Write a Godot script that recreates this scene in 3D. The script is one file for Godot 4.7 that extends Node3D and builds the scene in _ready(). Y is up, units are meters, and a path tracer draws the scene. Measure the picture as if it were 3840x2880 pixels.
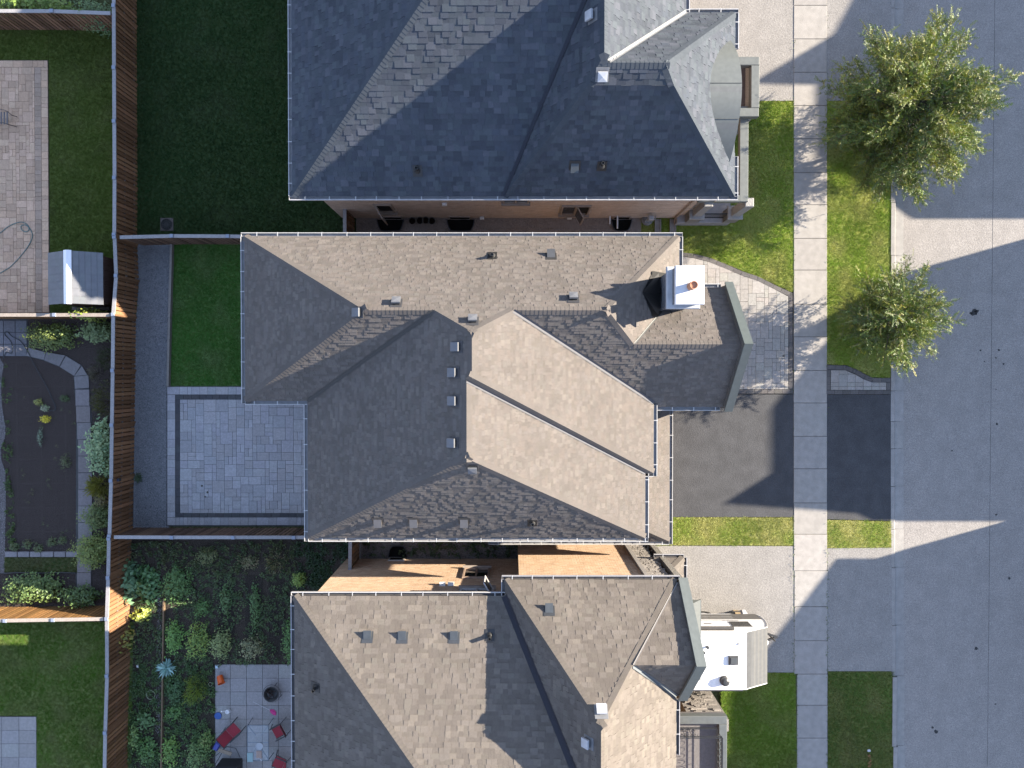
extends Node3D
# A street of brick houses seen straight down from a drone. x runs to the street, z to the next house, y up; metres.

const LENS := 2700.0      # focal length in pixels of the 3840 x 2880 photograph
const ALTITUDE := 33.0
const TILT := 0.0148

var rng := RandomNumberGenerator.new()
var M := {}
var taken := {}

# ---------------------------------------------------------------- mesh building
class MB:
	var v := PackedVector3Array()
	var n := PackedVector3Array()
	var c := PackedColorArray()
	var o := Vector3.ZERO

	func _init(origin := Vector3.ZERO) -> void:
		o = origin

	func tri(a: Vector3, b: Vector3, d: Vector3, col: Color) -> void:
		var m := (b - a).cross(d - a)
		if m.length_squared() < 1e-14:
			return
		m = m.normalized()
		v.append(a - o); v.append(d - o); v.append(b - o)
		n.append(m); n.append(m); n.append(m)
		c.append(col); c.append(col); c.append(col)

	func quad(a: Vector3, b: Vector3, d: Vector3, e: Vector3, col: Color) -> void:
		tri(a, b, d, col)
		tri(a, d, e, col)

	func quad_n(a: Vector3, b: Vector3, d: Vector3, e: Vector3, na: Vector3, nb: Vector3, col: Color) -> void:
		# smooth strip: a and e carry na, b and d carry nb
		v.append(a - o); v.append(d - o); v.append(b - o)
		n.append(na); n.append(nb); n.append(nb)
		v.append(a - o); v.append(e - o); v.append(d - o)
		n.append(na); n.append(na); n.append(nb)
		for i in 6:
			c.append(col)

	func poly(pts: Array, hint: Vector3, col: Color) -> void:
		# any flat polygon, its face turned towards hint
		var m := Vector3.ZERO
		for i in pts.size():
			var p: Vector3 = pts[i]
			var q: Vector3 = pts[(i + 1) % pts.size()]
			m += p.cross(q)
		m = m.normalized()
		var ax := m.cross(Vector3.UP if absf(m.y) < 0.9 else Vector3.RIGHT).normalized()
		var ay := m.cross(ax)
		var flat := PackedVector2Array()
		for p in pts:
			flat.append(Vector2(ax.dot(p), ay.dot(p)))
		var ids := Geometry2D.triangulate_polygon(flat)
		for i in range(0, ids.size(), 3):
			var a: Vector3 = pts[ids[i]]
			var b: Vector3 = pts[ids[i + 1]]
			var d: Vector3 = pts[ids[i + 2]]
			if (b - a).cross(d - a).dot(hint) < 0.0:
				tri(a, d, b, col)
			else:
				tri(a, b, d, col)

	func prism(pts: Array, y0: float, y1: float, col: Color, bottom := false) -> void:
		# upright prism over a footprint given by points (their y is not used)
		var top := []
		var low := []
		var mid := Vector3.ZERO
		for p in pts:
			top.append(Vector3(p.x, y1, p.z))
			low.append(Vector3(p.x, y0, p.z))
			mid += p
		var area := 0.0
		for i in pts.size():
			var p: Vector3 = pts[i]
			var q: Vector3 = pts[(i + 1) % pts.size()]
			area += p.z * q.x - p.x * q.z
		poly(top, Vector3.UP, col)
		if bottom:
			poly(low, Vector3.DOWN, col)
		for i in pts.size():
			var j := (i + 1) % pts.size()
			if area > 0.0:
				quad(low[i], low[j], top[j], top[i], col)
			else:
				quad(low[j], low[i], top[i], top[j], col)

	func box(mid: Vector3, size: Vector3, col: Color, b := Basis.IDENTITY) -> void:
		var x := b.x * size.x * 0.5
		var y := b.y * size.y * 0.5
		var z := b.z * size.z * 0.5
		quad(mid - x + y + z, mid + x + y + z, mid + x + y - z, mid - x + y - z, col)
		quad(mid - x - y - z, mid + x - y - z, mid + x - y + z, mid - x - y + z, col)
		quad(mid - x - y + z, mid + x - y + z, mid + x + y + z, mid - x + y + z, col)
		quad(mid + x - y - z, mid - x - y - z, mid - x + y - z, mid + x + y - z, col)
		quad(mid + x - y + z, mid + x - y - z, mid + x + y - z, mid + x + y + z, col)
		quad(mid - x - y - z, mid - x - y + z, mid - x + y + z, mid - x + y - z, col)

	func cbox(mid: Vector3, size: Vector3, ch: float, col: Color, b := Basis.IDENTITY) -> void:
		# box with chamfered top edges, no underside
		var x := b.x * size.x * 0.5
		var y := b.y * size.y * 0.5
		var z := b.z * size.z * 0.5
		var ix := b.x * (size.x * 0.5 - ch)
		var iz := b.z * (size.z * 0.5 - ch)
		var cy := b.y * (size.y * 0.5 - ch)
		var t := [mid - ix + y + iz, mid + ix + y + iz, mid + ix + y - iz, mid - ix + y - iz]
		var m := [mid - x + cy + z, mid + x + cy + z, mid + x + cy - z, mid - x + cy - z]
		var l := [mid - x - y + z, mid + x - y + z, mid + x - y - z, mid - x - y - z]
		quad(t[0], t[1], t[2], t[3], col)
		for i in 4:
			var j := (i + 1) % 4
			quad(m[i], m[j], t[j], t[i], col)
			quad(l[i], l[j], m[j], m[i], col)

	func bar(a: Vector3, b: Vector3, wide: float, high: float, col: Color, up := Vector3.UP) -> void:
		var d := (b - a)
		var z := d.normalized()
		var x := up.cross(z)
		if x.length() < 0.01:
			x = Vector3.RIGHT.cross(z)
		x = x.normalized()
		var y := z.cross(x)
		box((a + b) * 0.5, Vector3(wide, high, d.length()), col, Basis(x, y, z))

	func tube(pts: Array, r: float, seg: int, col: Color, r_end := -1.0) -> void:
		if r_end < 0.0:
			r_end = r
		var rings := []
		var norms := []
		var side := Vector3.ZERO
		for i in pts.size():
			var p: Vector3 = pts[i]
			var d: Vector3 = (pts[mini(i + 1, pts.size() - 1)] - pts[maxi(i - 1, 0)])
			d = d.normalized()
			if side == Vector3.ZERO:
				side = d.cross(Vector3.UP if absf(d.y) < 0.9 else Vector3.RIGHT)
			side = (side - d * side.dot(d)).normalized()
			var other := d.cross(side)
			var rr := lerpf(r, r_end, float(i) / maxf(1.0, pts.size() - 1.0))
			var ring := []
			var nr := []
			for k in seg:
				var t := TAU * k / seg
				var q := side * cos(t) + other * sin(t)
				ring.append(p + q * rr)
				nr.append(q)
			rings.append(ring)
			norms.append(nr)
		for i in pts.size() - 1:
			for k in seg:
				var j := (k + 1) % seg
				quad_n(rings[i][k], rings[i][j], rings[i + 1][j], rings[i + 1][k], norms[i][k], norms[i][j], col)
		for k in range(1, seg - 1):
			tri(rings[0][0], rings[0][k + 1], rings[0][k], col)
			var e: Array = rings[pts.size() - 1]
			tri(e[0], e[k], e[k + 1], col)

	func lathe(at: Vector3, prof: Array, seg: int, col: Color) -> void:
		# prof: Vector2(radius, height) from the bottom up
		for i in prof.size() - 1:
			var p: Vector2 = prof[i]
			var q: Vector2 = prof[i + 1]
			var sl := Vector2(q.y - p.y, p.x - q.x).normalized()
			for k in seg:
				var t := TAU * k / seg
				var s := TAU * (k + 1) / seg
				var e0 := Vector3(cos(t), 0, -sin(t))
				var e1 := Vector3(cos(s), 0, -sin(s))
				var n0 := e0 * sl.x + Vector3.UP * sl.y
				var n1 := e1 * sl.x + Vector3.UP * sl.y
				quad_n(at + e0 * p.x + Vector3.UP * p.y, at + e1 * p.x + Vector3.UP * p.y, at + e1 * q.x + Vector3.UP * q.y, at + e0 * q.x + Vector3.UP * q.y, n0, n1, col)

	func done() -> ArrayMesh:
		var m := ArrayMesh.new()
		if v.is_empty():
			return m
		var a := []
		a.resize(Mesh.ARRAY_MAX)
		a[Mesh.ARRAY_VERTEX] = v
		a[Mesh.ARRAY_NORMAL] = n
		a[Mesh.ARRAY_COLOR] = c
		m.add_surface_from_arrays(Mesh.PRIMITIVE_TRIANGLES, a)
		return m

# ---------------------------------------------------------------- helpers
func P(px: float, py: float, h := 0.0) -> Vector3:
	# a measured place of the photograph at a height above the ground, in metres
	var u := (px - 1920.0) / LENS
	var w := -(py - 1440.0) / LENS
	var d := Vector3(u, -cos(TILT) - sin(TILT) * w, sin(TILT) - cos(TILT) * w)
	var t := (h - ALTITUDE) / d.y
	return Vector3(0, ALTITUDE, 0) + d * t

func PP(flat: Array, h := 0.0) -> Array:
	var out := []
	for i in range(0, flat.size(), 2):
		out.append(P(flat[i], flat[i + 1], h))
	return out

func g(k: float) -> Color:
	return Color(k, k, k)

func tone(c: Color, k: float) -> Color:
	return Color(c.r * k, c.g * k, c.b * k)

func numbered(called: String) -> String:
	var k: int = taken.get(called, 0)
	taken[called] = k + 1
	return called if k == 0 else "%s_%03d" % [called, k]

func tag(o: Node, label: String, category: String, group := "") -> Node:
	o.set_meta("label", label)
	o.set_meta("category", category)
	if group:
		o.set_meta("group", group)
	return o

func thing(called: String, label: String, category: String, at: Vector3, group := "") -> Node3D:
	var o := Node3D.new()
	o.name = numbered(called)
	o.position = at
	add_child(o)
	tag(o, label, category, group)
	return o

func put(called: String, mesh: Mesh, m: Material, parent: Node3D, at := Transform3D.IDENTITY) -> MeshInstance3D:
	var o := MeshInstance3D.new()
	o.mesh = mesh
	o.material_override = m
	o.transform = at
	if parent == self:
		o.name = numbered(called)
	else:
		var k: int = parent.get_meta("_n_" + called, 0)
		parent.set_meta("_n_" + called, k + 1)
		o.name = called if k == 0 else "%s_%03d" % [called, k]
	parent.add_child(o, true)
	return o

func obj(called: String, b: MB, m: Material, parent: Node3D = null) -> MeshInstance3D:
	return put(called, b.done(), m, parent if parent else self)

func single(called: String, b: MB, m: Material, label: String, category: String, group := "") -> MeshInstance3D:
	# a thing of one mesh; its builder's origin is its place
	var o := put(called, b.done(), m, self, Transform3D(Basis.IDENTITY, b.o))
	tag(o, label, category, group)
	return o

func struct(called: String, b: MB, m: Material) -> MeshInstance3D:
	var o := put(called, b.done(), m, self, Transform3D(Basis.IDENTITY, b.o))
	o.set_meta("kind", "structure")
	return o

func stuff(called: String, b: MB, m: Material, parent: Node3D) -> MeshInstance3D:
	var o := obj(called, b, m, parent)
	o.set_meta("kind", "stuff")
	return o

func noise(sd: int, freq: float, lo: Color, hi: Color, octaves := 4, kind := FastNoiseLite.TYPE_SIMPLEX_SMOOTH, size := 512, a := 0.2, b := 0.8) -> NoiseTexture2D:
	var f := FastNoiseLite.new()
	f.seed = sd
	f.frequency = freq
	f.noise_type = kind
	f.fractal_octaves = octaves
	var t := NoiseTexture2D.new()
	t.width = size
	t.height = size
	t.seamless = true
	t.noise = f
	var r := Gradient.new()
	r.offsets = PackedFloat32Array([a, b])
	r.colors = PackedColorArray([lo, hi])
	t.color_ramp = r
	return t

func mat(called: String, rough: float, tex: Texture2D = null, scale := 1.0, over: Texture2D = null, over_scale := 0.1, bump: Texture2D = null, bump_scale := 1.0, spec := 0.5) -> StandardMaterial3D:
	var m := StandardMaterial3D.new()
	m.resource_name = called
	m.vertex_color_use_as_albedo = true
	m.roughness = rough
	m.metallic_specular = spec
	if tex:
		m.albedo_texture = tex
		m.uv1_triplanar = true
		m.uv1_world_triplanar = true
		m.uv1_scale = Vector3.ONE * scale
	if over:
		m.detail_enabled = true
		m.detail_albedo = over
		m.detail_blend_mode = BaseMaterial3D.BLEND_MODE_MUL
		m.detail_uv_layer = BaseMaterial3D.DETAIL_UV_2
		m.uv2_triplanar = true
		m.uv2_world_triplanar = true
		m.uv2_scale = Vector3.ONE * over_scale
	if bump:
		m.heightmap_enabled = true
		m.heightmap_texture = bump
		m.heightmap_scale = bump_scale
	M[called] = m
	return m

func materials() -> void:
	var fine := noise(1, 0.12, g(0.74), g(1.0), 3)
	var speck := noise(2, 0.35, g(0.55), g(1.0), 2, FastNoiseLite.TYPE_VALUE, 512, 0.25, 0.7)
	var chips := noise(12, 0.3, g(0.68), g(1.0), 3, FastNoiseLite.TYPE_VALUE, 1024, 0.2, 0.85)
	var worn := noise(13, 0.02, g(0.9), g(1.0), 5)
	var blot := noise(3, 0.012, g(0.93), g(1.0), 4)
	var faint := noise(9, 0.02, g(0.955), g(1.0), 5)
	var patch := noise(4, 0.02, g(0.72), g(1.0), 5)
	var grain := noise(5, 0.05, g(0.66), g(1.0), 4)
	var rough := noise(6, 0.09, g(0.0), g(1.0), 3)
	var earth := noise(7, 0.06, Color(0.55, 0.5, 0.46), Color(1, 1, 1), 5)
	var turf := noise(8, 0.03, Color(0.72, 0.72, 0.6), Color(1, 1, 1), 4)
	mat("plain", 0.75)
	mat("satin", 0.45, blot, 0.6)
	mat("metal", 0.42, blot, 0.5)
	M.metal.metallic = 0.55
	mat("gloss", 0.3)
	mat("plastic", 0.4)
	mat("asphalt", 0.92, chips, 0.23, faint, 0.09, rough, 0.35, 0.3)
	mat("tar", 0.8, chips, 0.27, worn, 0.11, rough, 0.3, 0.4)
	mat("concrete", 0.9, fine, 1.3, blot, 0.35, null, 1.0, 0.3)
	mat("paver", 0.88, fine, 3.0, blot, 0.9, rough, 0.2, 0.3)
	mat("shingle", 0.95, speck, 3.1, blot, 0.12, null, 1.0, 0.2)
	mat("wood", 0.85, grain, 1.7, blot, 0.8, null, 1.0, 0.3)
	mat("brick", 0.92, fine, 3.0, blot, 0.25, null, 1.0, 0.25)
	mat("stone", 0.92, grain, 1.2, fine, 4.0, rough, 1.2, 0.25)
	mat("soil", 0.98, earth, 0.9, speck, 1.6, rough, 2.5, 0.1)
	mat("gravel", 0.95, speck, 1.1, blot, 0.4, rough, 1.2, 0.2)
	mat("lawn", 0.98, turf, 0.35, fine, 1.4, null, 1.0, 0.1)
	mat("fabric", 0.9, fine, 6.0)
	mat("leaf", 0.5)
	M.leaf.backlight_enabled = true
	M.leaf.backlight = Color(0.6, 0.62, 0.3)
	M.leaf.cull_mode = BaseMaterial3D.CULL_DISABLED
	mat("blade", 0.6, blot, 0.3, null, 1.0, null, 1.0, 0.3)
	M.blade.backlight_enabled = true
	M.blade.backlight = Color(0.5, 0.55, 0.2)
	M.blade.cull_mode = BaseMaterial3D.CULL_DISABLED
	var gl := StandardMaterial3D.new()
	gl.resource_name = "clear_glass"
	gl.transparency = BaseMaterial3D.TRANSPARENCY_ALPHA
	gl.albedo_color = Color(0.75, 0.85, 0.9, 0.1)
	gl.roughness = 0.05
	M.glass = gl
	var dk := StandardMaterial3D.new()
	dk.resource_name = "window_glass"
	dk.albedo_color = Color(0.08, 0.09, 0.1)
	dk.roughness = 0.06
	M.pane = dk

# ---------------------------------------------------------------- the scene
func _ready() -> void:
	var cam := Camera3D.new()
	cam.name = "camera"
	cam.fov = rad_to_deg(2.0 * atan(1440.0 / LENS))
	cam.transform = Transform3D(Basis(Vector3.RIGHT, Vector3(0, -sin(TILT), -cos(TILT)), Vector3(0, cos(TILT), -sin(TILT))), Vector3(0, ALTITUDE, 0))
	cam.far = 600.0
	add_child(cam)
	var sky_look := ProceduralSkyMaterial.new()
	sky_look.sky_top_color = Color(0.2, 0.282, 0.46).linear_to_srgb()
	sky_look.sky_horizon_color = Color(0.5, 0.5, 0.52).linear_to_srgb()
	sky_look.sky_curve = 0.16
	sky_look.ground_bottom_color = Color(0.12, 0.12, 0.11).linear_to_srgb()
	sky_look.ground_horizon_color = Color(0.3, 0.3, 0.3).linear_to_srgb()
	var sky := Sky.new()
	sky.sky_material = sky_look
	var env := Environment.new()
	env.background_mode = Environment.BG_SKY
	env.sky = sky
	env.background_energy_multiplier = 0.72
	env.tonemap_mode = Environment.TONE_MAPPER_LINEAR
	env.tonemap_exposure = 4.6
	env.sdfgi_enabled = true
	env.ssao_enabled = true
	env.ssil_enabled = true
	var we := WorldEnvironment.new()
	we.name = "world"
	we.environment = env
	add_child(we)
	var sun := DirectionalLight3D.new()
	sun.name = "sun"
	sun.light_energy = 1.6
	sun.light_color = Color(1.0, 0.89, 0.735).linear_to_srgb()
	sun.light_angular_distance = 0.5
	sun.shadow_enabled = true
	var high := deg_to_rad(21.3)
	var round_ := deg_to_rad(15.7)
	sun.basis = Basis.looking_at(-Vector3(cos(high) * cos(round_), sin(high), -cos(high) * sin(round_)))
	add_child(sun)

	materials()
	ground()
	street()
	yards()
	house_brown()
	house_blue()
	house_south()
	houses_over_the_road()
	fences()
	trees()
	left_garden()
	vegetable_garden()
	shed()
	trailer()
	terrace_things()
	small_things()
	grass()

# ---------------------------------------------------------------- ground
func sheet(called: String, flat: Array, y: float, col: Color, m: Material) -> MeshInstance3D:
	var b := MB.new()
	b.poly(PP(flat, y), Vector3.UP, col)
	return struct(called, b, m)

func ground() -> void:
	var b := MB.new()
	b.quad(Vector3(-220, -0.2, 220), Vector3(220, -0.2, 220), Vector3(220, -0.2, -220), Vector3(-220, -0.2, -220), Color(0.1, 0.11, 0.06))
	struct("ground", b, M.lawn)
	sheet("gravel_strip", [508, 900, 646, 900, 634, 1992, 500, 1992], -0.01, Color(0.3, 0.305, 0.32), M.gravel)
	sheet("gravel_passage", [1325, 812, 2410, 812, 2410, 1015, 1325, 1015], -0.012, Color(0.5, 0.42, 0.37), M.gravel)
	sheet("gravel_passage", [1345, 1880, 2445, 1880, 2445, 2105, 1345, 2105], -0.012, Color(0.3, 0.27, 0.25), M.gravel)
	sheet("garden_soil", [495, 2020, 1350, 2020, 1350, 2500, 495, 2500], -0.014, Color(0.2, 0.178, 0.155), M.soil)
	sheet("garden_soil", [490, 2500, 830, 2500, 830, 2960, 486, 2960], -0.014, Color(0.18, 0.165, 0.14), M.soil)
	sheet("garden_bed", [-200, 1196, 510, 1196, 498, 2325, -200, 2325], -0.014, Color(0.2, 0.175, 0.165), M.soil)
	# old driveways, worn grey, and the freshly sealed one
	var old := Color(0.345, 0.322, 0.3)
	sheet("driveway", [2500, -600, 2981, -600, 2978, 378, 2500, 378], 0.008, old, M.asphalt)
	sheet("driveway", [3102, -600, 3342, -600, 3342, 378, 3101, 378], 0.008, old, M.asphalt)
	sheet("driveway", [2420, 2046, 2979, 2048, 2984, 2522, 2420, 2520], 0.008, old, M.asphalt)
	sheet("driveway", [3102, 2056, 3343, 2054, 3347, 2517, 3104, 2517], 0.008, old, M.asphalt)
	var black := Color(0.085, 0.085, 0.09)
	sheet("sealed_driveway", [2450, 1479, 2976, 1479, 2977, 1939, 2450, 1939], 0.01, black, M.tar)
	sheet("sealed_driveway", [3099, 1480, 3340, 1480, 3341, 1953, 3100, 1947], 0.01, black, M.tar)

func street() -> void:
	var x0 := P(3384, 1400, -0.1).x - 0.32
	var b := MB.new()
	b.prism([Vector3(x0, 0, 70), Vector3(26.2, 0, 70), Vector3(26.2, 0, -70), Vector3(x0, 0, -70)], -0.4, -0.1, Color(0.37, 0.342, 0.315))
	var road := struct("road", b, M.asphalt)
	var s := MB.new()
	rng.seed = 11
	var z := -17.5
	while z < 18.0:
		var l := rng.randf_range(0.25, 0.8)
		var x := P(3717, 1400, -0.1).x + rng.randf_range(-0.006, 0.006)
		s.quad(Vector3(x - 0.009, -0.0975, z + l), Vector3(x + 0.009, -0.0975, z + l), Vector3(x + 0.009, -0.0975, z), Vector3(x - 0.009, -0.0975, z), Color(0.1, 0.1, 0.1))
		z += l
	obj("seam", s, M.asphalt, road)
	# tar spots and oil stains lie on the road like thin puddles
	for k in [[3745, 1312, 6], [3652, 1172, 15], [3662, 1168, 9], [3641, 1175, 7], [3677, 1314, 4], [3735, 1342, 4], [3763, 1365, 4], [3378, 1428, 6], [3692, 1355, 3], [3660, 2432, 7], [3510, 2745, 10], [3497, 2728, 5], [3785, 2169, 6], [3570, 1690, 4], [3735, 1460, 3], [3739, 1590, 5], [3735, 1930, 5], [3733, 2640, 4]]:
		var t := MB.new()
		var p := P(k[0], k[1], -0.098)
		var ring := []
		for i in 10:
			var r: float = k[2] / 82.0 * rng.randf_range(0.55, 1.1)
			ring.append(p + Vector3(cos(TAU * i / 10) * r * rng.randf_range(0.8, 1.3), 0, -sin(TAU * i / 10) * r))
		t.poly(ring, Vector3.UP, Color(0.055, 0.055, 0.055))
		obj("tar_spot", t, M.tar, road)
	# sidewalk of poured slabs
	var bed := MB.new()
	bed.poly(PP([2976, -700, 3104, -700, 3104, 3600, 2986, 3600], -0.04), Vector3.UP, Color(0.12, 0.11, 0.1))
	var walk := struct("sidewalk", bed, M.concrete)
	var ys := [-480, -355, -230, -105, 20, 146, 271, 396, 520, 647, 768, 894, 1013, 1141, 1263, 1389, 1511, 1636, 1758, 1886, 2004, 2141, 2275, 2403, 2528, 2645, 2768, 2890, 3015, 3140]
	for i in ys.size() - 1:
		var l0 := 2978.0 if ys[i] < 2100 else (2980.0 if ys[i] < 2500 else 2990.0)
		var a := P(l0 - 0.5, ys[i] + 0.7, 0.03)
		var c := P(3101 if ys[i] < 2100 else 3103, ys[i + 1] - 0.7, 0.03)
		var q := MB.new()
		q.cbox(Vector3((a.x + c.x) / 2, -0.01, (a.z + c.z) / 2), Vector3(c.x - a.x, 0.08, c.z - a.z), 0.012, tone(Color(0.4, 0.375, 0.345), rng.randf_range(0.93, 1.05)))
		obj("slab", q, M.concrete, walk)
	# kerb with its gutter pan, cast in lengths
	var kerb := Node3D.new()
	kerb.name = "kerb"
	kerb.set_meta("kind", "structure")
	add_child(kerb)
	var ks := [-420, -190, 30, 167, 370, 560, 760, 958, 1110, 1290, 1466, 1581, 1683, 1824, 1985, 2129, 2346, 2537, 2799, 3020, 3260]
	for i in ks.size() - 1:
		var ya: float = ks[i] + 0.8
		var yb: float = ks[i + 1] - 0.8
		var dropped: bool = (ks[i] >= 1466 and ks[i + 1] <= 1985) or (ks[i] >= 1985 and ks[i + 1] < 2540) or ks[i + 1] <= 370
		var top := 0.0 if dropped else 0.045
		var shift := 0.0 if ya < 2000 else lerpf(0, 9, (ya - 2000) / 880.0)
		var xa := P(3341 + shift, ya, 0.0)
		var xb := P(3356 + shift, yb, 0.0)
		var xc := P(3387.5 + shift * 0.5, yb, -0.09)
		var q := MB.new()
		var col := tone(Color(0.37, 0.35, 0.325), rng.randf_range(0.92, 1.04))
		var za: float = xa.z
		var zb: float = xb.z
		var pr := [Vector2(xa.x, -0.2), Vector2(xa.x, top), Vector2(xb.x - 0.03, top), Vector2(xb.x, top - 0.03), Vector2(xb.x + 0.03, -0.075), Vector2(xc.x, -0.09), Vector2(xc.x, -0.2)]
		for j in pr.size() - 1:
			var u: Vector2 = pr[j]
			var w: Vector2 = pr[j + 1]
			q.quad(Vector3(u.x, u.y, zb), Vector3(w.x, w.y, zb), Vector3(w.x, w.y, za), Vector3(u.x, u.y, za), col)
		obj("kerbstone", q, M.concrete, kerb)
	var far := MB.new()
	far.poly([Vector3(26.2, 0.02, 70), Vector3(60, 0.02, 70), Vector3(60, 0.02, -70), Vector3(26.2, 0.02, -70)], Vector3.UP, Color(0.09, 0.13, 0.04))
	struct("far_verge", far, M.lawn)

# ---------------------------------------------------------------- paving
var stones := {}

func stone_mesh(col: Color) -> ArrayMesh:
	var key := col.to_html()
	if not stones.has(key):
		var b := MB.new()
		b.cbox(Vector3.ZERO, Vector3.ONE, 0.03, col)
		stones[key] = b.done()
	return stones[key]

func ashlar(parent: Node3D, called: String, outline: Array, unit: float, sizes: Array, tones: Array, y: float, gap := 0.012) -> void:
	# random rectangular stones on a grid, cut along the outline (points of the photograph)
	var pts := PP(outline, y)
	var poly := PackedVector2Array()
	var lo := Vector2(1e9, 1e9)
	var hi := -lo
	for p in pts:
		var q := Vector2(p.x, p.z)
		poly.append(q)
		lo = lo.min(q)
		hi = hi.max(q)
	var nx := int(ceil((hi.x - lo.x) / unit))
	var nz := int(ceil((hi.y - lo.y) / unit))
	var used := {}
	for j in nz:
		for i in nx:
			if used.has(Vector2i(i, j)):
				continue
			var best := Vector2i(1, 1)
			var start := rng.randi() % sizes.size()
			for k in sizes.size():
				var s: Vector2i = sizes[(start + k) % sizes.size()]
				var free := i + s.x <= nx and j + s.y <= nz
				for dx in s.x:
					for dz in s.y:
						if used.has(Vector2i(i + dx, j + dz)):
							free = false
				if free:
					best = s
					break
			for dx in best.x:
				for dz in best.y:
					used[Vector2i(i + dx, j + dz)] = true
			var a := lo + Vector2(i, j) * unit + Vector2.ONE * gap * 0.5
			var c := lo + Vector2(i + best.x, j + best.y) * unit - Vector2.ONE * gap * 0.5
			var rect := PackedVector2Array([a, Vector2(c.x, a.y), c, Vector2(a.x, c.y)])
			var whole := true
			for q in rect:
				if not Geometry2D.is_point_in_polygon(q, poly):
					whole = false
			var col: Color = tones[rng.randi() % tones.size()]
			var up := rng.randf_range(-0.003, 0.003)
			if whole:
				put(called, stone_mesh(col), M.paver, parent, Transform3D(Basis.from_scale(Vector3(c.x - a.x, 0.06, c.y - a.y)), Vector3((a.x + c.x) / 2, y - 0.03 + up, (a.y + c.y) / 2)))
			else:
				for cut in Geometry2D.intersect_polygons(rect, poly):
					if cut.size() < 3:
						continue
					var foot := []
					for q in cut:
						foot.append(Vector3(q.x, 0, q.y))
					var b := MB.new()
					b.prism(foot, y - 0.06, y + up, col)
					if b.v.size() > 9:
						obj(called, b, M.paver, parent)

func stone_row(parent: Node3D, called: String, line: Array, wide: float, lengths: Array, tones: Array, y: float) -> void:
	# border stones laid end to end along a line (points of the photograph), the row's middle
	var pts := PP(line, y)
	for i in pts.size() - 1:
		var a: Vector3 = pts[i]
		var c: Vector3 = pts[i + 1]
		var d := (c - a).normalized()
		var whole := a.distance_to(c)
		var at := 0.0
		while at < whole - 0.03:
			var l: float = lengths[rng.randi() % lengths.size()]
			if at + l > whole - 0.12:
				l = whole - at
			var m := a + d * (at + l / 2)
			put(called, stone_mesh(tones[rng.randi() % tones.size()]), M.paver, parent, Transform3D(Basis(d, Vector3.UP, d.cross(Vector3.UP)) * Basis.from_scale(Vector3(l - 0.011, 0.06, wide - 0.011)), m + Vector3(0, -0.03 + rng.randf_range(-0.002, 0.002), 0)))
			at += l

func shades(c: Color, n: int, spread: float) -> Array:
	var out := []
	for i in n:
		var k := 1.0 + spread * (2.0 * i / maxf(1.0, n - 1.0) - 1.0)
		out.append(Color(c.r * k * (1.0 + 0.02 * sin(i * 2.1)), c.g * k, c.b * k * (1.0 - 0.02 * sin(i * 1.7))))
	return out

func bed_under(called: String, flat: Array, y: float) -> Node3D:
	return sheet(called, flat, y, Color(0.085, 0.085, 0.085), M.concrete)

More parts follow.
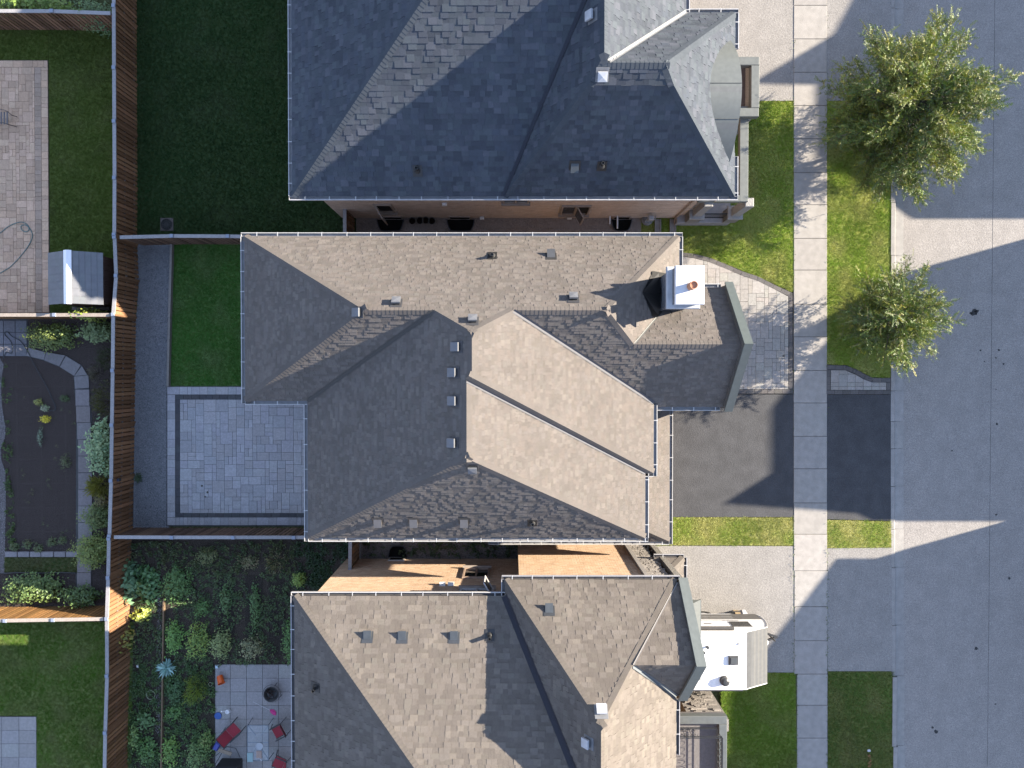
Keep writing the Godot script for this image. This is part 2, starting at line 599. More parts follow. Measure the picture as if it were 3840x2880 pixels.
func yards() -> void:
	rng.seed = 5
	var sz := [Vector2i(2, 2), Vector2i(3, 2), Vector2i(2, 3), Vector2i(2, 1), Vector2i(1, 2), Vector2i(2, 2), Vector2i(3, 3)]
	var pale := shades(Color(0.42, 0.41, 0.42), 7, 0.1)
	var dark := shades(Color(0.1, 0.1, 0.105), 4, 0.1)
	# back terrace of the brown-roofed house
	var t := bed_under("back_terrace", [624, 1446, 1175, 1446, 1175, 1974, 624, 1974], -0.004)
	stone_row(t, "paver", [627, 1465, 1170, 1465], 0.36, [0.37, 0.56, 0.56, 0.37, 0.19], pale, 0.035)
	stone_row(t, "paver", [627, 1955, 1170, 1955], 0.36, [0.37, 0.56, 0.37, 0.19], pale, 0.035)
	stone_row(t, "paver", [642, 1480.5, 642, 1939.5], 0.36, [0.37, 0.19, 0.56, 0.37], pale, 0.035)
	stone_row(t, "paver", [657.5, 1489, 1170, 1489], 0.2, [0.37, 0.37, 0.3], dark, 0.035)
	stone_row(t, "paver", [657.5, 1932, 1170, 1932], 0.2, [0.37, 0.37, 0.3], dark, 0.035)
	stone_row(t, "paver", [666, 1497.5, 666, 1923.5], 0.2, [0.37, 0.37, 0.3], dark, 0.035)
	ashlar(t, "paver", [675, 1498, 1166, 1498, 1166, 1924, 675, 1924], 0.1865, sz, pale, 0.035)
	# front court
	var warm := shades(Color(0.4, 0.375, 0.345), 7, 0.07)
	var edge := shades(Color(0.15, 0.14, 0.135), 5, 0.1)
	var f := bed_under("front_court", [2500, 948, 2548, 946, 2600, 952, 2660, 967, 2720, 991, 2780, 1017, 2840, 1037, 2900, 1067, 2950, 1088, 2972, 1098, 2974, 1477, 2500, 1477], 0.006)
	stone_row(f, "border_stone", [2500, 952, 2548, 953, 2600, 959, 2660, 974, 2720, 998, 2780, 1024, 2840, 1044, 2900, 1074, 2962, 1104], 0.2, [0.4, 0.36], edge, 0.035)
	stone_row(f, "border_stone", [2965, 1108, 2965, 1458], 0.19, [0.37, 0.37, 0.3], edge, 0.035)
	stone_row(f, "border_stone", [2500, 1468, 2974, 1468], 0.2, [0.37, 0.3], edge, 0.035)
	ashlar(f, "paver", [2500, 962, 2548, 962, 2600, 968, 2660, 983, 2720, 1007, 2780, 1033, 2840, 1053, 2900, 1083, 2956, 1112, 2956, 1459, 2500, 1459], 0.1865, sz, warm, 0.035)
	var v := bed_under("verge_paving", [3099, 1367, 3175, 1370, 3215, 1386, 3247, 1404, 3274, 1416, 3341, 1417, 3341, 1479, 3099, 1479], 0.006)
	stone_row(v, "border_stone", [3099, 1377, 3172, 1379, 3210, 1394, 3243, 1413, 3272, 1425, 3340, 1426], 0.2, [0.4, 0.36], edge, 0.035)
	stone_row(v, "border_stone", [3107, 1387, 3107, 1462], 0.19, [0.37, 0.3], edge, 0.035)
	stone_row(v, "border_stone", [3332, 1435, 3332, 1462], 0.19, [0.3], edge, 0.035)
	stone_row(v, "border_stone", [3099, 1471, 3340, 1471], 0.19, [0.37], edge, 0.035)
	ashlar(v, "paver", [3116, 1388, 3170, 1389, 3206, 1404, 3240, 1423, 3270, 1434, 3323, 1435, 3323, 1462, 3116, 1462], 0.1865, sz, warm, 0.035)
	# the neighbour's long terrace at the left edge
	var tan_ := shades(Color(0.66, 0.45, 0.31), 7, 0.14)
	var n := bed_under("neighbour_terrace", [-120, 226, 181, 226, 187, 1174, -120, 1174], 0.01)
	stone_row(n, "paver", [-100, 239, 178, 239], 0.3, [0.3, 0.45, 0.2], tan_, 0.05)
	stone_row(n, "paver", [166, 252, 171, 1172], 0.3, [0.3, 0.4, 0.16, 0.45], tan_, 0.05)
	stone_row(n, "paver", [141, 252, 146, 1172], 0.3, [0.42, 0.3, 0.2], shades(Color(0.47, 0.34, 0.25), 5, 0.1), 0.05)
	ashlar(n, "paver", [-100, 252, 128, 252, 133, 1172, -100, 1172], 0.155, sz, tan_, 0.05)
	# slabs of the two other yards
	var slab := shades(Color(0.38, 0.36, 0.35), 6, 0.08)
	var s := bed_under("slab_terrace", [806, 2491, 1200, 2491, 1200, 2960, 804, 2960], -0.002)
	for i in 7:
		for j in 10:
			var a := P(807 + 60.5 * i - 4, 2492 + 51.2 * j, 0.03)
			if i == 0:
				a = P(807, 2492 + 51.2 * j, 0.03)
			var c := P(807 + 60.5 * (i + 1) - 4, 2492 + 51.2 * (j + 1), 0.03)
			put("slab", stone_mesh(slab[rng.randi() % 6]), M.paver, s, Transform3D(Basis.from_scale(Vector3(c.x - a.x - 0.014, 0.05, c.z - a.z - 0.014)), Vector3((a.x + c.x) / 2, 0.005 + rng.randf_range(-0.004, 0.004), (a.z + c.z) / 2)))
	var w := bed_under("corner_terrace", [-120, 2686, 136, 2686, 134, 2960, -120, 2960], 0.012)
	for i in 4:
		for j in 6:
			var a := P(71 - 65.0 * (i - 1) + (2 if i == 0 else 0), 2688 + 50.5 * j, 0.04)
			var c := P(71 - 65.0 * i + 65, 2688 + 50.5 * (j + 1), 0.04)
			a = P(71 + 65.0 * (0 - i), 2688 + 50.5 * j, 0.04)
			c = P(71 + 65.0 * (1 - i), 2688 + 50.5 * (j + 1), 0.04)
			put("slab", stone_mesh(slab[rng.randi() % 6]), M.paver, w, Transform3D(Basis.from_scale(Vector3(c.x - a.x - 0.014, 0.05, c.z - a.z - 0.014)), Vector3((a.x + c.x) / 2, 0.015 + rng.randf_range(-0.003, 0.003), (a.z + c.z) / 2)))
	# timber that keeps the gravel from the lawn
	var o := P(642, 1180)
	var tb := MB.new(o)
	tb.bar(P(646, 908, 0.1), P(638, 1190, 0.1), 0.1, 0.22, Color(0.3, 0.27, 0.24))
	var tr := thing("timber_edging", "long grey timber edging between the gravel strip and the back lawn", "edging", o)
	obj("timber", tb, M.wood, tr)
	var tb2 := MB.new(o)
	tb2.bar(P(638, 1191.5, 0.1), P(632, 1449, 0.1), 0.1, 0.22, Color(0.28, 0.255, 0.23))
	obj("timber", tb2, M.wood, tr)

# ---------------------------------------------------------------- lawns
func tuft_mesh(sd: int) -> ArrayMesh:
	rng.seed = sd
	var b := MB.new()
	for i in 9:
		var t := rng.randf() * TAU
		var p := Vector3(rng.randf_range(-0.06, 0.06), 0, rng.randf_range(-0.06, 0.06))
		var lean := Vector3(cos(t), 0, sin(t))
		var side := Vector3(-sin(t), 0, cos(t)) * rng.randf_range(0.004, 0.007)
		var h := rng.randf_range(0.03, 0.06)
		var tip := p + lean * rng.randf_range(0.01, 0.05) + Vector3.UP * h
		b.tri(p - side, p + side, tip, g(rng.randf_range(0.85, 1.1)))
	return b.done()

func turf(called: String, flat: Array, per: float, green: Color, dry: Color, dryness: float, sd: int) -> void:
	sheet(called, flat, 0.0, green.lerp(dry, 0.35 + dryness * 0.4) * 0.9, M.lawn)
	var pts := PP(flat, 0.0)
	var poly := PackedVector2Array()
	var lo := Vector2(1e9, 1e9)
	var hi := -lo
	for p in pts:
		poly.append(Vector2(p.x, p.z))
		lo = lo.min(Vector2(p.x, p.z))
		hi = hi.max(Vector2(p.x, p.z))
	lo = lo.max(Vector2(-24.5, -18.5))
	hi = hi.min(Vector2(24.5, 19))
	var f := FastNoiseLite.new()
	f.seed = sd
	f.frequency = 0.45
	f.fractal_octaves = 4
	var tuft := tuft_mesh(sd)
	rng.seed = sd
	var where := []
	var tints := []
	for i in int((hi.x - lo.x) * (hi.y - lo.y) * per):
		var q := Vector2(rng.randf_range(lo.x, hi.x), rng.randf_range(lo.y, hi.y))
		if not Geometry2D.is_point_in_polygon(q + Vector2(rng.randf_range(-0.07, 0.07), rng.randf_range(-0.07, 0.07)), poly):
			continue
		var k := f.get_noise_2d(q.x, q.y)
		if dryness > 0.0 and k > 0.62 - dryness * 0.5 and rng.randf() < 0.45:
			continue
		var bas := Basis(Vector3.UP, rng.randf() * TAU).scaled(Vector3.ONE * rng.randf_range(0.7, 1.3))
		where.append(Transform3D(bas, Vector3(q.x, -0.002, q.y)))
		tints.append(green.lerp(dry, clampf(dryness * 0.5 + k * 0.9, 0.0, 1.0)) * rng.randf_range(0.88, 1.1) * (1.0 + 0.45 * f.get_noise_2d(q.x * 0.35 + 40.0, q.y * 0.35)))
	var mm := MultiMesh.new()
	mm.transform_format = MultiMesh.TRANSFORM_3D
	mm.use_colors = true
	mm.mesh = tuft
	mm.instance_count = where.size()
	for i in where.size():
		mm.set_instance_transform(i, where[i])
		mm.set_instance_color(i, tints[i])
	var o := MultiMeshInstance3D.new()
	o.name = numbered("grass")
	o.multimesh = mm
	o.material_override = M.blade
	add_child(o, true)
	o.set_meta("kind", "stuff")

func grass() -> void:
	var lush := Color(0.235, 0.35, 0.045)
	var straw := Color(0.5, 0.43, 0.2)
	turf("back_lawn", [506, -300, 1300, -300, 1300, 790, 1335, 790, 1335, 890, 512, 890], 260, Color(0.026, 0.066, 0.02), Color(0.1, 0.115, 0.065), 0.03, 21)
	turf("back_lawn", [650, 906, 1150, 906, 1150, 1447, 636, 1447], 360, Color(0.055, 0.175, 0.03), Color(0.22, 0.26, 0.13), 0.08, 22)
	turf("front_lawn", [2405, 818, 2560, 818, 2620, 700, 2790, 380, 2977, 380, 2977, 1097, 2950, 1086, 2840, 1036, 2660, 965, 2548, 944, 2500, 944, 2405, 1000], 420, lush, straw, 0.22, 23)
	turf("verge_lawn", [3101, 379, 3341, 379, 3341, 1416, 3274, 1415, 3247, 1403, 3215, 1385, 3175, 1369, 3101, 1366], 420, lush, straw, 0.22, 24)
	turf("side_lawn", [2440, 1940, 2977, 1941, 2978, 2046, 2440, 2044], 420, Color(0.23, 0.31, 0.05), straw, 0.6, 25)
	turf("verge_lawn", [3101, 1950, 3341, 1955, 3343, 2053, 3102, 2055], 420, Color(0.23, 0.31, 0.05), straw, 0.65, 26)
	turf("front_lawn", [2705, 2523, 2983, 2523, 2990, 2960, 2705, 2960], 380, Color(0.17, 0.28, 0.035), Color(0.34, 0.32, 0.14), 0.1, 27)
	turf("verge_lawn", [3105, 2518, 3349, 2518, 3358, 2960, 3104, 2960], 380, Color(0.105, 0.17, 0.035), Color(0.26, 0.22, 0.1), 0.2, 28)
	turf("neighbour_lawn", [182, 70, 512, 70, 512, 1176, 188, 1176], 300, Color(0.085, 0.13, 0.022), Color(0.19, 0.19, 0.08), 0.1, 29)
	turf("neighbour_lawn", [-120, 70, 181, 70, 181, 225, -120, 225], 300, Color(0.085, 0.13, 0.022), Color(0.19, 0.19, 0.08), 0.1, 30)
	turf("corner_lawn", [-120, 2332, 500, 2332, 490, 2960, 137, 2960, 137, 2684, -120, 2684], 320, Color(0.1, 0.21, 0.025), Color(0.32, 0.27, 0.16), 0.16, 31)
	turf("garden_grass", [16, 2090, 292, 2090, 290, 2146, 16, 2146], 260, Color(0.06, 0.11, 0.03), Color(0.2, 0.15, 0.1), 0.25, 32)

# ---------------------------------------------------------------- roofs
func face_normal(pts: Array) -> Vector3:
	var m := Vector3.ZERO
	for i in pts.size():
		var p: Vector3 = pts[i]
		m += p.cross(pts[(i + 1) % pts.size()])
	m = m.normalized()
	return m if m.y > 0.0 else -m

func lay_shingles(roof: Node3D, o: Vector3, faces: Array, tones: Array, sd: int, expo := 0.142, least := 0.13, most := 0.34) -> void:
	# faces: [corner points, eave start, eave end]. Every tab is a wedge of its own; the 300 nearest the drone are parts.
	rng.seed = sd
	var rest := MB.new(o)
	var whole := []
	for f in faces:
		var pts: Array = f[0]
		var a: Vector3 = f[1]
		var u: Vector3 = (f[2] - f[1]).normalized()
		var n := face_normal(pts)
		u = (u - n * u.dot(n)).normalized()
		var w := n.cross(u)
		if w.y < 0.0:
			u = -u
			w = n.cross(u)
		var poly := PackedVector2Array()
		var lo := Vector2(1e9, 1e9)
		var hi := -lo
		for p in pts:
			var q := Vector2((p - a).dot(u), (p - a).dot(w))
			poly.append(q)
			lo = lo.min(q)
			hi = hi.max(q)
		if Geometry2D.is_polygon_clockwise(poly):
			poly.reverse()
		var y := lo.y
		var long := expo * 1.35
		while y < hi.y:
			var x := lo.x - rng.randf() * 0.3
			while x < hi.x:
				var wide := rng.randf_range(least, most)
				var thick := rng.randf() < 0.42
				var t := rng.randf_range(0.019, 0.024) if thick else rng.randf_range(0.007, 0.01)
				var tn: Color = tones[rng.randi() % tones.size()]
				tn = tone(tn, 1.13 if thick else 0.98)
				var r := PackedVector2Array([Vector2(x + 0.002, y), Vector2(x + wide - 0.002, y), Vector2(x + wide - 0.002, y + long), Vector2(x + 0.002, y + long)])
				x += wide
				var ins := 0
				for q in r:
					if Geometry2D.is_point_in_polygon(q, poly):
						ins += 1
				if ins == 4:
					whole.append([(a + u * r[0].x + w * y - Vector3(0, ALTITUDE, 0)).length(), a, u, w, n, r, t, tn])
					continue
				for cut in Geometry2D.intersect_polygons(r, poly):
					wedge(rest, cut, y, long, t, a, u, w, n, tn)
			y += expo
	whole.sort_custom(func(p, q): return p[0] < q[0])
	for i in whole.size():
		var k: Array = whole[i]
		var r: PackedVector2Array = k[5]
		if i >= 300:
			wedge(rest, r, r[0].y, expo * 1.35, k[6], k[1], k[2], k[3], k[4], k[7])
			continue
		var b := Basis(k[2] * (r[1].x - r[0].x), k[4] * k[6], -k[3] * expo * 1.35)
		put("shingle", wedge_mesh(k[7]), M.shingle, roof, Transform3D(b, k[1] + k[2] * r[0].x + k[3] * r[0].y - o))
	stuff("shingle_field", rest, M.shingle, roof)

var wedges := {}

func wedge_mesh(col: Color) -> ArrayMesh:
	var key := col.to_html()
	if not wedges.has(key):
		var b := MB.new()
		var l := 0.25
		b.quad(Vector3(0, 1, 0), Vector3(1, 1, 0), Vector3(1, l, -1), Vector3(0, l, -1), col)
		b.quad(Vector3(0, 0, 0), Vector3(1, 0, 0), Vector3(1, 1, 0), Vector3(0, 1, 0), col)
		b.quad(Vector3(0, 0, -1), Vector3(0, 0, 0), Vector3(0, 1, 0), Vector3(0, l, -1), col)
		b.quad(Vector3(1, 0, 0), Vector3(1, 0, -1), Vector3(1, l, -1), Vector3(1, 1, 0), col)
		wedges[key] = b.done()
	return wedges[key]

func wedge(b: MB, cut: PackedVector2Array, y: float, long: float, t: float, a: Vector3, u: Vector3, w: Vector3, n: Vector3, col: Color) -> void:
	if cut.size() < 3:
		return
	if Geometry2D.is_polygon_clockwise(cut):
		cut.reverse()
	var top := []
	var low := []
	for q in cut:
		var base := a + u * q.x + w * q.y
		low.append(base)
		top.append(base + n * t * (1.0 - 0.75 * (q.y - y) / long))
	for i in range(1, cut.size() - 1):
		b.tri(top[0], top[i], top[i + 1], col)
	for i in cut.size():
		var j := (i + 1) % cut.size()
		b.quad(low[i], low[j], top[j], top[i], col)

func ridge_caps(roof: Node3D, o: Vector3, lines: Array, tones: Array, wide := 0.15) -> void:
	# lines: [low end, high end, normal of one slope, normal of the other]; bent cap shingles lapped uphill
	var rest := MB.new(o)
	var made := 0
	for f in lines:
		var a: Vector3 = f[0]
		var b: Vector3 = f[1]
		if b.y < a.y:
			var h := a
			a = b
			b = h
		var d := (b - a).normalized()
		var lay := []
		for n in [f[2], f[3]]:
			var s: Vector3 = n.cross(d).normalized()
			if s.y > 0.0:
				s = -s
			lay.append(s)
		var up: Vector3 = (f[2] + f[3]).normalized()
		var variants := []
		for k in 4:
			var m := MB.new()
			for s in lay:
				var nn: Vector3 = d.cross(s).normalized()
				if nn.dot(up) < 0.0:
					nn = -nn
				var p0 := up * 0.03
				var p1 := d * 0.2 + up * 0.02
				var q0: Vector3 = s * wide + nn * 0.026
				var q1: Vector3 = s * wide + d * 0.2 + nn * 0.017
				var e0: Vector3 = s * wide + nn * 0.004
				var col: Color = tone(tones[(k * 2) % tones.size()], 0.98)
				m.poly([p0, q0, q1, p1], up, col)
				m.poly([p0, q0, e0, up * 0.005], -d, col)
				m.poly([q0, q1, e0 + d * 0.2, e0], s, col)
			variants.append(m)
		var meshes := []
		for m in variants:
			meshes.append(m.done())
		var at := 0.0
		while at < a.distance_to(b) - 0.05:
			var p := a + d * at
			if made < 300:
				put("ridge_cap", meshes[rng.randi() % 4], M.shingle, roof, Transform3D(Basis.IDENTITY, p - o))
				made += 1
			else:
				var m: MB = variants[rng.randi() % 4]
				for i in m.v.size():
					rest.v.append(m.v[i] + p - o)
					rest.n.append(m.n[i])
					rest.c.append(m.c[i])
			at += 0.143
	if rest.v.size():
		stuff("ridge_cap_run", rest, M.shingle, roof)

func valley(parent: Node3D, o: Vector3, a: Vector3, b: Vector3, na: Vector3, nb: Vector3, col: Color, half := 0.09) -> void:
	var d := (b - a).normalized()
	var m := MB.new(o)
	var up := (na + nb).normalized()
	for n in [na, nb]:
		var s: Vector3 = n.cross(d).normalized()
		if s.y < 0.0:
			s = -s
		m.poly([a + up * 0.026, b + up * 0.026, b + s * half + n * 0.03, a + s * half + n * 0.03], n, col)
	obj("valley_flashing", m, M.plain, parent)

func gutter(house: Node3D, o: Vector3, a: Vector3, b: Vector3, out: Vector3, col: Color, lip: Color, gap := 0.85) -> void:
	# an open trough along an eave, with straps across it
	var m := MB.new(o)
	var w := 0.125
	var up := Vector3.UP
	var a0 := a + out * 0.012 - up * 0.11
	var b0 := b + out * 0.012 - up * 0.11
	m.bar(a0 + out * w / 2, b0 + out * w / 2, w, 0.008, col)
	m.bar(a0 + up * 0.05, b0 + up * 0.05, 0.008, 0.1, col)
	m.bar(a0 + out * w + up * 0.055, b0 + out * w + up * 0.055, 0.01, 0.11, lip)
	m.bar(a0 + out * (w - 0.004) + up * 0.113, b0 + out * (w - 0.004) + up * 0.113, 0.026, 0.01, lip)
	var d := (b - a).normalized()
	for e in [[a0, -d], [b0, d]]:
		m.bar(e[0] + out * 0.004 + up * 0.05, e[0] + out * w + up * 0.05, 0.006, 0.1, lip)
	var node := obj("gutter", m, M.satin, house)
	var at := rng.randf_range(0.3, 0.6)
	while at < a.distance_to(b) - 0.1:
		var s := MB.new()
		s.bar(Vector3.ZERO, out * (w + 0.02), 0.026, 0.006, g(0.42))
		put("strap", s.done(), M.satin, node, Transform3D(Basis.IDENTITY, a0 + d * at + up * 0.122 - o))
		at += gap * rng.randf_range(0.85, 1.15)

func roof_node(house: Node3D, o: Vector3, faces: Array, col: Color) -> MeshInstance3D:
	var b := MB.new(o)
	for f in faces:
		b.poly(f[0], Vector3.UP, col)
	var low := MB.new(o)
	for f in faces:
		var p := []
		for q in f[0]:
			p.append(q - Vector3(0, 0.12, 0))
		low.poly(p, Vector3.DOWN, g(0.3))
	obj("soffit", low, M.plain, house)
	return obj("roof", b, M.shingle, house)

func box_vent(house: Node3D, o: Vector3, at: Vector3, n: Vector3, col: Color, size := 0.3, high := 0.17, called := "roof_vent") -> void:
	# a sheet-metal hood on a flange, square to the slope
	var u := Vector3.UP.cross(n).normalized()
	if u.length() < 0.1:
		u = Vector3.RIGHT
	var w := n.cross(u)
	if w.y < 0.0:
		w = -w
		u = -u
	var b := Basis(u, n, -w)
	if b.determinant() < 0.0:
		b.x = -b.x
	var f := MB.new()
	f.cbox(Vector3(0, 0.035, 0), Vector3(size * 1.35, 0.012, size * 1.45), 0.004, tone(col, 0.4), b)
	var node := put(called, f.done(), M.satin, house, Transform3D(Basis.IDENTITY, at - o))
	var t := MB.new()
	t.cbox(n * (0.04 + high * 0.25), Vector3(size * 0.8, high * 0.5, size * 0.8), 0.004, tone(col, 0.3), b)
	obj("collar", t, M.metal, node)
	var h := MB.new()
	var s := size * 0.5
	var y0 := 0.04 + high * 0.45
	var y1 := 0.04 + high
	var lo := [Vector3(-s, y0, s), Vector3(s, y0, s), Vector3(s, y0, -s), Vector3(-s, y0, -s)]
	var md := [Vector3(-s, y1 - 0.03, s), Vector3(s, y1 - 0.03, s), Vector3(s, y1 - 0.03, -s), Vector3(-s, y1 - 0.03, -s)]
	for i in 4:
		lo[i] = b * lo[i]
		md[i] = b * md[i]
	var tip := n * (y1 - 0.012)
	for i in 4:
		var j := (i + 1) % 4
		h.quad(lo[i], lo[j], md[j], md[i], tone(col, 0.85))
		h.tri(md[i], md[j], tip, col)
	obj("hood", h, M.satin, node)

func small_hood(house: Node3D, o: Vector3, at: Vector3, n: Vector3, col: Color) -> void:
	# low exhaust hood open on its downhill side
	var w := (Vector3.UP - n * n.y).normalized()
	var u := w.cross(n)
	var m := MB.new()
	var s := 0.14
	var p := func(x, y, z): return u * x + n * y + w * z
	m.quad(p.call(-s, 0.03, s), p.call(s, 0.03, s), p.call(s, 0.2, -s), p.call(-s, 0.2, -s), col)
	m.quad(p.call(-s, 0.0, -s), p.call(-s, 0.0, s), p.call(-s, 0.03, s), p.call(-s, 0.2, -s), col)
	m.quad(p.call(s, 0.0, s), p.call(s, 0.0, -s), p.call(s, 0.2, -s), p.call(s, 0.03, s), col)
	var node := put("exhaust_hood", m.done(), M.metal, house, Transform3D(Basis.IDENTITY, at - o))
	var f := MB.new()
	f.quad(p.call(-0.2, 0.024, -0.15), p.call(0.2, 0.024, -0.15), p.call(0.2, 0.024, 0.26), p.call(-0.2, 0.024, 0.26), tone(col, 0.8))
	obj("flange", f, M.metal, node)

func pipe_vent(house: Node3D, o: Vector3, at: Vector3, n: Vector3, high := 0.36) -> void:
	var m := MB.new()
	var black := g(0.025)
	m.lathe(Vector3.ZERO, [Vector2(0.06, -0.1), Vector2(0.06, high), Vector2(0.048, high), Vector2(0.045, high - 0.12), Vector2(0.0, high - 0.12)], 14, black)
	var node := put("vent_pipe", m.done(), M.plastic, house, Transform3D(Basis.IDENTITY, at - o))
	var f := MB.new()
	var w := (Vector3.UP - n * n.y).normalized()
	var u := w.cross(n)
	f.box(n * 0.024, Vector3(0.34, 0.01, 0.42), g(0.05), Basis(u, n, u.cross(n)))
	obj("flange", f, M.metal, node)
	var c := MB.new()
	c.lathe(Vector3.ZERO, [Vector2(0.12, 0.02), Vector2(0.085, 0.1), Vector2(0.064, 0.13)], 14, g(0.035))
	obj("boot", c, M.plastic, node)

# ---------------------------------------------------------------- walls
func brick_wall(house: Node3D, o: Vector3, a: Vector3, b: Vector3, high: float, out: Vector3, holes: Array, tones: Array, mortar: Color, called := "wall") -> Node3D:
	# a running-bond face between two foot points; holes are [x0, x1, y0, y1] along and up it
	var m := MB.new(o)
	var d := (b - a).normalized()
	var long := a.distance_to(b)
	var back := out * -0.012
	m.bar((a + back * 10 + Vector3(0, high / 2, 0)), (b + back * 10 + Vector3(0, high / 2, 0)), 0.216, high, mortar)
	var w := obj(called, m, M.brick, house)
	var k := MB.new(o)
	var y := 0.0
	var row := 0
	while y < high - 0.05:
		var x := -0.11 if row % 2 else 0.0
		while x < long:
			var x0 := maxf(x, 0.0)
			var x1 := minf(x + 0.213, long)
			var free := x1 - x0 > 0.03
			for h in holes:
				if x1 > h[0] and x0 < h[1] and y + 0.065 > h[2] and y < h[3]:
					free = false
			if free:
				var col: Color = tones[rng.randi() % tones.size()]
				var pr := out * rng.randf_range(0.002, 0.009)
				var p := a + d * x0 + Vector3(0, y, 0)
				var q := a + d * x1 + Vector3(0, y, 0)
				var up := Vector3(0, 0.063, 0)
				k.poly([p + pr, q + pr, q + up + pr, p + up + pr], out, col)
				k.poly([p + up + pr, q + up + pr, q + up + back, p + up + back], Vector3.UP, col)
				k.poly([p + pr, p + up + pr, p + up + back, p + back], -d, col)
				k.poly([q + pr, q + up + pr, q + up + back, q + back], d, col)
			x += 0.225
		y += 0.075
		row += 1
	stuff("brickwork", k, M.brick, w)
	return w

func window(house: Node3D, o: Vector3, a: Vector3, d: Vector3, out: Vector3, wide: float, high: float, lights: int, frame: Color, open_ := -1) -> void:
	# a: lower left corner on the wall face; lights: number of sashes; open_: the sash that stands open
	var f := MB.new(o)
	var t := 0.07
	var up := Vector3.UP
	var e := out * 0.03
	f.bar(a + e + up * t / 2, a + d * wide + e + up * t / 2, 0.1, t, frame)
	f.bar(a + e + up * (high - t / 2), a + d * wide + e + up * (high - t / 2), 0.1, t, frame)
	for i in lights + 1:
		var x := lerpf(t / 2, wide - t / 2, float(i) / lights)
		f.bar(a + d * x + e + up * t, a + d * x + e + up * (high - t), 0.1, t, frame, d)
	var node := obj("window", f, M.satin, house)
	for i in lights:
		var x0 := lerpf(t / 2, wide - t / 2, float(i) / lights) + t / 2
		var x1 := lerpf(t / 2, wide - t / 2, float(i + 1) / lights) - t / 2
		var p := MB.new(o)
		if i == open_:
			var b := MB.new(o)
			b.poly([a + d * x0 + up * t, a + d * x1 + up * t, a + d * x1 + up * (high - t), a + d * x0 + up * (high - t)], out, g(0.015))
			obj("opening", b, M.plain, node)
			var s := (d * 0.5 + out * 0.86).normalized()
			var h := a + d * x0 + out * 0.08
			var l := x1 - x0
			p.poly([h + up * t, h + s * l + up * t, h + s * l + up * (high - t), h + up * (high - t)], d, g(1))
			obj("pane", p, M.pane, node)
			var q := MB.new(o)
			q.bar(h + up * t, h + s * l + up * t, 0.045, 0.05, frame)
			q.bar(h + up * (high - t), h + s * l + up * (high - t), 0.045, 0.05, frame)
			q.bar(h + s * l + up * t, h + s * l + up * (high - t), 0.045, 0.05, frame, s)
			q.bar(h + up * t, h + up * (high - t), 0.045, 0.05, frame, s)
			obj("sash", q, M.satin, node)
		else:
			p.poly([a + d * x0 + up * t + out * 0.012, a + d * x1 + up * t + out * 0.012, a + d * x1 + up * (high - t) + out * 0.012, a + d * x0 + up * (high - t) + out * 0.012], out, g(1))
			obj("pane", p, M.pane, node)
	var s2 := MB.new(o)
	s2.bar(a - d * 0.06 + out * 0.07 - up * 0.05, a + d * (wide + 0.06) + out * 0.07 - up * 0.05, 0.18, 0.09, Color(0.42, 0.36, 0.31))
	obj("sill", s2, M.concrete, node)

func plain_walls(house: Node3D, o: Vector3, foot: Array, y1: float, col: Color, m: Material) -> void:
	var b := MB.new(o)
	b.prism(foot, -0.1, y1, col)
	obj("wall", b, m, house)

func coping(house: Node3D, o: Vector3, pts: Array, wide: float, thick: float, col: Color, called := "parapet_coping") -> void:
	var b := MB.new(o)
	for i in pts.size() - 1:
		b.bar(pts[i], pts[i + 1], wide, thick, col)
	obj(called, b, M.satin, house)

